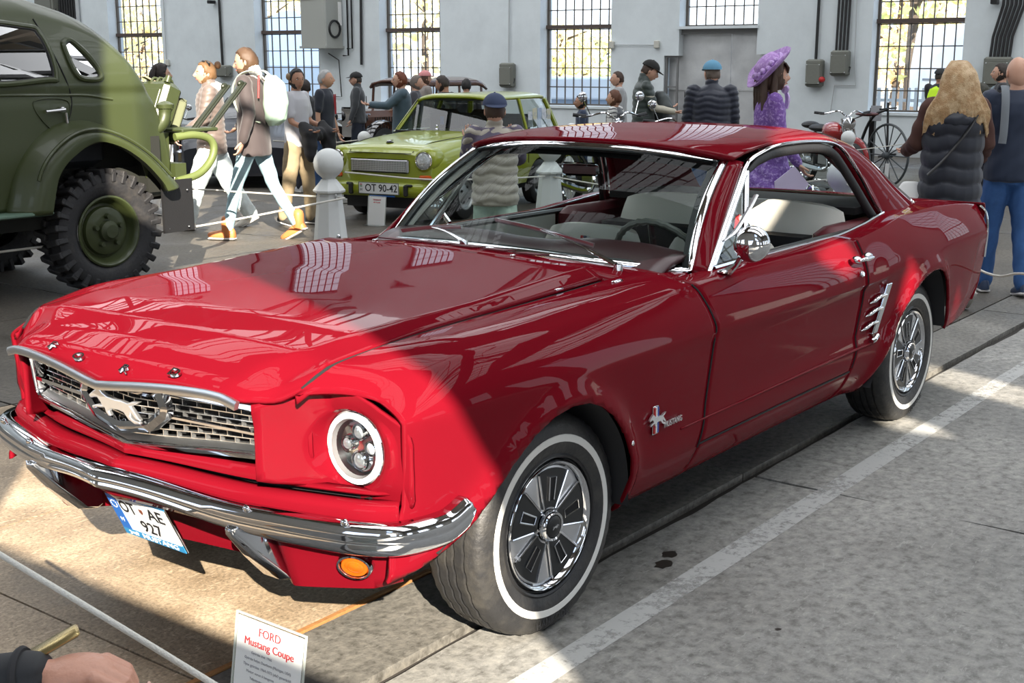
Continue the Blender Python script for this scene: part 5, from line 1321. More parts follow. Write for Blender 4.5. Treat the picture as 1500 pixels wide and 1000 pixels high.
b = MB(); b.box((.07, .06, .315), (.01, .34, .018)); TPt('plate_strip', b, BLUE)
b = MB(); b.ell((-.22, 0, .905), (.05, .045, .018), 16, 8, M=rotm(0, -.1, 0)); em_ = TPt('bonnet_badge', b, BLACK)
b = MB(); b.tube(cr([(-.19, -.02, .925), (-.22, .02, .927), (-.24, -.015, .929), (-.26, .02, .93)], 14), .004, 5); TPt('badge_letter', b, CHROME, em_)
b = MB(); b.ell((-1.28, .02, 1.0), (.03, .02, .03)); b.ell((-1.28, .02, 1.045), (.018, .014, .02)); TPt('washer_ornament', b, CHROME)
# cabin: pillars, roof, glass
A0, A1 = np.array([-1.42, .64, .97]), np.array([-1.80, .53, 1.345])
def both(fn):
    for s in (-1, 1): fn(s)
def pil(s):
    m = np.array([1, s, 1])
    b = MB(); b.tube(np.array([A0, A1])*m, .030, 6); b.tube(np.array([(-2.40, .69, .97), (-2.44, .56, 1.35)])*m, .028, 6); b.tube(np.array([(-3.38, .66, .97), (-3.22, .55, 1.34)])*m, .040, 6); o = TPt('window_pillar', b, LIME); o['kind'] = 'stuff'
    b = MB(); b.add(np.array([A0+(-.04, .01, 0), (-2.38, .70, .97), (-2.42, .57, 1.34), A1+(-.03, .01, 0)])*m, [(0, 1, 2, 3)]); b.add(np.array([(-2.44, .70, .97), (-3.34, .67, .97), (-3.20, .56, 1.34), (-2.46, .57, 1.34)])*m, [(0, 1, 2, 3)]); TPt('side_glass', b, glass_mat('estate_glass', (.55, .62, .60), 1.0), smooth=False)
    b = MB(); b.tube(np.array([(-1.45, .71, .965), (-3.42, .70, .965)])*m, .010, 6); TPt('belt_trim', b, mat('alu_light'))
both(pil)
b = MB(); rows = []
for x in np.linspace(-1.74, -3.34, 20):
    w_ = np.interp(x, [-3.34, -3.2, -1.9, -1.74], [.50, .56, .58, .53]); ys = np.linspace(-1, 1, 21); e_ = np.interp(x, [-3.34, -3.24, -1.85, -1.74], [.0, .03, .03, 0])
    rows.append(np.stack([np.full(21, x), ys*w_, 1.345+e_+.055*(1-ys**4)], -1))
b.grid(np.array(rows), flip=True); o = TPt('roof', b, LIME, angle=60); solid(o, .03)
b = MB(); b.add([A0+(.02, -.02, -.01), A1+(.02, -.01, 0), A1*np.array([1, -1, 1])+(.02, .01, 0), A0*np.array([1, -1, 1])+(.02, .02, -.01)], [(0, 1, 2, 3)]); TPt('windscreen', b, glass_mat('estate_screen', (.45, .50, .50), .8), smooth=False)
L4 = np.array([A0+(.025, 0, 0), A1+(.025, 0, .01), A1*np.array([1, -1, 1])+(.025, 0, .01), A0*np.array([1, -1, 1])+(.025, 0, 0)]); b = MB(); b.tube(L4, .016, 6, closed=True); TPt('windscreen_seal', b, BLACKR)
b = MB(); b.box((-2.5, 0, .75), (1.9, 1.2, .06)); b.box((-2.05, .30, .98), (.16, .42, .50), ch=.05); b.box((-2.05, -.30, .98), (.16, .42, .50), ch=.05); b.box((-1.52, 0, .94), (.16, 1.1, .10), ch=.03); b.box((-2.8, 0, .95), (.14, 1.1, .40), ch=.05); TPt('cabin_trim', b, mat('cabin_black', (.02, .02, .022), .8))
b = MB(); a = np.arange(30)*2*math.pi/30; b.tube(np.stack([-1.72+.06*np.sin(a), .33+.17*np.cos(a), 1.0+.16*np.sin(a)], 1), .010, 6, closed=True); TPt('steering_wheel', b, BLACK)
for k, (y, z, c_) in enumerate(((.10, 1.10, (.05, .2, .6)), (-.25, 1.12, (.05, .05, .05)))): b = MB(); b.box((-1.62, y*-1, z), (.01, .05, .10)); TPt('pennant', b, mat('pennant_%d' % k, c_, .6), smooth=False)
for k in range(5): b = MB(); b.box((-2.6-.15*k, .655-.004*k, 1.09+.02*(k % 2)), (.12, .006, .20+.04*(k % 3)), R=rotm(0, .1*(k % 2), 0)); TPt('paper_sheet', b, mat('paper_%d' % (k % 3), ((.7, .74, .78), (.62, .60, .45), (.45, .55, .70))[k % 3], .7, vary=(18, (.3, .35, .45), (.5, .7))), smooth=False)
def small_wheel(parent, loc, R0, w_, rimm, name='wheel', rz=0):
    w = empty(name, loc, rz, parent=parent); a = np.arange(48)*2*math.pi/48
    pr_ = [(R0*.6, -w_), (R0*.9, -w_), (R0*.985, -w_*.8), (R0, 0), (R0*.985, w_*.8), (R0*.9, w_), (R0*.64, w_*.95), (R0*.62, w_*.8)]
    b = MB(); b.grid(np.array([[(r*math.cos(t), h, r*math.sin(t)) for r, h in pr_] for t in a]), cu=True); b.build('tyre', BLACKR, w)
    pr2 = [(R0*.64, w_*.9), (R0*.60, w_*.95), (R0*.56, w_*.7), (R0*.40, w_*.5), (R0*.30, w_*.75), (R0*.14, w_*.85), (0, w_*.85)]
    b = MB(); b.grid(np.array([[(r*math.cos(t), h, r*math.sin(t)) for r, h in pr2] for t in a]), cu=True); r_ = b.build('rim', rimm, w, angle=40)
    for k in range(4): t = k*math.pi/2+.5; b = MB(); b.ell((R0*.34*math.cos(t), w_*.78, R0*.34*math.sin(t)), (.018, .012, .018), 10, 6); b.build('wheel_nut', BLACK, r_)
    return w
GREYR = mat('rim_grey', (.30, .31, .31), .35, .7)
for x, sy, rz in ((-.72, 1, 0), (-2.74, 1, 0), (-.72, -1, math.pi), (-2.74, -1, math.pi)): small_wheel(tr_, (x, .66*sy, .29), .29, .075, GREYR, rz=rz)

# ---------------- brown vintage tourer behind, black wings
BRN = mat('brown_lacquer', (.085, .030, .014), .25, 0, .7)
c0 = at_depth(566, 190, 21.0); c0[2] = 0
vin = empty('vintage_car', tuple(c0), math.radians(0), 'brown vintage saloon with separate black wings, behind the lime green estate', 'car')
vin.scale = (.80,)*3
def VP(name, b, m, parent=None, **k): return b.build(name, m, parent or vin, **k)
b = MB(); rows = []
for x in np.linspace(.95, -.15, 8):
    w_ = .34+.10*(.95-x); rows.append(np.array([(x, y, z) for y, z in [(-w_, .50), (-w_, .92), (-w_*.8, 1.04), (0, 1.07), (w_*.8, 1.04), (w_, .92), (w_, .50)]]))
b.grid(np.array(rows)); b.F.append(tuple(range(7))); b.M.append(0); VP('bonnet', b, BRN, angle=30)
b = MB(); b.box((.98, 0, .80), (.06, .62, .62), ch=.04); VP('radiator', b, CHROME)
b = MB()
for k in range(9): b.box((.2+.07*k, .44-.03, .78), (.012, .02, .26))
VP('bonnet_louvre', b, DARK, smooth=False)
b = MB(); rows = []
for x in np.linspace(-.15, -2.3, 12): rows.append(np.array([(x, y, z) for y, z in [(-.66, .45), (-.70, .95), (-.62, 1.12), (.62, 1.12), (.70, .95), (.66, .45)]]))
b.grid(np.array(rows)); b.F += [tuple(range(6)), tuple(range(66, 72))[::-1]]; b.M += [0, 0]; VP('body', b, BRN, angle=30)
b = MB(); rows = []
for x in np.linspace(-.25, -2.5, 16):
    e_ = np.interp(x, [-2.5, -2.3, -.5, -.25], [-.10, 0, 0, -.05]); rows.append(np.array([(x, y, z+e_) for y, z in [(-.66, 1.50), (-.60, 1.58), (-.35, 1.63), (0, 1.645), (.35, 1.63), (.60, 1.58), (.66, 1.50)]]))
b.grid(np.array(rows)); o = VP('roof', b, BRN); solid(o, .05)
b = MB()
for x in (-.30, -.95, -1.6, -2.35):
    for s in (-1, 1): b.tube([(x, .66*s, 1.08), (x-.02, .63*s, 1.54)], .03, 6)
o = VP('window_pillar', b, BRN); o['kind'] = 'stuff'
for s in (-1, 1):
    b = MB(); P_ = cr([(1.25, .62*s, .48), (1.10, .64*s, .74), (.80, .66*s, .84), (.45, .66*s, .70), (.10, .68*s, .38), (-1.1, .70*s, .34), (-1.4, .70*s, .52), (-1.8, .70*s, .80), (-2.2, .70*s, .66), (-2.4, .70*s, .40)], 60)
    b.sweep(P_, [(-.15, 0), (-.12, .02), (0, .045), (.12, .02), (.15, 0), (.12, -.015), (-.12, -.015)]); VP('wing', b, mat('black_lacquer', (.008, .008, .009), .15, 0, 1), angle=60)
    b = MB(); b.ell((1.12, .42*s, .92), (.10, .11, .11)); b.tube([(1.1, .42*s, .80), (1.05, .42*s, .5)], .02); VP('headlamp', b, mat('black_lacquer'))
    for x in (.80, -1.85): small_wheel(vin, (x, .64*s, .36), .36, .07, GREYR, rz=0 if s > 0 else math.pi)
b = MB(); b.tube([(1.0, -.5, .98), (1.0, .5, .98)], .012); b.ell((1.0, 0, 1.13), (.04, .03, .05)); VP('lamp_bar', b, CHROME)

# ---------------- dark sports car with gold wheels behind the people on the left
c0 = np.array([-8.6, -10.3, 0]); c0 = at_depth(372, 240, 17.2); c0[2] = 0
sp = empty('sports_car', tuple(c0), math.radians(38), 'low dark blue sports car with gold mesh wheels, half hidden by walking visitors', 'car')
def SPt(name, b, m, parent=None, **k): return b.build(name, m, parent or sp, **k)
NAVYP = mat('navy_paint', (.006, .008, .016), .5, 0, .15)
xs = np.linspace(1.0, -3.0, 60); zt = pch(xs, [1.0, .8, .2, -.4, -1.0, -1.9, -2.6, -3.0], [.52, .62, .72, .80, .84, .84, .80, .62]); R_ = []
for x, z1 in zip(xs, zt):
    zl = .16
    for cx in (0, -2.35):
        if abs(x-cx) < .36: zl = .16+.48*math.sqrt(1-((x-cx)/.36)**2)
    hw = .80-.10*max(0, (x-.6)/.4)**2; zs = np.linspace(min(zl, z1-.06), z1-.05, 10); t = np.linspace(0, 1, 10)[1:]
    R_.append(np.column_stack([np.full(19, x), np.r_[hw-.02*np.abs(zs-.5), hw*np.cos(t*math.pi/2)**.5], np.r_[zs, z1-.05+.06*np.sin(t*math.pi/2)]]))
R_ = np.array(R_); b = MB(); b.grid(np.concatenate([R_, (R_*np.array([1, -1, 1]))[:, ::-1][:, 1:]], 1), flip=True); b.F.append(tuple(range(37))); b.M.append(0); b.F.append(tuple(59*37+i for i in range(36, -1, -1))); b.M.append(0); SPt('body', b, NAVYP, angle=45)
b = MB(); rows = []
for x, z, w_ in ((-.55, .82, .66), (-.95, 1.10, .54), (-1.3, 1.15, .52), (-1.8, 1.12, .52), (-2.5, .84, .60)): rows.append(np.array([(x, -w_, .80), (x, -w_*.97, z), (x, 0, z+.02), (x, w_*.97, z), (x, w_, .80)]))
b.grid(np.array(rows)); SPt('cabin', b, mat('dark_glass', (.01, .014, .018), .15, 0, .3), angle=60)
GOLD = mat('gold_wheel', (.45, .30, .08), .3, .8)
for x in (0, -2.35):
    for s in (1, -1):
        w = small_wheel(sp, (x, .74*s, .30), .30, .09, BRUSHED, rz=0 if s > 0 else math.pi)
        b = MB()
        for k in range(16): t = k*math.pi/8; b.tube([(.05*math.cos(t), .075, .05*math.sin(t)), (.175*math.cos(t+.18), .07, .175*math.sin(t+.18))], .008, 5); b.tube([(.05*math.cos(t), .075, .05*math.sin(t)), (.175*math.cos(t-.18), .07, .175*math.sin(t-.18))], .008, 5)
        o = b.build('wheel_mesh', GOLD, w); o['kind'] = 'stuff'

# ---------------- white van outside the right window
b0 = at_depth(1462, 95, 33); van = empty('delivery_van', (b0[0], b0[1], 0), math.radians(50), 'white high-roofed van parked outside the rightmost window', 'van')
b = MB(); rows = []
for x, z in ((2.6, .75), (2.45, .95), (1.75, 1.25), (1.0, 2.35), (.7, 2.55), (-2.6, 2.6), (-2.7, 2.4)): rows.append(np.array([(x, -.95, .4), (x, -.97, min(z, 1.4)), (x, -.85, z), (x, .85, z), (x, .97, min(z, 1.4)), (x, .95, .4)]))
b.grid(np.array(rows)); b.F += [tuple(range(6)), tuple(range(36, 42))[::-1]]; b.M += [0, 0]; b.build('body', mat('van_white', (.82, .84, .86), .3, 0, .6), van, angle=50)
b = MB(); b.add([(1.70, -.80, 1.30), (1.70, .80, 1.30), (1.08, .78, 2.22), (1.08, -.78, 2.22)], [(0, 1, 2, 3)], T=(.03, 0, .01))
for s in (-1, 1): b.add([(1.55, .975*s, 1.35), (.6, .975*s, 1.35), (.6, .93*s, 2.0), (1.12, .93*s, 2.0)], [(0, 1, 2, 3)])
b.build('glass', mat('dark_glass'), van, smooth=False)
b = MB(); b.box((.0, .985, 1.15), (4.0, .01, .06)); b.box((0, -.985, 1.15), (4, .01, .06)); b.build('side_stripe', mat('van_grey', (.2, .22, .24), .5), van, smooth=False)
for x in (1.7, -1.6):
    for s in (1, -1): small_wheel(van, (x, .85*s, .36), .36, .11, GREYR, rz=0 if s > 0 else math.pi)
# ================================================================ OUTDOORS BEYOND THE BACK WALL
o = me('ground_outside', [(-90, -70, -.02), (-19.3, -70, -.02), (-19.3, 60, -.02), (-90, 60, -.02)], [(0, 1, 2, 3)], mat('yard_gravel', (.45, .43, .40), .9, bump=(8, .3)), smooth=False); o['kind'] = 'structure'
LEAFY = [mat('leaf_gold', (.97, .80, .34), .6, vary=(3, (.98, .93, .65), (.4, .6))), mat('leaf_green', (.45, .52, .18), .6, vary=(3, (.75, .70, .30), (.4, .6))), mat('leaf_orange', (.97, .66, .30), .6, vary=(3, (.98, .88, .6), (.4, .6)))]
for m_ in LEAFY:
    N_ = m_.node_tree.nodes; L_ = m_.node_tree.links; tb_ = N_.new('ShaderNodeBsdfTranslucent'); mx_ = N_.new('ShaderNodeMixShader'); mx_.inputs[0].default_value = .45
    src_ = N_['Principled BSDF'].inputs['Base Color'].links[0].from_socket; L_.new(src_, tb_.inputs[0]); L_.new(N_['Principled BSDF'].outputs[0], mx_.inputs[1]); L_.new(tb_.outputs[0], mx_.inputs[2]); L_.new(mx_.outputs[0], N_['Material Output'].inputs[0])
BARK = mat('bark', (.08, .06, .045), .9)
def tree(px, D, h, r, kind, label, n=800):
    p = at_depth(px, 300, D); p[2] = 0
    e = empty('tree', tuple(p), RNG.rand()*6, label, 'tree', None)
    b = MB(); b.tube(cr([(0, 0, 0), (.05, 0, h*.3), (0, .08, h*.6), (.1, 0, h*.85)], 10), np.linspace(.20, .05, 10), 7)
    for k in range(6):
        a = k*1.05+RNG.rand(); z = h*(.25+.1*k); b.tube([(0, 0, z), (math.cos(a)*r*.6, math.sin(a)*r*.6, z+h*.15)], [.07, .02], 5)
    b.build('trunk', BARK, e)
    c = RNG.randn(n, 3); c /= np.linalg.norm(c, axis=1)[:, None]; c *= (RNG.rand(n, 1)**.45); c = c*np.array([r, r, h*.48])+np.array([0, 0, h*.54])
    lob = 1+.25*np.sin(c[:, :1]*2.1)*np.cos(c[:, 1:2]*1.7+c[:, 2:]); c[:, :2] *= lob
    u = RNG.randn(n, 3); u /= np.linalg.norm(u, axis=1)[:, None]; w = np.cross(u, RNG.randn(n, 3)); w /= np.linalg.norm(w, axis=1)[:, None]; s = (.12+.14*RNG.rand(n, 1))
    V = np.stack([c-u*s, c+w*s*.6, c+u*s, c-w*s*.6], 1).reshape(-1, 3); F = [(4*i, 4*i+1, 4*i+2, 4*i+3) for i in range(n)]
    o = me('foliage', V, F, LEAFY[kind], e, smooth=False); o['kind'] = 'stuff'; return e
for px, D, h, r, k, lab in ((165, 52, 5.0, 3.0, 0, 'golden autumn tree outside the far left window, left half'), (225, 62, 4.9, 2.8, 2, 'orange autumn tree outside the far left window, right half'), (395, 50, 4.2, 2.6, 0, 'golden tree to the left above the white tent'), (452, 60, 4.5, 2.6, 0, 'golden tree to the right above the white tent'),
                            (575, 46, 9.5, 3.0, 0, 'tall golden tree outside the third window, left half'), (625, 58, 11.0, 3.2, 0, 'tall golden tree outside the third window, right half'), (815, 52, 3.2, 2.6, 0, 'low golden tree outside the fourth window, left side'), (870, 62, 3.2, 2.4, 1, 'low green-gold tree outside the fourth window, right side'),
                            (1300, 50, 5.0, 2.6, 2, 'orange tree outside the rightmost window, left side'), (1355, 62, 5.8, 2.8, 2, 'orange tree outside the rightmost window, middle'), (1320, 42, 12.5, 2.6, 1, 'tall green tree high in the rightmost window, left'), (1405, 54, 14, 2.8, 1, 'tall green tree high in the rightmost window, right')):
    tree(px, D, h, r, k, lab)
# white tent
p = at_depth(425, 100, 40); tn = empty('market_tent', (p[0], p[1], 0), .65, 'white peaked market tent outside the second window', 'tent'); TW = mat('tent_canvas', (.80, .88, .95), .7)
b = MB(); b.add([(-2.6, -2.6, 1.5), (2.6, -2.6, 1.5), (2.6, 2.6, 1.5), (-2.6, 2.6, 1.5), (0, -.2, 3.2), (0, .2, 3.2)], [(0, 1, 4), (1, 2, 5, 4), (2, 3, 5), (3, 0, 4, 5)]); b.build('tent_roof', TW, tn, smooth=False)
b = MB()
for a_, c_ in (((-2.6, -2.6), (2.6, -2.6)), ((2.6, -2.6), (2.6, 2.6)), ((2.6, 2.6), (-2.6, 2.6)), ((-2.6, 2.6), (-2.6, -2.6))): b.add([(*a_, 0), (*c_, 0), (*c_, 1.52), (*a_, 1.52)], [(0, 1, 2, 3)])
b.build('tent_wall', TW, tn, smooth=False)
b = MB()
for x in (-2.6, 2.6):
    for y in (-2.6, 2.6): b.tube([(x, y, 0), (x, y, 1.52)], .03)
b.build('tent_pole', BRUSHED, tn)
# low white building and hedge beyond the fourth window, fence beyond the right one
p = at_depth(845, 140, 34); e = empty('market_stall', (p[0], p[1], 0), math.radians(20), 'long white stall with blue-grey side outside the fourth window', 'stall')
b = MB(); b.box((0, 0, .95), (3, 8, .55), ch=.04); b.build('awning', mat('awning_white', (.85, .87, .9), .6), e, smooth=False); b = MB(); b.box((0, 0, .34), (2.8, 7.8, .68)); b.build('counter', mat('stall_blue', (.30, .36, .45), .7), e, smooth=False)
p = at_depth(1320, 140, 25.5); e = empty('picket_fence', (p[0], p[1], 0), math.radians(4), 'pale picket fence outside the rightmost window', 'fence'); pk = None
for k in range(40):
    if pk is None: b = MB(); b.box((0, 0, .55), (.03, .07, 1.1)); pk = b.build('picket', mat('fence_pale', (.62, .62, .60), .8), e, smooth=False); o = pk
    else: o = pk.copy(); COL.objects.link(o)
    o.location = (0, -3+.15*k, 0)
b = MB(); b.box((-.03, 0, .3), (.03, 6.2, .06)); b.box((-.03, 0, .85), (.03, 6.2, .06)); b.build('fence_rail', mat('fence_pale'), e, smooth=False)
# ================================================================ PEOPLE
def cap_tube(b, P_, r, n=12, squash=None, up=(0, 1, 0)):
    """tube with rounded ends"""
    P_ = np.asarray(P_, float); r = np.broadcast_to(np.asarray(r, float), (len(P_),)).copy()
    d0 = P_[0]-P_[1]; d0 /= np.linalg.norm(d0); d1 = P_[-1]-P_[-2]; d1 /= np.linalg.norm(d1)
    q = [P_[0]+d0*r[0]*.95, P_[0]+d0*r[0]*.6]+list(P_)+[P_[-1]+d1*r[-1]*.6, P_[-1]+d1*r[-1]*.95]
    rr = [r[0]*.25, r[0]*.8]+list(r)+[r[-1]*.8, r[-1]*.25]
    b.tube(q, rr, n, squash=squash, up=up)
def loft(b, secs, n=20):
    """secs: (cx, cy, cz, rx, ry) rings stacked upwards"""
    a = np.arange(n)*2*math.pi/n
    rings(b, [np.stack([c[0]+c[3]*np.cos(a), c[1]+c[4]*np.sin(a), np.full(n, c[2])], 1) for c in secs])
def fuse(name, b, m, parent, vox, puff=None, smooth=2, fold=0.0, seed=0):
    """union of overlapping shapes as one continuous surface; puff=(period, depth) adds quilting"""
    V = np.vstack(b.V); o = me('tmp', V, b.F, None, smooth=False)
    rm = o.modifiers.new('r', 'REMESH'); rm.mode = 'VOXEL'; rm.voxel_size = vox
    sm = o.modifiers.new('s', 'SMOOTH'); sm.factor = .5; sm.iterations = smooth
    bpy.context.view_layer.update()
    d = bpy.data.meshes.new_from_object(o.evaluated_get(bpy.context.evaluated_depsgraph_get()))
    bpy.data.objects.remove(o)
    n = len(d.vertices); co = np.zeros(n*3); d.vertices.foreach_get('co', co); co = co.reshape(-1, 3)
    no = np.zeros(n*3); d.vertices.foreach_get('normal', no); no = no.reshape(-1, 3)
    if puff:
        per, dep = puff[0], puff[1]; ph = (co[:, 2]+.012*np.sin(co[:, 0]*19+co[:, 1]*23))/per
        co = co+no*(dep*(np.abs(np.sin(math.pi*ph))**.55-.6))[:, None]*(1-np.abs(no[:, 2:3])**3)
    if fold:
        w = np.sin(co[:, 2]*31+6*np.sin(co[:, 1]*9+seed)+5*np.cos(co[:, 0]*11+seed*2))*np.sin(co[:, 2]*13+co[:, 1]*21+seed)
        co = co+no*(w*fold)[:, None]
    d.vertices.foreach_set('co', co.ravel()); d.materials.clear(); d.materials.append(m)
    d.polygons.foreach_set('use_smooth', np.ones(len(d.polygons), dtype=bool)); d.update()
    q = bpy.data.objects.new(name, d); COL.objects.link(q); q.parent = parent; return q

SKIN = mat('skin', (.58, .33, .23), .5, bump=(60, .05)); SKIN2 = mat('skin_tan', (.42, .22, .14), .5); LIPS = mat('lips', (.42, .12, .10), .4)
EYEW = mat('eye_white', (.75, .73, .70), .2); EYED = mat('eye_dark', (.03, .02, .015), .1)
HEADM = {}
def head_mesh(kind):
    """a head about .235 tall, chin to crown, facing +X, origin at the neck joint"""
    if kind in HEADM: return HEADM[kind]
    nu, nv = 40, 30; u = np.arange(nu)*2*math.pi/nu; v = np.linspace(-math.pi/2, math.pi/2, nv)
    U, Vv = np.meshgrid(u, v, indexing='ij'); dx, dy, dz = np.cos(U)*np.cos(Vv), np.sin(U)*np.cos(Vv), np.sin(Vv)
    k = 1.0 if kind == 'm' else .95
    rx = .098+.0*dz; ry = .077*k-.016*np.clip(-dz, 0, 1)**1.2; rz = .118
    x = dx*rx; y = dy*ry; z = dz*rz
    x = x-.020*np.clip(-dz, 0, 1)*(dx < 0)*1.0+.012*np.clip(-dz, 0, 1)*np.clip(dx, 0, 1)
    f = np.clip(dx, 0, 1)
    g = lambda y0, z0, sy, sz: np.exp(-((y-y0)/sy)**2-((z-z0)/sz)**2)*(dx > 0)
    x = x+.026*g(0, -.022, .011, .020)+.012*g(0, .000, .008, .022)                       # nose and bridge
    x = x-.010*(g(.030, .004, .014, .010)+g(-.030, .004, .014, .010))+.006*g(0, .024, .05, .010)     # sockets, brow
    x = x+.007*g(0, -.058, .020, .006)+.006*g(0, -.068, .018, .006)+.008*g(0, -.092, .020, .014)-.004*g(0, -.080, .03, .006)
    G = np.stack([x+.012, y, z+.105], -1); b = MB(); b.grid(G, cu=True)
    for s in (-1, 1): b.ell((.0, s*.078*k, .100), (.018, .008, .030), 10, 8, M=rotm(0, .2, s*-.35))
    HEADM[kind] = (np.vstack(b.V), list(b.F)); return HEADM[kind]
HANDM = {}
def hand_mesh(curl=.5):
    """right hand hanging down -Z from the wrist, palm towards -Y... fingers curl towards +X; five separate fingers"""
    key = round(curl, 1)
    if key in HANDM: return HANDM[key]
    b = MB(); b.ell((.0, 0, -.045), (.015, .040, .052), 14, 10)
    for y, L_, r in ((-.030, .066, .0075), (-.010, .076, .0082), (.010, .072, .0080), (.029, .056, .0070)):
        a = 0; p = np.array([0., y, -.082]); P_ = [p.copy()]
        for k in range(3):
            a += curl*(.55+.25*k); p = p+L_*(.44, .32, .24)[k]*np.array([math.sin(a), y*.6, -math.cos(a)]); P_.append(p.copy())
        cap_tube(b, P_, [r, r, r*.9, r*.75], 8)
    cap_tube(b, [(0, -.030, -.020), (.012, -.052, -.048), (.026, -.056, -.078)], [.012, .0095, .0078], 8)
    HANDM[key] = (np.vstack(b.V), list(b.F)); return HANDM[key]
def shared(name, data, m, parent, cache={}):
    key = (name, id(data), m.name)
    if key not in cache: o = me(name, data[0], data[1], m, parent, angle=70); cache[key] = o.data; return o
    o = bpy.data.objects.new(name, cache[key]); COL.objects.link(o); o.parent = parent; return o

def hair_cap(b, style, hc, k=1.0):
    """hair shell round a head centred at hc"""
    nu, nv = 36, 20; u = np.arange(nu)*2*math.pi/nu; v = np.linspace(-.9, math.pi/2, nv); U, Vv = np.meshgrid(u, v, indexing='ij')
    dx, dy, dz = np.cos(U)*np.cos(Vv), np.sin(U)*np.cos(Vv), np.sin(Vv)
    t = {'short': .006, 'full': .013, 'bun': .012, 'long': .020}[style]
    line = {'short': -.05, 'full': -.08, 'bun': -.1, 'long': -.85}[style]
    front = np.clip(dx, 0, 1); back = min(line, -.45); lim = np.where(dx < -.2, back, line)+(.66-np.where(dx < -.2, back, line))*np.clip((front-.05)/.40, 0, 1)
    low = dz < lim; sh = np.where(low, .80, 1.0)
    w = .003*np.sin(U*17+Vv*5)+.0035*np.sin(U*31+3*np.sin(Vv*9))*np.cos(Vv*23)
    G = np.stack([(dx*(.098+t+w)*sh)+.008, dy*(.077+t+w)*sh, dz*(.118+t+w)], -1)+hc
    b.grid(G, cu=True)
def strand(b, pts, r, n=8): cap_tube(b, cr(pts, 12), np.interp(np.arange(12), [0, 3, 8, 11], [r*.7, r, r*.9, r*.3]), n, squash=(1, .55))

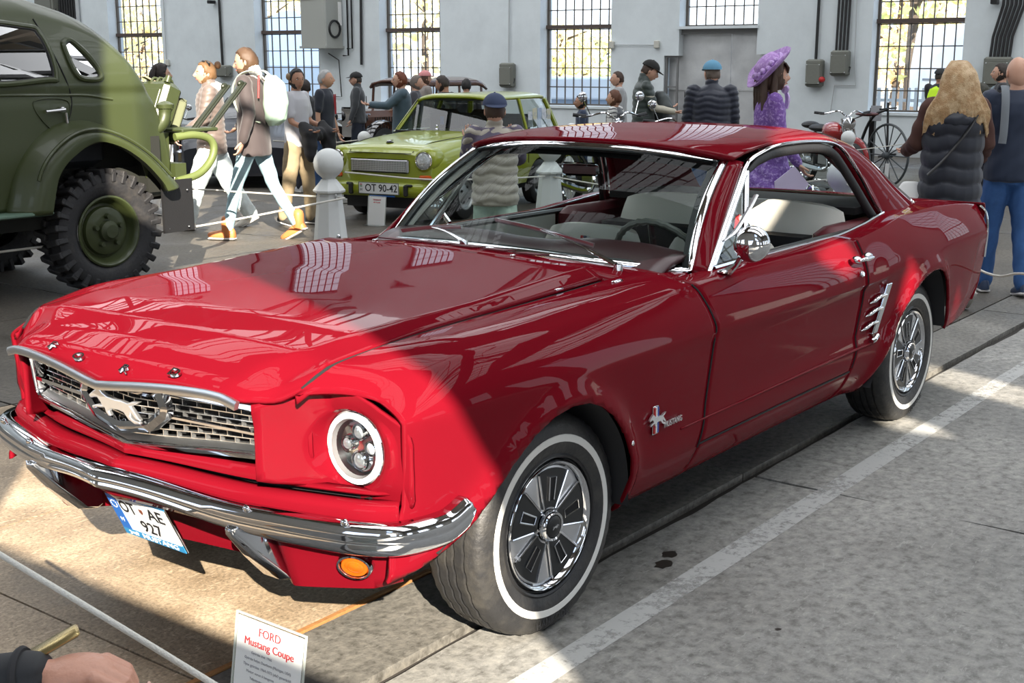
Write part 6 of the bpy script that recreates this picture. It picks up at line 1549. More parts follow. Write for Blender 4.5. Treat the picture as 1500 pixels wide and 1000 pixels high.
def person(px, D, topy, face, label, legs=((8, 5), (-8, 5)), arms=((5, 8, 15), (5, 8, 15)), lean=0, top='jacket', topc=(.1, .1, .1), puff=None, bulk=1.0, legc=(.05, .07, .12), legw=1.0, shoe=(.5, .5, .5), boot=False, hair='short', hairc=(.03, .02, .015), hat=None, hatc=(.02, .03, .06), skin=None, female=False, hx=0, sleeve=True, coat=.0, group=None, vox=.016, turn=0, skirt=None, ground=None, collar=None, name='person', hatpad=0.0, nofeet=False, fold=.0025, arm_in=(0, 0), headpitch=0):
    """px: where the head is across the photograph, D: distance along the view, topy: where the crown is, face: compass heading the figure faces (degrees)"""
    p = at_depth(px, topy, D); H = p[2]-hatpad; s = H/1.76; skin = skin or SKIN
    e = empty(name, (p[0], p[1], 0), math.radians(face), label, 'person', group)
    e.scale = (s,)*3
    fx_ = lambda a, c: (math.sin(math.radians(a))*math.cos(math.radians(c)), math.sin(math.radians(c)), -math.cos(math.radians(a))*math.cos(math.radians(c)))
    hip = np.array([0, 0, .93]); ln = math.radians(lean); up = np.array([math.sin(ln), 0, math.cos(ln)])
    w = .165 if female else .19
    chest = hip+up*.38; neck = hip+up*.57; headp = neck+up*.02+np.array([.015, 0, 0])
    LG = []
    for sd_, (a, kb) in zip((1, -1), legs):
        h = hip+np.array([0, sd_*.09, -.02]); k = h+np.array(fx_(a, sd_*2))*.44; an = k+np.array(fx_(a-kb, sd_*1))*.42; LG.append((h, k, an, a-kb))
    lift = min(l[2][2] for l in LG)-.085; zoff = -lift
    for L_ in LG:
        for q in L_[:3]: q[2] += zoff
    hip[2] += zoff; chest[2] += zoff; neck[2] += zoff; headp[2] += zoff
    AR = []
    for i, (sd_, (a, ab, el)) in enumerate(zip((1, -1), arms)):
        sh = neck+np.array([-.005, sd_*w, -.06]); e1 = sh+np.array(fx_(a, sd_*ab))*.29; ab2 = sd_*(ab*.3-arm_in[i]); wr = e1+np.array(fx_(a+el, ab2))*.25; AR.append((sh, e1, wr, a+el, ab2))
    # body: one continuous skin
    b = MB()
    loft(b, [(*(hip+up*z)[:2], (hip+up*z)[2], rx, ry) for z, rx, ry in ((-.10, .07, .12), (-.04, .105, .155), (.06, .10, .145), (.18, .09, .125), (.32, .105, .15), (.44, .10, .165), (.52, .075, .13), (.56, .055, .07))])
    cap_tube(b, [neck-up*.05, neck+up*.07], [.056, .052])
    for h, k, an, _ in LG: cap_tube(b, [h, h*.5+k*.5, k, k*.6+an*.4, an], [.070, .060, .044, .042, .034])
    for sh, e1, wr, *_ in AR: cap_tube(b, [sh, sh*.5+e1*.5, e1, e1*.6+wr*.4, wr], [.052, .044, .036, .035, .026])
    fuse('body', b, skin, e, .024)
    tops = mat('cloth_%.3f_%.3f_%.3f' % topc, topc, .75 if not puff else .5, sheen=.2); legm = mat('cloth_%.3f_%.3f_%.3f' % legc, legc, .85, bump=(90, .1), vary=(7, tuple(min(1, q*1.35) for q in legc), (.4, .7)))
    # top
    kb_ = bulk; b = MB(); low = -.08-coat
    loft(b, [(*(hip+up*z)[:2], (hip+up*z)[2], rx*kb_, ry*kb_) for z, rx, ry in ((low, .135, .175), (low+.03, .14, .18), (.10, .130, .170), (.25, .125, .17), (.40, .13, .185), (.48, .115, .175), (.535, .085, .13), (.575, .06, .07))])
    if collar: cap_tube(b, [neck+up*.0, neck+up*.045], [.072, .068])
    for sh, e1, wr, *_ in AR:
        if sleeve: cap_tube(b, [sh, sh*.5+e1*.5, e1, e1*.5+wr*.5, e1*.06+wr*.94], [r*kb_ for r in (.070, .064, .056, .050, .044)])
        else: cap_tube(b, [sh, sh*.5+e1*.5, sh*.3+e1*.7], [.066, .060, .060])
    fuse(top, b, tops, e, vox, puff=puff, fold=0 if puff else fold, seed=px)
    # trousers or skirt
    if skirt:
        b = MB(); loft(b, [(hip[0], 0, hip[2]+z, rx, rx*1.05) for z, rx in ((.12, .13), (-.05, .19), (-.3, .30), (-.6, .40), (-.85, .47))]); fuse('skirt', b, tops, e, .022, fold=.012)
    else:
        b = MB(); loft(b, [(hip[0], hip[1], hip[2]+z, rx, ry) for z, rx, ry in ((-.12, .10, .15), (-.04, .118, .168), (.05, .115, .16), (.10, .11, .15))])
        for h, k, an, _ in LG: cap_tube(b, [h, h*.5+k*.5, k, k*.5+an*.5, an*.97+k*.03], [.098, .088*legw, .070*legw, .064*legw, .060*legw])
        fuse('trousers', b, legm, e, vox, fold=.004, seed=px+1)
    shm = mat('shoe_%.2f_%.2f_%.2f' % shoe, shoe, .5); solem = mat('shoe_sole', (.6, .58, .55), .7)
    if not nofeet:
        for h, k, an, aa in LG:
            f = MB(); fz = an[2]-.035; tilt = max(0, -(aa))*.010
            R_ = rotm(0, math.radians(max(0, -aa)*.9), 0)
            G = []
            for x, wv, hv in ((-.075, .026, .050), (-.06, .036, .075), (0, .038, .080), (.06, .042, .058), (.13, .044, .042), (.175, .034, .034), (.195, .015, .022)):
                a_ = np.arange(16)*2*math.pi/16; cz = np.sin(a_); G.append(np.stack([np.full(16, x), wv*np.cos(a_), np.maximum(cz, -.25)*hv+.0], 1) @ R_.T+np.array([an[0], an[1], fz-.01]))
            rings(f, G)
            if boot: cap_tube(f, [an+(0, 0, -.02), an+(0, 0, .10)], [.052, .055])
            o = f.build('boot' if boot else 'shoe', shm, e, angle=60)
            f = MB(); f.box((.055, 0, -.048+.018), (.26, .085, .022), ch=.008); V = np.vstack(f.V) @ R_.T+np.array([an[0], an[1], fz-.01+.006]); me('sole', V, f.F, solem, o, angle=40)
    # head, hair, hands
    hd_ = empty('head', tuple(headp), math.radians(turn), parent=e); hd_.rotation_euler = (0, math.radians(lean*.4+headpitch), math.radians(turn))
    shared('face', head_mesh('f' if female else 'm'), skin, hd_)
    for sy in (-1, 1):
        q = MB(); q.ell((.096, sy*.030, .109), (.010, .013, .007), 10, 6); shared('eye', EYES_[0], EYEW, hd_).location = (0, sy*.030-.030, 0)
        shared('iris', EYES_[1], EYED, hd_).location = (0, sy*.030-.030, 0)
        shared('eyebrow', EYES_[2], mat('hair_%.2f_%.2f' % hairc[:2], hairc, .6), hd_).location = (0, sy*.030-.030, 0)
    shared('mouth', EYES_[3], LIPS, hd_)
    hm = mat('hair_%.2f_%.2f' % hairc[:2], hairc, .55, bump=(150, .6))
    if hair: b = MB(); hair_cap(b, hair, np.array([0., 0, .105])); b.build('hair', hm, hd_, angle=80)
    if hat == 'cap':
        hm2 = mat('hat_%.2f_%.2f_%.2f' % hatc, hatc, .8); b = MB(); nu = 28; t = np.linspace(0, math.pi/2, 9); u = np.arange(nu)*2*math.pi/nu
        b.grid(np.stack([np.outer(np.cos(u), np.cos(t))*.118+.004, np.outer(np.sin(u), np.cos(t))*.098, np.broadcast_to(.150+np.sin(t)*.098, (nu, 9))], -1), cu=True)
        b.ell((0, 0, .248), (.009, .009, .006), 8, 5)
        hb_ = b.build('cap', hm2, hd_, angle=60); b = MB(); rows = []
        for k in range(5): t_ = k/4; a_ = np.linspace(-1.05, 1.05, 14); rows.append(np.stack([.004+.112*np.cos(a_)+t_*.075*np.cos(a_*1.1), (.094+.0*t_)*np.sin(a_), .156-.020*t_*np.cos(a_)+0*a_], 1))
        b.grid(np.array(rows)); o = b.build('cap_peak', hm2, hb_); solid(o, .005, 0)
    for i, (sh, e1, wr, aa, ab2) in enumerate(AR):
        hnd = shared('hand', hand_mesh(.5), skin, e); hnd.location = wr; hnd.rotation_euler = (math.radians(ab2), math.radians(-aa), 0)
        if i == 0: hnd.scale = (1, -1, 1)
    return dict(e=e, head=hd_, hip=hip, chest=chest, neck=neck, up=up, arms=AR, legs=LG, s=s)
def _q(fn): b = MB(); fn(b); return (np.vstack(b.V), list(b.F))
EYES_ = [_q(lambda b: b.ell((.092, .030, .109), (.011, .013, .0065), 10, 6)), _q(lambda b: b.ell((.1005, .030, .109), (.004, .006, .006), 8, 5)), _q(lambda b: b.tube([(.103, .017, .126), (.103, .030, .130), (.094, .045, .126)], [.003, .004, .002], 5)), _q(lambda b: b.tube(cr([(.104, -.022, .044), (.112, -.008, .046), (.112, .008, .046), (.104, .022, .044)], 10), [.002]+[.0055]*8+[.002], 6, squash=(1, .8)))]

VIEW = math.degrees(_yaw)     # heading of someone who looks the same way as the camera
TOR, TOL, AWAY, TOCAM = VIEW-90, VIEW+90, VIEW, VIEW+180       # facing right, left, away from, towards the viewer

mat('hair_0.42_0.25', (.42, .25, .11), .45, vary=(14, (.62, .45, .26), (.45, .62)), bump=(150, .8))
# --- left group of visitors in the sun
h_ = person(232, 13.2, 96, TOR+20, 'woman with long dark hair standing behind the military car', hair='long', hairc=(.02, .012, .01), topc=(.02, .02, .022), legc=(.75, .73, .70), female=True)
b = MB()
for y in (-.07, -.03, .03, .07): strand(b, [(-.06, y, .20), (-.10, y*1.3, .08), (-.09, y*1.4, -.10), (-.07, y*1.5, -.26)], .035)
fuse('long_hair', b, MATS['hair_0.02_0.01'], h_['head'], .012)
h_ = person(304, 12.0, 86, TOL+12, 'fair-haired woman in a beige quilted jacket and white wide trousers walking left', legs=((22, 6), (-20, 12)), topc=(.15, .115, .10), puff=(.055, .012), bulk=1.12, coat=.05, legc=(.66, .74, .76), legw=1.35, shoe=(.75, .70, .62), hair='bun', hairc=(.16, .085, .035), female=True, turn=8, arms=((15, 12, 40), (-12, 12, 25)), collar=True)
b = MB(); b.tube(cr([(-.02, -.10, .20), (.0, 0, .225), (-.02, .10, .20)], 12), .010, 6); b.ell((.03, 0, .225), (.02, .05, .015)); b.build('sunglasses', BLACK, h_['head'])
b = MB(); b.ell((-.115, 0, .19), (.035, .04, .04)); b.build('hair_bun', mat('bun_brown', (.14, .07, .03), .6), h_['head'])
b = MB(); cap_tube(b, [h_['neck']+h_['up']*.02+(-.05, -.06, -.01), h_['neck']+(-.10, 0, -.03), h_['neck']+(-.05, .06, -.01)], [.045, .06, .045]); b.build('hood', mat('hood_white', (.78, .76, .70), .9), h_['e'])
h_ = person(366, 11.2, 67, TOL-12, 'bearded man in a dark jacket, light jeans and tan boots wearing a mint backpack', legs=((20, 6), (-18, 14)), topc=(.055, .042, .042), bulk=1.08, coat=.07, legc=(.30, .44, .50), legw=.86, shoe=(.50, .17, .05), boot=True, hair='full', hairc=(.085, .045, .022), arms=((-14, 12, 30), (12, 10, 45)), turn=6, collar=True, headpitch=10)
b = MB(); b.ell((.055, 0, .035), (.055, .062, .040), 18, 12); b.build('beard', mat('beard_brown', (.09, .045, .022), .8, bump=(120, .8)), h_['head'])
b = MB(); loft(b, [(-.20, 0, 1.05, .04, .08), (-.22, 0, 1.10, .09, .13), (-.23, 0, 1.25, .11, .15), (-.22, 0, 1.42, .09, .14), (-.19, 0, 1.50, .04, .09)]); bp_ = fuse('backpack', b, mat('mint_nylon', (.50, .68, .55), .5), h_['e'], .014, fold=.003)
b = MB()
for s in (-1, 1): b.tube(cr([(-.17, .09*s, 1.46), (-.08, .11*s, 1.535), (.06, .12*s, 1.50), (.135, .12*s, 1.35), (.06, .13*s, 1.15), (-.12, .12*s, 1.08)], 24), .018, 6, squash=(1.4, .5))
b.build('backpack_strap', mat('strap_mint', (.62, .70, .55), .7), bp_)
b = MB(); b.tube([(-.13, .13, 1.50), (-.13, .16, 1.30)], .008); b.build('strap_edge', mat('strap_red', (.6, .04, .04), .6), bp_)
b = MB(); cap_tube(b, [h_['neck']+(-.03, 0, .0), h_['neck']+(-.02, 0, .05)], [.075, .07]); b.build('jacket_collar', mat('collar_white', (.75, .72, .68), .9), h_['e'])
h_ = person(432, 12.3, 103, TOR-25, 'dark-haired woman in a white T-shirt and beige trousers carrying a black jacket', topc=(.50, .50, .53), sleeve=False, legc=(.26, .20, .12), legw=1.15, shoe=(.03, .03, .03), hair='bun', hairc=(.012, .010, .010), female=True, skin=SKIN2, arms=((10, 5, 60), (12, 5, 60)), turn=-30, coat=-.02)
b = MB(); b.ell((-.02, -.09, .14), (.05, .02, .04)); b.build('hair_clip', mat('clip_brown', (.25, .16, .08), .4), h_['head'])
b = MB(); w_ = h_['arms'][1][2]; w2_ = h_['arms'][0][2]
for q in (w_, w2_): cap_tube(b, [q+(-.06, 0, .03), q+(.0, 0, -.05), q+(.02, 0, -.30)], [.07, .10, .07])
cap_tube(b, [w_+(-.02, 0, -.05), w2_+(-.02, 0, -.05)], [.08, .08]); fuse('carried_jacket', b, mat('black_cloth', (.012, .012, .014), .8), h_['e'], .018, fold=.01)
b = MB(); b.lathe([(0, 0), (.032, 0), (.033, .14), (.014, .18), (.014, .20), (0, .20)], 14, T=(.20, .05, .72)); b.build('water_bottle', mat('bottle_clear', (.75, .80, .82), .1, 0, 1), h_['e'])
h_ = person(474, 14.2, 104, TOR-10, 'grey-haired man in a navy polo shirt and jeans with his arms down', topc=(.012, .016, .030), sleeve=False, legc=(.03, .07, .17), hair='short', hairc=(.38, .38, .38), arms=((6, 6, 12), (-4, 6, 10)), bulk=1.0, fold=.003, skin=SKIN)
b = MB()
for y in (-.02, 0, .02): b.tube([(.142, y*2, 1.46), (.15, y, 1.20)], .006, 5)
b.build('lanyard', mat('lanyard_red', (.4, .03, .04), .6), h_['e'])
h_ = person(447, 15.5, 118, AWAY+40, 'person in black half hidden behind the man in the navy polo shirt', topc=(.015, .015, .018), legc=(.02, .02, .03), hair='full', hairc=(.02, .015, .012))
h_ = person(523, 18.5, 108, TOL, 'man in a black cap and dark grey zipped jacket by the wall', topc=(.045, .05, .055), legc=(.02, .025, .04), hair='short', hairc=(.05, .04, .03), hat='cap', hatc=(.01, .01, .01), collar=True, bulk=1.05)
h_ = person(588, 15.4, 107, TOL+8, 'red-haired woman in a denim jacket photographing with a phone', topc=(.06, .10, .13), legc=(.06, .12, .26), hair='full', hairc=(.16, .04, .015), female=True, arms=((52, 4, 42), (50, 4, 45)), bulk=1.12, arm_in=(14, 14))
q = (h_['arms'][0][2]+h_['arms'][1][2])/2; b = MB(); b.box(q+(.06, 0, .05), (.012, .075, .15), ch=.004); b.build('phone', BLACK, h_['e'])
b = MB(); a = np.linspace(0, 2*math.pi, 15)[:-1]
for s in (-1, 1): b.tube(np.stack([np.full(14, .108), s*.031+.020*np.cos(a), .108+.016*np.sin(a)], 1), .002, 4, closed=True)
b.build('glasses', BLACK, h_['head'])
h_ = person(608, 16.6, 112, TOR, 'grey curly-haired man looking right behind the woman in denim', topc=(.05, .05, .06), legc=(.05, .05, .07), hair='full', hairc=(.16, .13, .11))
h_ = person(621, 18.3, 106, TOR+30, 'person in a pink cap behind the curly-haired man', topc=(.25, .22, .20), legc=(.05, .05, .07), hair='full', hairc=(.10, .05, .03), hat='cap', hatc=(.62, .25, .25), female=True)
h_ = person(652, 15.2, 112, TOL-25, 'dark-haired young man whose head shows above the lime green car roof', topc=(.02, .02, .025), legc=(.05, .05, .07), hair='full', hairc=(.03, .02, .015), skin=SKIN2, headpitch=14)
h_ = person(683, 17.5, 117, AWAY, 'black-haired person seen from behind in front of the brown vintage car', topc=(.03, .03, .035), legc=(.05, .05, .07), hair='full', hairc=(.008, .008, .008))
# boy beyond the red car
h_ = person(725, 8.6, 148, AWAY+8, 'boy in a dark blue cap and cream padded gilet beyond the red car', topc=(.36, .33, .27), puff=(.085, .019), bulk=1.22, legc=(.38, .50, .42), legw=1.25, hair='short', hairc=(.07, .04, .025), hat='cap', hatc=(.03, .045, .10), arms=((34, 10, 100), (34, 10, 100)), sleeve=True, coat=.06, vox=.013, arm_in=(10, 10), collar=True, hatpad=.0)
h_['head'].rotation_euler = (0, 0, 0); h_['head'].scale = (1.15,)*3
for c in h_['head'].children:
    if c.name.startswith('cap'): c.rotation_euler = (0, 0, math.pi)
b = MB()
for sh, e1, wr, *_ in h_['arms']: cap_tube(b, [sh, sh*.5+e1*.5, e1, e1*.5+wr*.5, wr], [.088, .084, .078, .070, .058])
loft(b, [(-.01, 0, 1.32, .165, .24), (-.01, 0, 1.42, .155, .225), (-.01, 0, 1.47, .12, .17), (0, 0, 1.53, .08, .10)]); fuse('hood', b, mat('purple_grey', (.10, .085, .13), .7), h_['e'], .016, fold=.004)
# centre
h_ = person(853, 16.2, 143, TOL, 'small dark-haired boy in a navy top by the fourth window', topc=(.015, .03, .07), legc=(.02, .03, .06), hair='full', hairc=(.012, .01, .01), skin=SKIN2)
h_['head'].scale = (1.15,)*3
h_ = person(902, 14.6, 136, TOL-20, 'red-haired boy in a camouflage padded gilet over white sleeves', topc=(.10, .10, .11), puff=(.07, .014), bulk=1.15, legc=(.05, .05, .06), hair='full', hairc=(.13, .05, .025))
h_['head'].scale = (1.12,)*3
b = MB()
for sh, e1, wr, *_ in h_['arms']: cap_tube(b, [sh, sh*.5+e1*.5, e1, e1*.5+wr*.5, wr], [.084, .078, .072, .064, .052])
fuse('sleeve', b, mat('sleeve_white', (.72, .72, .70), .8), h_['e'], .018, puff=(.06, .01))
h_ = person(907, 16.8, 106, TOL, 'man in a light grey shirt near the fourth window', topc=(.36, .37, .38), legc=(.20, .22, .23), hair='short', hairc=(.05, .025, .015), bulk=1.05)
h_ = person(944, 14.2, 90, TOR+5, 'man in a black cap and dark green quilted gilet holding a backpack', topc=(.035, .05, .045), puff=(.075, .013), bulk=1.06, sleeve=False, legc=(.10, .12, .12), hair='short', hairc=(.05, .03, .02), hat='cap', hatc=(.008, .008, .01), arms=((20, 6, 70), (20, 6, 60)), collar=True, headpitch=25)
b = MB()
for sh, e1, wr, *_ in h_['arms']: cap_tube(b, [sh*.6+e1*.4, e1, e1*.5+wr*.5, wr], [.060, .056, .048, .042])
fuse('sleeve', b, mat('sleeve_cream', (.50, .47, .38), .8), h_['e'], .018, fold=.003)
b = MB(); loft(b, [(.24, 0, .98, .06, .10), (.25, 0, 1.08, .11, .15), (.25, 0, 1.22, .12, .16), (.22, 0, 1.34, .09, .13), (.20, 0, 1.40, .04, .08)]); fuse('backpack', b, mat('grey_nylon', (.07, .08, .08), .6), h_['e'], .018, fold=.006)
h_ = person(1044, 11.8, 93, AWAY-5, 'man in a light blue cap and navy quilted jacket seen from behind', topc=(.010, .014, .030), puff=(.062, .014), bulk=1.20, legc=(.04, .08, .18), hair='short', hairc=(.13, .10, .08), hat='cap', hatc=(.12, .30, .45), arms=((8, 10, 55), (8, 10, 55)), vox=.013, turn=18, collar=True)
# woman in the purple hat
HATP = mat('purple_hat', (.36, .20, .50), .8, vary=(40, (.50, .33, .62), (.45, .6))); LACE = mat('purple_lace', (.19, .09, .36), .8, vary=(38, (.42, .28, .62), (.50, .60)), bump=(60, .8))
h_ = person(1131, 8.9, 91, TOR+2, 'long-haired woman in a purple bonnet and purple lace dress behind the red car', topc=(.42, .25, .62), female=True, skirt=True, hair='long', hairc=(.075, .038, .02), arms=((-6, 10, 18), (10, 10, 25)), vox=.013, bulk=.95, turn=6, nofeet=True)
for o in h_['e'].children:
    if o.name.startswith(('jacket', 'skirt')): o.data.materials[0] = LACE
b = MB()
for y in (-.085, -.06, .06, .085):
    strand(b, [(-.015, y, .17), (-.02, y*1.1, .05), (-.02, y*1.2, -.10), (.0, y*1.25, -.30)], .030)
for y in (-.06, -.02, .02, .06): strand(b, [(-.07, y, .19), (-.10, y*1.2, .05), (-.095, y*1.5, -.12), (-.07, y*1.6, -.32)], .036)
fuse('long_hair', b, MATS['hair_0.07_0.04'] if 'hair_0.07_0.04' in MATS else mat('hair_0.08_0.04', (.075, .038, .02), .5), h_['head'], .010)
b = MB()
for k in range(9): y = -.055+.0137*k; b.tube([(.075, y, .205), (.104, y, .165), (.101, y, .128)], [.008, .009, .004], 5)
b.build('fringe', MATS['hair_0.07_0.04'] if 'hair_0.07_0.04' in MATS else MATS['hair_0.08_0.04'], h_['head'])
b = MB(); nu, rows = 48, []
MH = rotm(0, -.80, 0)
for r, z in ((.0, .10), (.06, .095), (.10, .08), (.116, .045), (.125, .0), (.165, -.010), (.20, -.006), (.228, .014)):
    u = np.arange(nu)*2*math.pi/nu; rr_ = r*(1+.025*np.sin(u*7)*(r > .2)); rows.append(np.stack([rr_*np.cos(u)*.95, rr_*np.sin(u), z+.045*np.sin(u)**2*max(0, (r-.12)/.13)], 1) @ MH.T+np.array([-.028, 0, .165]))
b.grid(np.array(rows), cv=True); ht = b.build('sun_hat', HATP, h_['head'], angle=80); solid(ht, .006, 0)
b = MB(); u = np.arange(nu)*2*math.pi/nu; b.tube(np.stack([.132*np.cos(u), .135*np.sin(u), .02+.006*np.sin(u*9)], 1) @ MH.T+np.array([-.028, 0, .165]), .014, 6, closed=True)
for k in range(7): a_ = 1.2+k*.35; b.ell(np.array([.13*math.cos(a_), -.13*math.sin(a_), .04+.012*(k % 2)]) @ MH.T+np.array([-.028, 0, .165]), (.024, .022, .022), 8, 6)
b.build('hat_flowers', mat('flower_lilac', (.55, .38, .70), .8, bump=(70, 1)), ht)
b = MB()
for s in (-1, 1):
    b.ell((.10, .03*s-.0, .0), (.02, .045, .028), 10, 6, M=rotm(.5*s, 0, 0)); b.tube(cr([(.105, .01*s, -.0), (.13, .03*s, -.07), (.12, .02*s, -.15)], 8), .012, 5, squash=(1.4, .3))
b.build('neck_bow', mat('bow_lilac', (.62, .45, .78), .6), h_['head'])
b = MB(); loft(b, [(.0, 0, 1.47, .10, .12), (.0, 0, 1.50, .085, .10), (.0, 0, 1.53, .065, .07)]); b.build('collar', mat('collar_white', (.75, .72, .68), .9), h_['e'])
b = MB(); w_ = h_['arms'][1][2]; b.add([(-.05, -.24, .80), (.10, -.24, .92), (.22, -.24, .78), (.14, -.24, .66), (-.04, -.24, .66)], [(0, 1, 2, 3, 4)], T=(.05, 0, .05)); o = b.build('apron_fold', mat('cloth_lilac_pale', (.70, .58, .80), .8), h_['e'], smooth=False); solid(o, .02)
# by the right window
h_ = person(1377, 18.6, 103, TOR+50, 'guard in a yellow high-visibility vest and dark cap by the rightmost window', topc=(.02, .02, .025), legc=(.02, .02, .03), hair='short', hairc=(.04, .03, .02), hat='cap', hatc=(.03, .03, .03), arms=((25, 6, 75), (25, 6, 75)), arm_in=(40, 40), skin=SKIN2)
b = MB(); loft(b, [(0, 0, .88, .15, .19), (0, 0, 1.05, .145, .185), (0, 0, 1.30, .148, .195), (0, 0, 1.44, .12, .17), (0, 0, 1.50, .08, .10)]); fuse('safety_vest', b, mat('hi_vis', (.62, .95, .02), .6, emit=(.5, .9, .0, .05)), h_['e'], .02)
h_ = person(1470, 14.8, 95, TOL-20, 'dark-haired woman in a black blazer and blue-grey top at the right', topc=(.012, .012, .015), legc=(.02, .02, .025), hair='full', hairc=(.03, .017, .012), female=True)
b = MB(); b.ell((.09, 0, 1.38), (.06, .045, .11)); b.build('blouse', mat('blouse_blue', (.22, .28, .32), .7), h_['e'])
h_ = person(1440, 12.5, 124, AWAY+20, 'person in dark green half hidden behind the blonde woman', topc=(.03, .05, .05), legc=(.03, .03, .04), hair='full', hairc=(.03, .03, .02))
# pair at the right edge
h_ = person(1404, 8.15, 97, AWAY-6, 'long-haired blonde woman in a black quilted gilet over brown sleeves, seen from behind', topc=(.010, .013, .024), puff=(.115, .020), bulk=1.30, coat=.16, sleeve=False, legc=(.22, .34, .52), legw=.95, shoe=(.62, .58, .48), hair='long', hairc=(.42, .25, .11), female=True, legs=((6, 2), (-12, 26)), arms=((14, 16, 60), (10, 16, 50)), vox=.012)
BL = MATS['hair_0.42_0.25']; b = MB(); r_ = np.random.RandomState(5)
for k in range(17):
    y = -.11+.0138*k; x0 = -.02-.08*math.cos((y/.12)*1.3); sp_ = y*2.3
    strand(b, [(x0*.4, y*.5, .235), (x0-.025, y, .15), (x0-.055, y*1.25, .02), (x0-.070+.02*r_.rand(), sp_*.85, -.12), (x0-.060+.02*r_.rand(), sp_+.02*r_.randn(), -.26-.04*r_.rand())], .030)
fuse('long_hair', b, BL, h_['head'], .009, fold=.003)
b = MB()
for sh, e1, wr, *_ in h_['arms']: cap_tube(b, [sh, sh*.6+e1*.4, e1, e1*.5+wr*.5, wr], [.082, .080, .074, .062, .052])
fuse('sleeve', b, mat('sleeve_brown', (.075, .030, .022), .85), h_['e'], .016, fold=.006)
b = MB(); b.tube(cr([(-.10, -.18, 1.50), (-.185, -.05, 1.30), (-.20, .10, 1.10), (-.16, .20, .98)], 16), .012, 6, squash=(1.3, .4)); b.build('bag_strap', BLACK, h_['e'])
b = MB(); loft(b, [(.02, .30, .62, .02, .13), (.02, .30, .66, .05, .15), (.02, .29, .80, .05, .13), (.02, .28, .92, .02, .06)]); fuse('handbag', b, mat('bag_white', (.80, .80, .78), .5), h_['e'], .014)
b = MB(); loft(b, [(-.06, 0, 1.34, .12, .16), (-.09, 0, 1.39, .10, .15), (-.07, 0, 1.44, .08, .11)]); fuse('hood', b, mat('cloth_0.010_0.013_0.024'), h_['e'], .016, fold=.006)
h_ = person(1494, 8.5, 86, AWAY-4, 'bald man in a navy jumper and blue jeans at the right edge', topc=(.012, .022, .050), bulk=1.10, legc=(.035, .10, .26), legw=1.15, shoe=(.03, .05, .10), hair=None, arms=((5, 8, 15), (5, 8, 15)), vox=.014, coat=.02, fold=.005)
b = MB(); b.tube(cr([(.05, .10, 1.54), (-.06, .11, 1.56), (-.14, .12, 1.46), (-.17, .125, 1.25), (-.17, .13, 1.15)], 18), .022, 6, squash=(1.3, .35)); b.build('shoulder_strap', mat('strap_grey', (.18, .20, .22), .8), h_['e'])
b = MB(); loft(b, [(-.04, .30, .42, .01, .05), (-.04, .30, .50, .03, .07), (-.04, .30, .72, .02, .06)]); fuse('carrier_bag', b, mat('bag_film', (.62, .70, .72), .3), h_['e'], .014, fold=.004)
# ================================================================ BOLLARDS, ROPES, SIGNS, BIKES, WALL FITTINGS
BOLW = mat('bollard_white', (.66, .68, .67), .6, bump=(25, .1)); ROPE = mat('rope_white', (.62, .60, .54), .8, bump=(300, .5))
def bollard(px, D, ball=.127, label=''):
    p = at_depth(px, 300, D); e = empty('bollard', (p[0], p[1], 0), .3, label, 'bollard', 'white ball-topped bollards'); a8 = np.arange(8)*math.pi/4+math.pi/8
    def oct(prs, nm):
        b = MB(); rings(b, [np.stack([r*np.cos(a8), r*np.sin(a8), np.full(8, z)], 1) for r, z in prs]); return b.build(nm, BOLW, e, smooth=False)
    b = MB(); b.lathe([(0, 0), (.215, 0), (.215, .02), (.19, .035), (.165, .045), (0, .045)], 32); b.build('foot', BOLW, e, angle=30)
    bevel(oct([(.155, .04), (.150, .06), (.105, .50)], 'shaft'), .004); oct([(.105, .50), (.135, .515), (.137, .53), (.10, .575), (.08, .60), (.065, .62)], 'shoulder')
    b = MB(); b.lathe([(.06, .60), (.055, .63), (.075, .65)], 24); b.build('neck', BOLW, e); b = MB(); b.ell((0, 0, .625+ball), (ball,)*3, 32, 20); b.build('ball', BOLW, e)
    b = MB(); b.tube(np.array([(.10+.02*math.cos(t), .03, .49+.02*math.sin(t)) for t in np.linspace(0, 2*math.pi, 11)[:-1]]) @ rotm(0, 0, math.radians(_yawd+200)-.3).T, .006, 6, closed=True); b.build('rope_eye', BRUSHED, e); return e
_yawd = math.degrees(_yaw)
bollard(483, 10.7, .127, 'white ball-topped octagonal bollard standing left of the lime green car')
bollard(805, 12.6, .127, 'white bollard seen through the red car windscreen')
bollard(1234, 9.5, .127, 'white bollard seen through the red car side window')
bollard(536, 15.3, .080, 'white bollard in front of the brown vintage car'); bollard(836, 17.6, .075, 'small white bollard below the fourth window'); bollard(1237, 15.2, .085, 'white bollard beside the red motorcycle')
def rope(pts, r, label, n=24, sag=0):
    P_ = cr(pts, n); t = np.linspace(0, 1, n); P_[:, 2] -= sag*np.sin(math.pi*t); b = MB(); b.tube(P_, r, 6); o = b.build('rope', ROPE, angle=80); return tag(o, label, 'rope', 'white barrier ropes')
be = at_depth(505, 290, 10.6)
rope([be, at_depth(279, 333, 9.6), at_depth(0, 369, 8.4), at_depth(-120, 384, 7.9)], .009, 'white rope crossing in front of the military car tyre')
rope([be, at_depth(400, 284, 10.8), at_depth(285, 277, 11.0), at_depth(150, 270, 11.0)], .008, 'white rope from the near bollard leftwards behind the tow loop')
rope([at_depth(505, 252, 10.6), at_depth(632, 263, 11.2), at_depth(740, 261, 11.9), at_depth(803, 258, 12.5)], .008, 'white rope crossing the front of the lime green car')
rope([at_depth(805, 258, 12.5), at_depth(930, 272, 11.5), at_depth(1100, 268, 10.5), at_depth(1225, 262, 9.6)], .008, 'white rope behind the red car to its side window bollard', sag=.03)
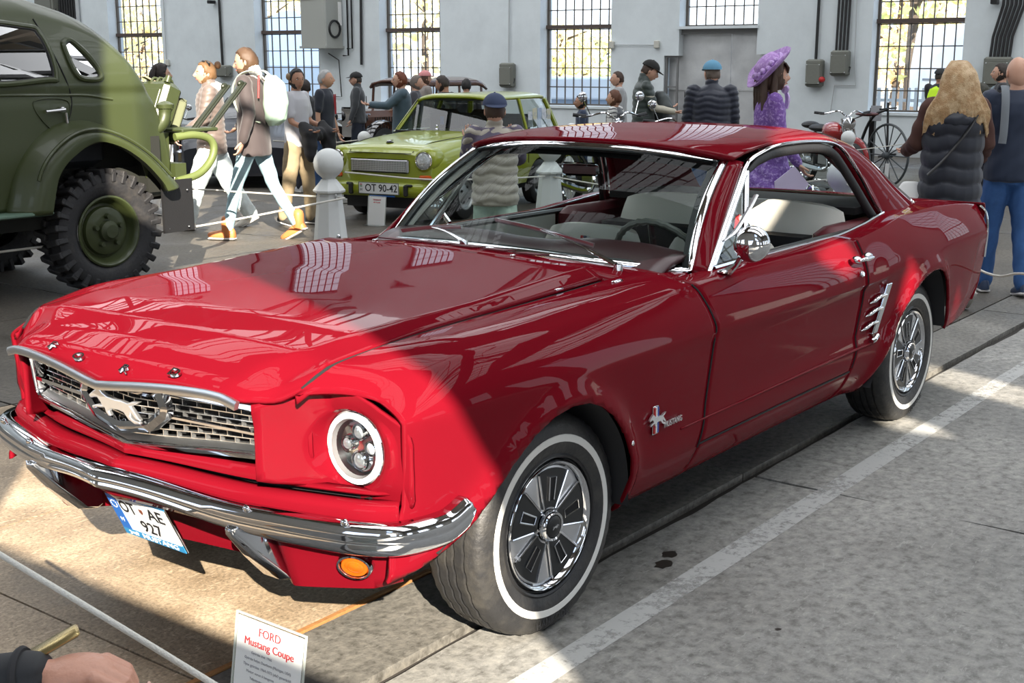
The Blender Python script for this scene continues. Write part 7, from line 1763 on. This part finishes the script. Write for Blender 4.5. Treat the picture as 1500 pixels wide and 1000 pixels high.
rope([at_depth(1237, 222, 15.1), at_depth(1300, 214, 16), at_depth(1345, 208, 17)], .006, 'thin rope across the high-wheel bicycle')
rope([at_depth(536, 204, 15.2), at_depth(470, 210, 14.8), at_depth(400, 206, 14.6)], .008, 'thin rope leading left from the bollard before the vintage car')
rope([at_depth(1238, 268, 9.4), at_depth(1420, 388, 7.0), at_depth(1500, 401, 6.3), at_depth(1600, 415, 5.7)], .007, 'white rope behind the red car tail crossing the bald man')
rope([at_depth(-200, 690, 2.35), at_depth(0, 812, 2.15), at_depth(150, 902, 2.02), at_depth(310, 1000, 1.9), at_depth(480, 1105, 1.8)], .0052, 'thick white rope across the lower left corner')

# information stand in front of the red car
PAPER = mat('paper_sheet_white', (.74, .75, .74), .5); PLEX = glass_mat('acrylic', (.93, .96, .95), .7); REDI = mat('red_ink', (.62, .05, .06), .6); GREYI = mat('grey_ink', (.30, .30, .32), .6)
def info(name, origin, w, h, tilt, label, lines, heading):
    e = empty(name, origin, heading, label, 'sign'); c, s_ = math.cos(tilt), math.sin(tilt)
    M_ = np.stack([(0, 1, 0), (-s_, 0, c), (c, 0, s_)], 1)
    b = MB(); b.box(M_ @ np.array([0, h/2, 0]), (w+.012, h+.012, .003), R=M_); b.box((.03, 0, .002), (.12, w+.012, .003)); b.build('acrylic_holder', PLEX, e, smooth=False)
    b = MB(); b.box(M_ @ np.array([0, h/2, .003]), (w, h, .0012), R=M_); b.build('paper', PAPER, e, smooth=False)
    b = MB()
    for q, d in (((0, h+.006, .003), (w+.014, .004, .004)), ((w/2+.006, h/2, .003), (.004, h+.012, .004)), ((-w/2-.006, h/2, .003), (.004, h+.012, .004))): b.box(M_ @ np.array(q), d, R=M_)
    b.build('holder_edge', mat('acrylic_edge', (.45, .48, .44), .2, 0, .5), e, smooth=False)
    for (t, sz, u, v, m, bold, mw) in lines:
        for sh_ in ((-.0007, 0, .0007) if m is REDI else (0,)): text('sign_lettering', t, sz, m, e, M_ @ np.array([u+sh_, v, .0042]), M_, depth=.0002, bold=bold, maxw=mw)
    return e
so = on(398, 940, 'X', 1.02)
lines = [('FORD', .026, 0, .262, REDI, False, .08), ('Mustang Coupe', .024, 0, .236, REDI, False, .15), ('Gyártási éve: 1966', .0085, -.02, .214, GREYI, False, .12), ('Gyártás helye: Dearborn (Michigan, USA)', .0085, 0, .200, GREYI, False, .165), ('Típus gyártása: 1964-1973 (első generáció)', .0085, 0, .186, GREYI, False, .17), ('Motor: soros 6 hengeres', .0085, -.02, .172, GREYI, False, .13)]+[('Teljesítmény és műszaki adatok', .008, 0, .158-.014*k, GREYI, False, .15) for k in range(9)]
sgn = info('info_stand', (0, 0, 0), .20, .285, .16, 'small acrylic stand with a white sheet headed FORD Mustang Coupe', lines, 0)
q0 = on(372, 940, 'X', 1.05); sgn.location = (1.10, .825, .135)
tp = info('info_stand', tuple(on(556, 329, 'Z', 0)+np.array([.05, 0, 0])), .20, .28, .12, 'white information sheet on the floor before the lime green car', [('TRABANT', .022, 0, .25, REDI, True, .12), ('601 Kombi', .018, 0, .225, REDI, True, .1)]+[('xxxx xxxxx xxx xxxxxx', .010, 0, .19-.02*k, GREYI, False, .16) for k in range(0)], .15)

# forearm and hand of a visitor reaching in at the lower left
hp = at_depth(64, 990, 1.80); v_e = empty('person', tuple(hp), 0, 'visitor at the lower left corner, only a hand and dark sleeve holding a phone', 'person')
X_ = RGT*.98+UV*.10; X_ /= np.linalg.norm(X_); Z_ = -FV*.3+UV; Z_ -= X_*(Z_ @ X_); Z_ /= np.linalg.norm(Z_); Y_ = np.cross(Z_, X_); MA = np.stack([X_, Y_, Z_], 1)
b = MB()
def loc3(*a): return MA @ np.array(a)
cap_tube(b, [loc3(-.30, .02, -.05), loc3(-.12, .0, -.01), loc3(.0, 0, 0)], [.036, .030, .026], 16)
b.ell(loc3(.045, 0, .002), (.055, .040, .021), 20, 12, M=MA)
for k, (y, L_, dz_) in enumerate(((-.030, .088, .006), (-.010, .098, .008), (.011, .094, .006), (.031, .075, 0))):
    p_ = np.array([.080, y, dz_]); P_ = [p_]; a_ = .25
    for f_, da in ((.45, .35), (.32, .75), (.23, .55)): a_ += da; p_ = p_+L_*f_*np.array([math.cos(a_), -y*.25, -math.sin(a_)]); P_.append(p_)
    cap_tube(b, [loc3(*q) for q in P_], [.0105, .0100, .0090, .0078], 12)
cap_tube(b, [loc3(.02, -.030, -.006), loc3(.055, -.050, -.016), loc3(.085, -.046, -.028), loc3(.105, -.034, -.032)], [.014, .0120, .0105, .009], 12)
hb = fuse('hand', b, mat('skin_hand', (.50, .25, .17), .45, bump=(90, .25)), v_e, .0035, smooth=3)
b = MB(); b.ell(loc3(.145, -.0, -.030), (.003, .006, .004), 8, 5, M=MA); b.build('fingernail', mat('nail', (.62, .38, .30), .3), v_e)
b = MB(); cap_tube(b, [loc3(-.34, .025, -.06), loc3(-.20, .01, -.03), loc3(-.10, 0, -.012), loc3(-.02, 0, 0)], [.058, .052, .047, .040], 20); fuse('sleeve', b, mat('sleeve_black', (.012, .013, .015), .7), v_e, .006, puff=(.022, .004))
b = MB(); b.tube([loc3(-.030, 0, -.001)+loc3(0, .041*math.cos(t), .041*math.sin(t)) for t in np.linspace(0, 2*math.pi, 25)[:-1]], .006, 6, closed=True); b.build('cuff', mat('cuff_dark', (.02, .02, .022), .9), v_e)
b = MB(); cap_tube(b, [loc3(-.30, .0, -.075), loc3(-.16, -.01, -.055)], [.055, .030], 14); b.build('sleeve_lining', mat('lining_white', (.70, .68, .68), .7), v_e)
b = MB(); b.box(loc3(-.005, .03, .026), (.11, .035, .008), R=MA @ rotm(0, -.30, .4), ch=.003); b.build('phone', mat('phone_gold', (.35, .27, .12), .25, .8), v_e)

# ---- bikes
CHB = CHROME
def moto(px, D, heading, m, label, sc=1.0, mirrors=True):
    p = at_depth(px, 300, D); e = empty('motorcycle', (p[0], p[1], 0), math.radians(heading), label, 'motorcycle'); e.scale = (sc,)*3
    def pt(nm, b, mm, par=None, **k): return b.build(nm, mm, par or e, **k)
    for x in (.68, -.62):
        w = empty('wheel', (x, 0, .31), parent=e); a = np.arange(36)*math.pi/18; b = MB(); b.tube(np.stack([.275*np.cos(a), 0*a, .275*np.sin(a)], 1), .040, 8, closed=True, up=(0, 1, 0)); b.build('tyre', BLACKR, w)
        b = MB(); b.tube(np.stack([.235*np.cos(a), 0*a, .235*np.sin(a)], 1), .012, 6, closed=True, up=(0, 1, 0)); b.build('rim', CHB, w)
        b = MB()
        for k in range(18): t = k*math.pi/9; b.tube([(0, .02*(-1)**k, 0), (.235*math.cos(t), 0, .235*math.sin(t))], .0025, 4)
        o = b.build('spoke', CHB, w); o['kind'] = 'stuff'
        b = MB(); b.lathe([(0, -.06), (.05, -.05), (.06, 0), (.05, .05), (0, .06)], 14, M=frame_from((0, 1, 0))); b.build('hub', BRUSHED, w)
        b = MB(); a = np.linspace(.2, 2.7, 16) if x > 0 else np.linspace(.3, 3.1, 16); b.sweep(np.stack([x+.335*np.cos(a), 0*a, .31+.335*np.sin(a)], 1), [(-.06, -.015), (-.04, .01), (0, .02), (.04, .01), (.06, -.015)], up=(0, 1, 0)) if False else b.tube(np.stack([x+.335*np.cos(a), 0*a, .31+.335*np.sin(a)], 1), .030, 8, squash=(1.8, .5), up=(0, 1, 0)); pt('mudguard', b, m)
    b = MB(); b.ell((.12, 0, .74), (.26, .13, .13), 20, 12, M=rotm(0, .08, 0)); pt('tank', b, m); b = MB(); b.ell((-.28, 0, .77), (.24, .12, .055), 16, 8); b.ell((-.55, 0, .80), (.15, .12, .05), 14, 8); pt('saddle', b, BLACKR)
    b = MB(); b.box((.02, 0, .38), (.30, .22, .22), ch=.04); b.lathe([(.07, 0), (.075, .04), (.07, .06), (.08, .10), (.07, .12), (.08, .16), (.05, .20)], 14, T=(.08, 0, .46)); pt('engine', b, BRUSHED)
    b = MB(); b.tube([(.42, .0, .80), (.15, .0, .85), (-.40, 0, .72), (-.62, .07, .31)], .018, 6); b.tube([(.42, 0, .78), (.15, 0, .28), (-.25, 0, .26), (-.62, -.07, .31)], .018, 6); b.tube([(-.4, 0, .72), (-.25, 0, .26)], .018, 6); pt('frame', b, BLACK)
    for s in (-1, 1): b = MB(); b.tube([(.68, .075*s, .31), (.44, .075*s, .92)], .020, 8); pt('fork', b, CHB)
    b = MB(); b.tube(cr([(.30, .38, 1.0), (.34, .30, .98), (.42, .12, 1.02), (.43, 0, .95), (.42, -.12, 1.02), (.34, -.30, .98), (.30, -.38, 1.0)], 30), .011, 6); hbq = pt('handlebar', b, CHB)
    for s in (-1, 1):
        b = MB(); b.tube([(.34, .28*s, .985), (.29, .40*s, 1.0)], .018, 8); b.tube([(.38, .25*s, .99), (.40, .37*s, .98)], .006, 5); pt('grip', b, BLACKR, hbq)
        if not mirrors: continue
        b = MB(); b.tube([(.36, .24*s, .99), (.32, .30*s, 1.14)], .005, 5); b.ell((.32, .31*s, 1.17), (.02, .05, .05), 14, 8); pt('mirror', b, CHB, hbq)
    b = MB(); b.lathe([(0, -.10), (.06, -.08), (.09, 0), (.085, .015), (0, .03)], 20, M=frame_from((1, 0, -.1)), T=(.50, 0, .86)); pt('headlamp', b, CHB)
    b = MB(); b.tube(cr([(.14, -.10, .42), (.22, -.13, .30), (.05, -.16, .24), (-.9, -.17, .30)], 18), np.r_[np.full(9, .018), np.full(9, .035)], 8); pt('exhaust', b, CHB)
    b = MB(); b.tube([(-.05, .12, .25), (-.10, .22, .02)], .010, 5); pt('stand', b, BLACK); return e
MRED = mat('moto_red', (.34, .01, .012), .2, 0, 1); MBLK = mat('moto_black', (.012, .012, .014), .2, 0, 1)
moto(1210, 16.6, 52, MRED, 'red vintage motorcycle with chrome headlamp near the right wall', .97, mirrors=False)
moto(872, 13.6, 60, MBLK, 'black motorcycle with tall round mirrors showing above the red car roof', 1.06)
moto(985, 13.3, 200, MBLK, 'black motorcycle behind the man in the light blue cap', .98)
moto(262, 17.6, 40, MRED, 'red motorcycle far left behind the military car stakes', .85)
moto(1192, 11.6, 10, MBLK, 'black motorcycle seen through the red car side window', .55)
# high-wheel bicycle on a post
def big_wheel(px, py, D, R_, heading, par, nsp, m):
    c = at_depth(px, py, D); c[2] = R_; a = np.arange(40)*math.pi/20; hd = math.radians(heading); dx_ = np.array([math.cos(hd), math.sin(hd), 0])
    w = empty('wheel', tuple(c-np.array(par.location)), parent=par); pts = np.outer(np.cos(a), dx_)+np.outer(np.sin(a), (0, 0, 1))
    b = MB(); b.tube(pts*R_, .016, 8, closed=True, up=(-dx_[1], dx_[0], 0)); b.build('rim', m, w)
    for k in range(nsp): t = k*2*math.pi/nsp; b = MB(); b.tube([np.zeros(3), (dx_*math.cos(t)+np.array([0, 0, math.sin(t)]))*R_], .008, 5); b.build('spoke', m, w)
    b = MB(); b.lathe([(0, -.08), (.035, -.07), (.045, 0), (.035, .07), (0, .08)], 12, M=frame_from((-dx_[1], dx_[0], 0))); b.build('hub', m, w); return w, c
c = at_depth(1301, 206, 16.5); BKG = mat('bike_grey', (.06, .07, .075), .5)
bike = empty('bicycle', (c[0], c[1], 0), 0, 'antique high-wheel wooden-spoked bicycle on a post by the right wall', 'bicycle')
w1, c1 = big_wheel(1301, 206, 16.5, .40, VIEW+24, bike, 14, BKG); w2, c2 = big_wheel(1254, 206, 16.9, .30, VIEW+24, bike, 12, BKG)
L0 = lambda q: np.array(q)-np.array(bike.location)
b = MB(); b.tube([L0(c1), L0(at_depth(1301, 150, 16.5))], .016, 6); b.tube(cr([L0(at_depth(1301, 160, 16.5)), L0(at_depth(1282, 168, 16.6)), L0(at_depth(1268, 190, 16.8)), L0(c2)], 12), .020, 6); b.tube([L0(c2), L0(at_depth(1240, 178, 16.7)), L0(at_depth(1275, 165, 16.6))], .010, 5); b.build('frame', BLACK, bike)
b = MB(); b.ell(L0(at_depth(1270, 167, 16.6)), (.10, .16, .03), 14, 8); b.build('saddle', mat('saddle_brown', (.09, .02, .018), .4), bike)
b = MB(); b.tube([L0(at_depth(1289, 160, 16.4)), L0(at_depth(1313, 158, 16.6))], .012, 6); b.tube([L0(c1)+(.0, -.12, -.02), L0(c1)+(0, .12, .02)], .016, 6); b.build('handlebar', BLACK, bike)
p = at_depth(1276, 220, 16.9); e = empty('display_post', (p[0], p[1], 0), 0, 'black post with a framed notice beside the antique bicycle', 'post'); b = MB(); b.box((0, 0, .5), (.07, .07, 1.0)); b.box((0, 0, .02), (.4, .4, .04)); b.build('post', BLACK, e, smooth=False)
b = MB(); b.box((.03, .05, .93), (.02, .14, .20), R=rotm(0, 0, .6)); b.build('notice', mat('notice_grey', (.35, .36, .38), .6), e, smooth=False)
p = at_depth(1300, 232, 16.2); o = MB(); o.box((0, 0, .17), (.01, .05, .30), R=rotm(0, .05, .6)); o = o.build('paper_tag', PAPER, smooth=False, loc=(p[0], p[1], 0)); tag(o, 'narrow white paper tag hanging under the antique bicycle wheel', 'tag')
b = MB(); b.box((0, 0, .02), (.5, .3, .04)); p = at_depth(1355, 240, 15.5); o = b.build('floor_plate', BLACK, loc=(p[0], p[1], 0)); tag(o, 'flat black plate on the floor left of the blonde woman', 'plate')

# ---- fittings on the back wall
def wall_thing(name, s, z, label, cat): p = WP(s, 0, z); return empty(name, tuple(p), math.radians(94), label, cat)
GREYB = mat('switch_grey', (.17, .175, .15), .6, bump=(20, .3)); BEIGE = mat('heater_beige', (.36, .37, .34), .55)
# heater unit
e = wall_thing('air_heater', -12.66, 1.9, 'large beige wall-hung air heater between the second and third windows', 'heater')
b = MB(); b.box((0, -.30, .95), (.74, .58, 1.9), ch=.03); b.build('casing', BEIGE, e, angle=30)
b = MB(); b.box((0, -.30, .03), (.78, .62, .05)); b.build('casing_lip', BEIGE, e, smooth=False)
for k in range(7): b = MB(); b.box((-.10, -.595, 1.05+.06*k), (.44, .012, .022)); b.build('louvre', mat('louvre_grey', (.26, .27, .25), .6), e, smooth=False)
b = MB(); b.lathe([(.20, 0), (.19, .03), (.16, .03), (.15, -.02), (0, -.02)], 28, M=frame_from((1, 0, 0)) @ np.diag([1, 1, 1]), T=(.375, -.30, .42)); b.build('fan_opening', BLACK, e)
b = MB(); b.box((.385, -.12, .75), (.02, .10, .5)); b.build('side_label', WHITE, e, smooth=False)
def box_unit(s0, s1, z0, z1, dep, label, lid=True, m=None):
    e = wall_thing('switch_box', (s0+s1)/2, z0, label, 'switch box'); w_, h_ = s1-s0, z1-z0
    b = MB(); b.box((0, -dep/2, h_/2), (w_, dep, h_), ch=.03); b.build('box_body', m or GREYB, e, angle=30)
    b = MB(); b.box((0, -dep-.012, h_*.46), (w_*.86, .03, h_*.74), ch=.012); l_ = b.build('box_lid', m or GREYB, e, angle=30)
    b = MB()
    for x in (-1, 1):
        for z in (.14, .80): b.ell((x*w_*.38, -dep-.03, h_*z), (.012, .01, .012), 8, 5)
    b.build('lid_screw', BRUSHED, l_); b = MB(); b.tube([(w_*.5, -dep*.5, h_*.35), (w_*.5+.03, -dep*.6, h_*.35), (w_*.5+.03, -dep*.9, h_*.18)], .010, 6); b.build('switch_lever', BLACK, l_); return e
box_unit(-8.03, -7.70, 1.10, 1.59, .16, 'grey electrical box on the wall left of the fourth window'); KB_ = box_unit(-1.50, -1.20, 1.17, 1.65, .18, 'grey electrical box with a red knob, right of the metal door'); box_unit(-1.06, -.74, 1.36, 1.80, .18, 'taller-hung grey electrical box beside the rightmost window'); box_unit(1.53, 1.96, 1.20, 1.68, .20, 'grey electrical box under six conduits at the far right'); box_unit(-16.22, -15.75, 1.26, 1.54, .18, 'grey electrical box between the first and second windows'); box_unit(-22.75, -22.0, 2.75, 3.40, .22, 'large grey box high on the wall above the military car')
b = MB(); b.ell(WP(-1.19, -.17, 1.30), (.06, .06, .05), 14, 8); o = b.build('switch_knob', mat('knob_red', (.5, .02, .02), .4)); o.parent = KB_; o.matrix_parent_inverse = KB_.matrix_basis.inverted()
PIPE = mat('conduit_black', (.015, .015, .016), .5); PIPW = mat('conduit_white', (.45, .47, .48), .6)
def pipe(pts, r, m, label, n=None): b = MB(); b.tube([WP(*q) for q in pts], r, 6); o = b.build('conduit', m, angle=80); return tag(o, label, 'pipe', 'electrical conduits on the back wall')
pipe([(-1.36, -.05, 1.65), (-1.34, -.05, 6.0)], .028, PIPE, 'single black conduit above the box with the red knob')
NTH = ('first', 'second', 'third', 'fourth', 'fifth', 'sixth', 'seventh')
for k in range(4): pipe([(-1.0+.065*k, -.05, 1.80), (-.96+.065*k, -.05, 6.0)], .022, PIPE, NTH[k]+' from the left of four black conduits above the box beside the rightmost window')
for k in range(6): pipe([(1.60+.06*k, -.05, 1.68), (1.62+.06*k, -.05, 2.0), (1.74+.065*k, -.05, 2.5), (1.76+.065*k, -.05, 6)], .023, PIPE, NTH[k]+' from the left of six black conduits at the far right')
for k in range(7): pipe([(-21.9+.10*k, -.06, .2), (-21.9+.10*k, -.06, 6)], .032, PIPE, NTH[k]+' from the left in the row of black pipes above the military car roof')
pipe([(-21.2, -.06, .2), (-21.2, -.06, 6)], .05, PIPW, 'white pipe beside the row of black pipes')
for k, (s, z) in enumerate(((-12.12, 1.75), (-12.0, 1.9))): pipe([(s-.15, -.05, z), (s, -.05, z), (s, -.05, 6)], .018, PIPE, ('inner', 'outer')[k]+' bent black conduit right of the air heater')
pipe([(-11.75, -.05, 1.55), (-11.72, -.05, 3.0), (-11.68, -.05, 6)], .03, PIPE, 'black conduit left of the third window'); pipe([(-12.7, -.05, 1.8), (-12.4, -.05, 1.65), (-12.35, -.05, .85), (-12.6, -.05, .85)], .012, PIPE, 'thin bent pipe under the air heater')
pipe([(-16.05, -.05, 1.54), (-16.1, -.05, 6)], .030, PIPE, 'black conduit above the box between the first two windows'); pipe([(-18.0, -.04, 1.62), (-17.95, -.04, 6)], .012, PIPW, 'thin white cable right of the far left window'); pipe([(-7.86, -.04, 1.60), (-7.82, -.04, 6)], .014, PIPW, 'thin white cable above the box left of the fourth window')
pipe([(-5.45, -.04, 1.93), (-4.52, -.04, 1.92)], .010, PIPW, 'thin white horizontal cable right of the fourth window'); pipe([(-.70, -.04, 3.5), (-.66, -.04, 1.5), (-.62, -.04, 1.2), (-1.0, -.04, 1.2), (-1.05, -.04, .7)], .010, PIPW, 'thin grey cable looping below the boxes')
for s, z, lb in ((-5.47, 1.93, 'small cream junction box at the left end of the horizontal cable'), (-4.50, 1.93, 'small cream junction box at the right end of the horizontal cable'), (-17.96, 1.60, 'small white socket right of the far left window')): b = MB(); b.box(WP(s, -.04, z), (.10, .07, .14), R=WR, ch=.01); o = b.build('junction_box', mat('box_cream', (.55, .54, .48), .6)); tag(o, lb, 'box')
for s, z in ((1.62, 2.55), (-16.25, 3.0)): b = MB(); b.box(WP(s, -.12, z), (.10, .20, .08), R=WR, ch=.01); b.tube([WP(s, 0, z), WP(s, -.2, z-.02)], .02, 6); o = b.build('security_camera', BLACK); tag(o, 'small black camera on the wall '+('at the far right' if s > 0 else 'between the first two windows'), 'camera')
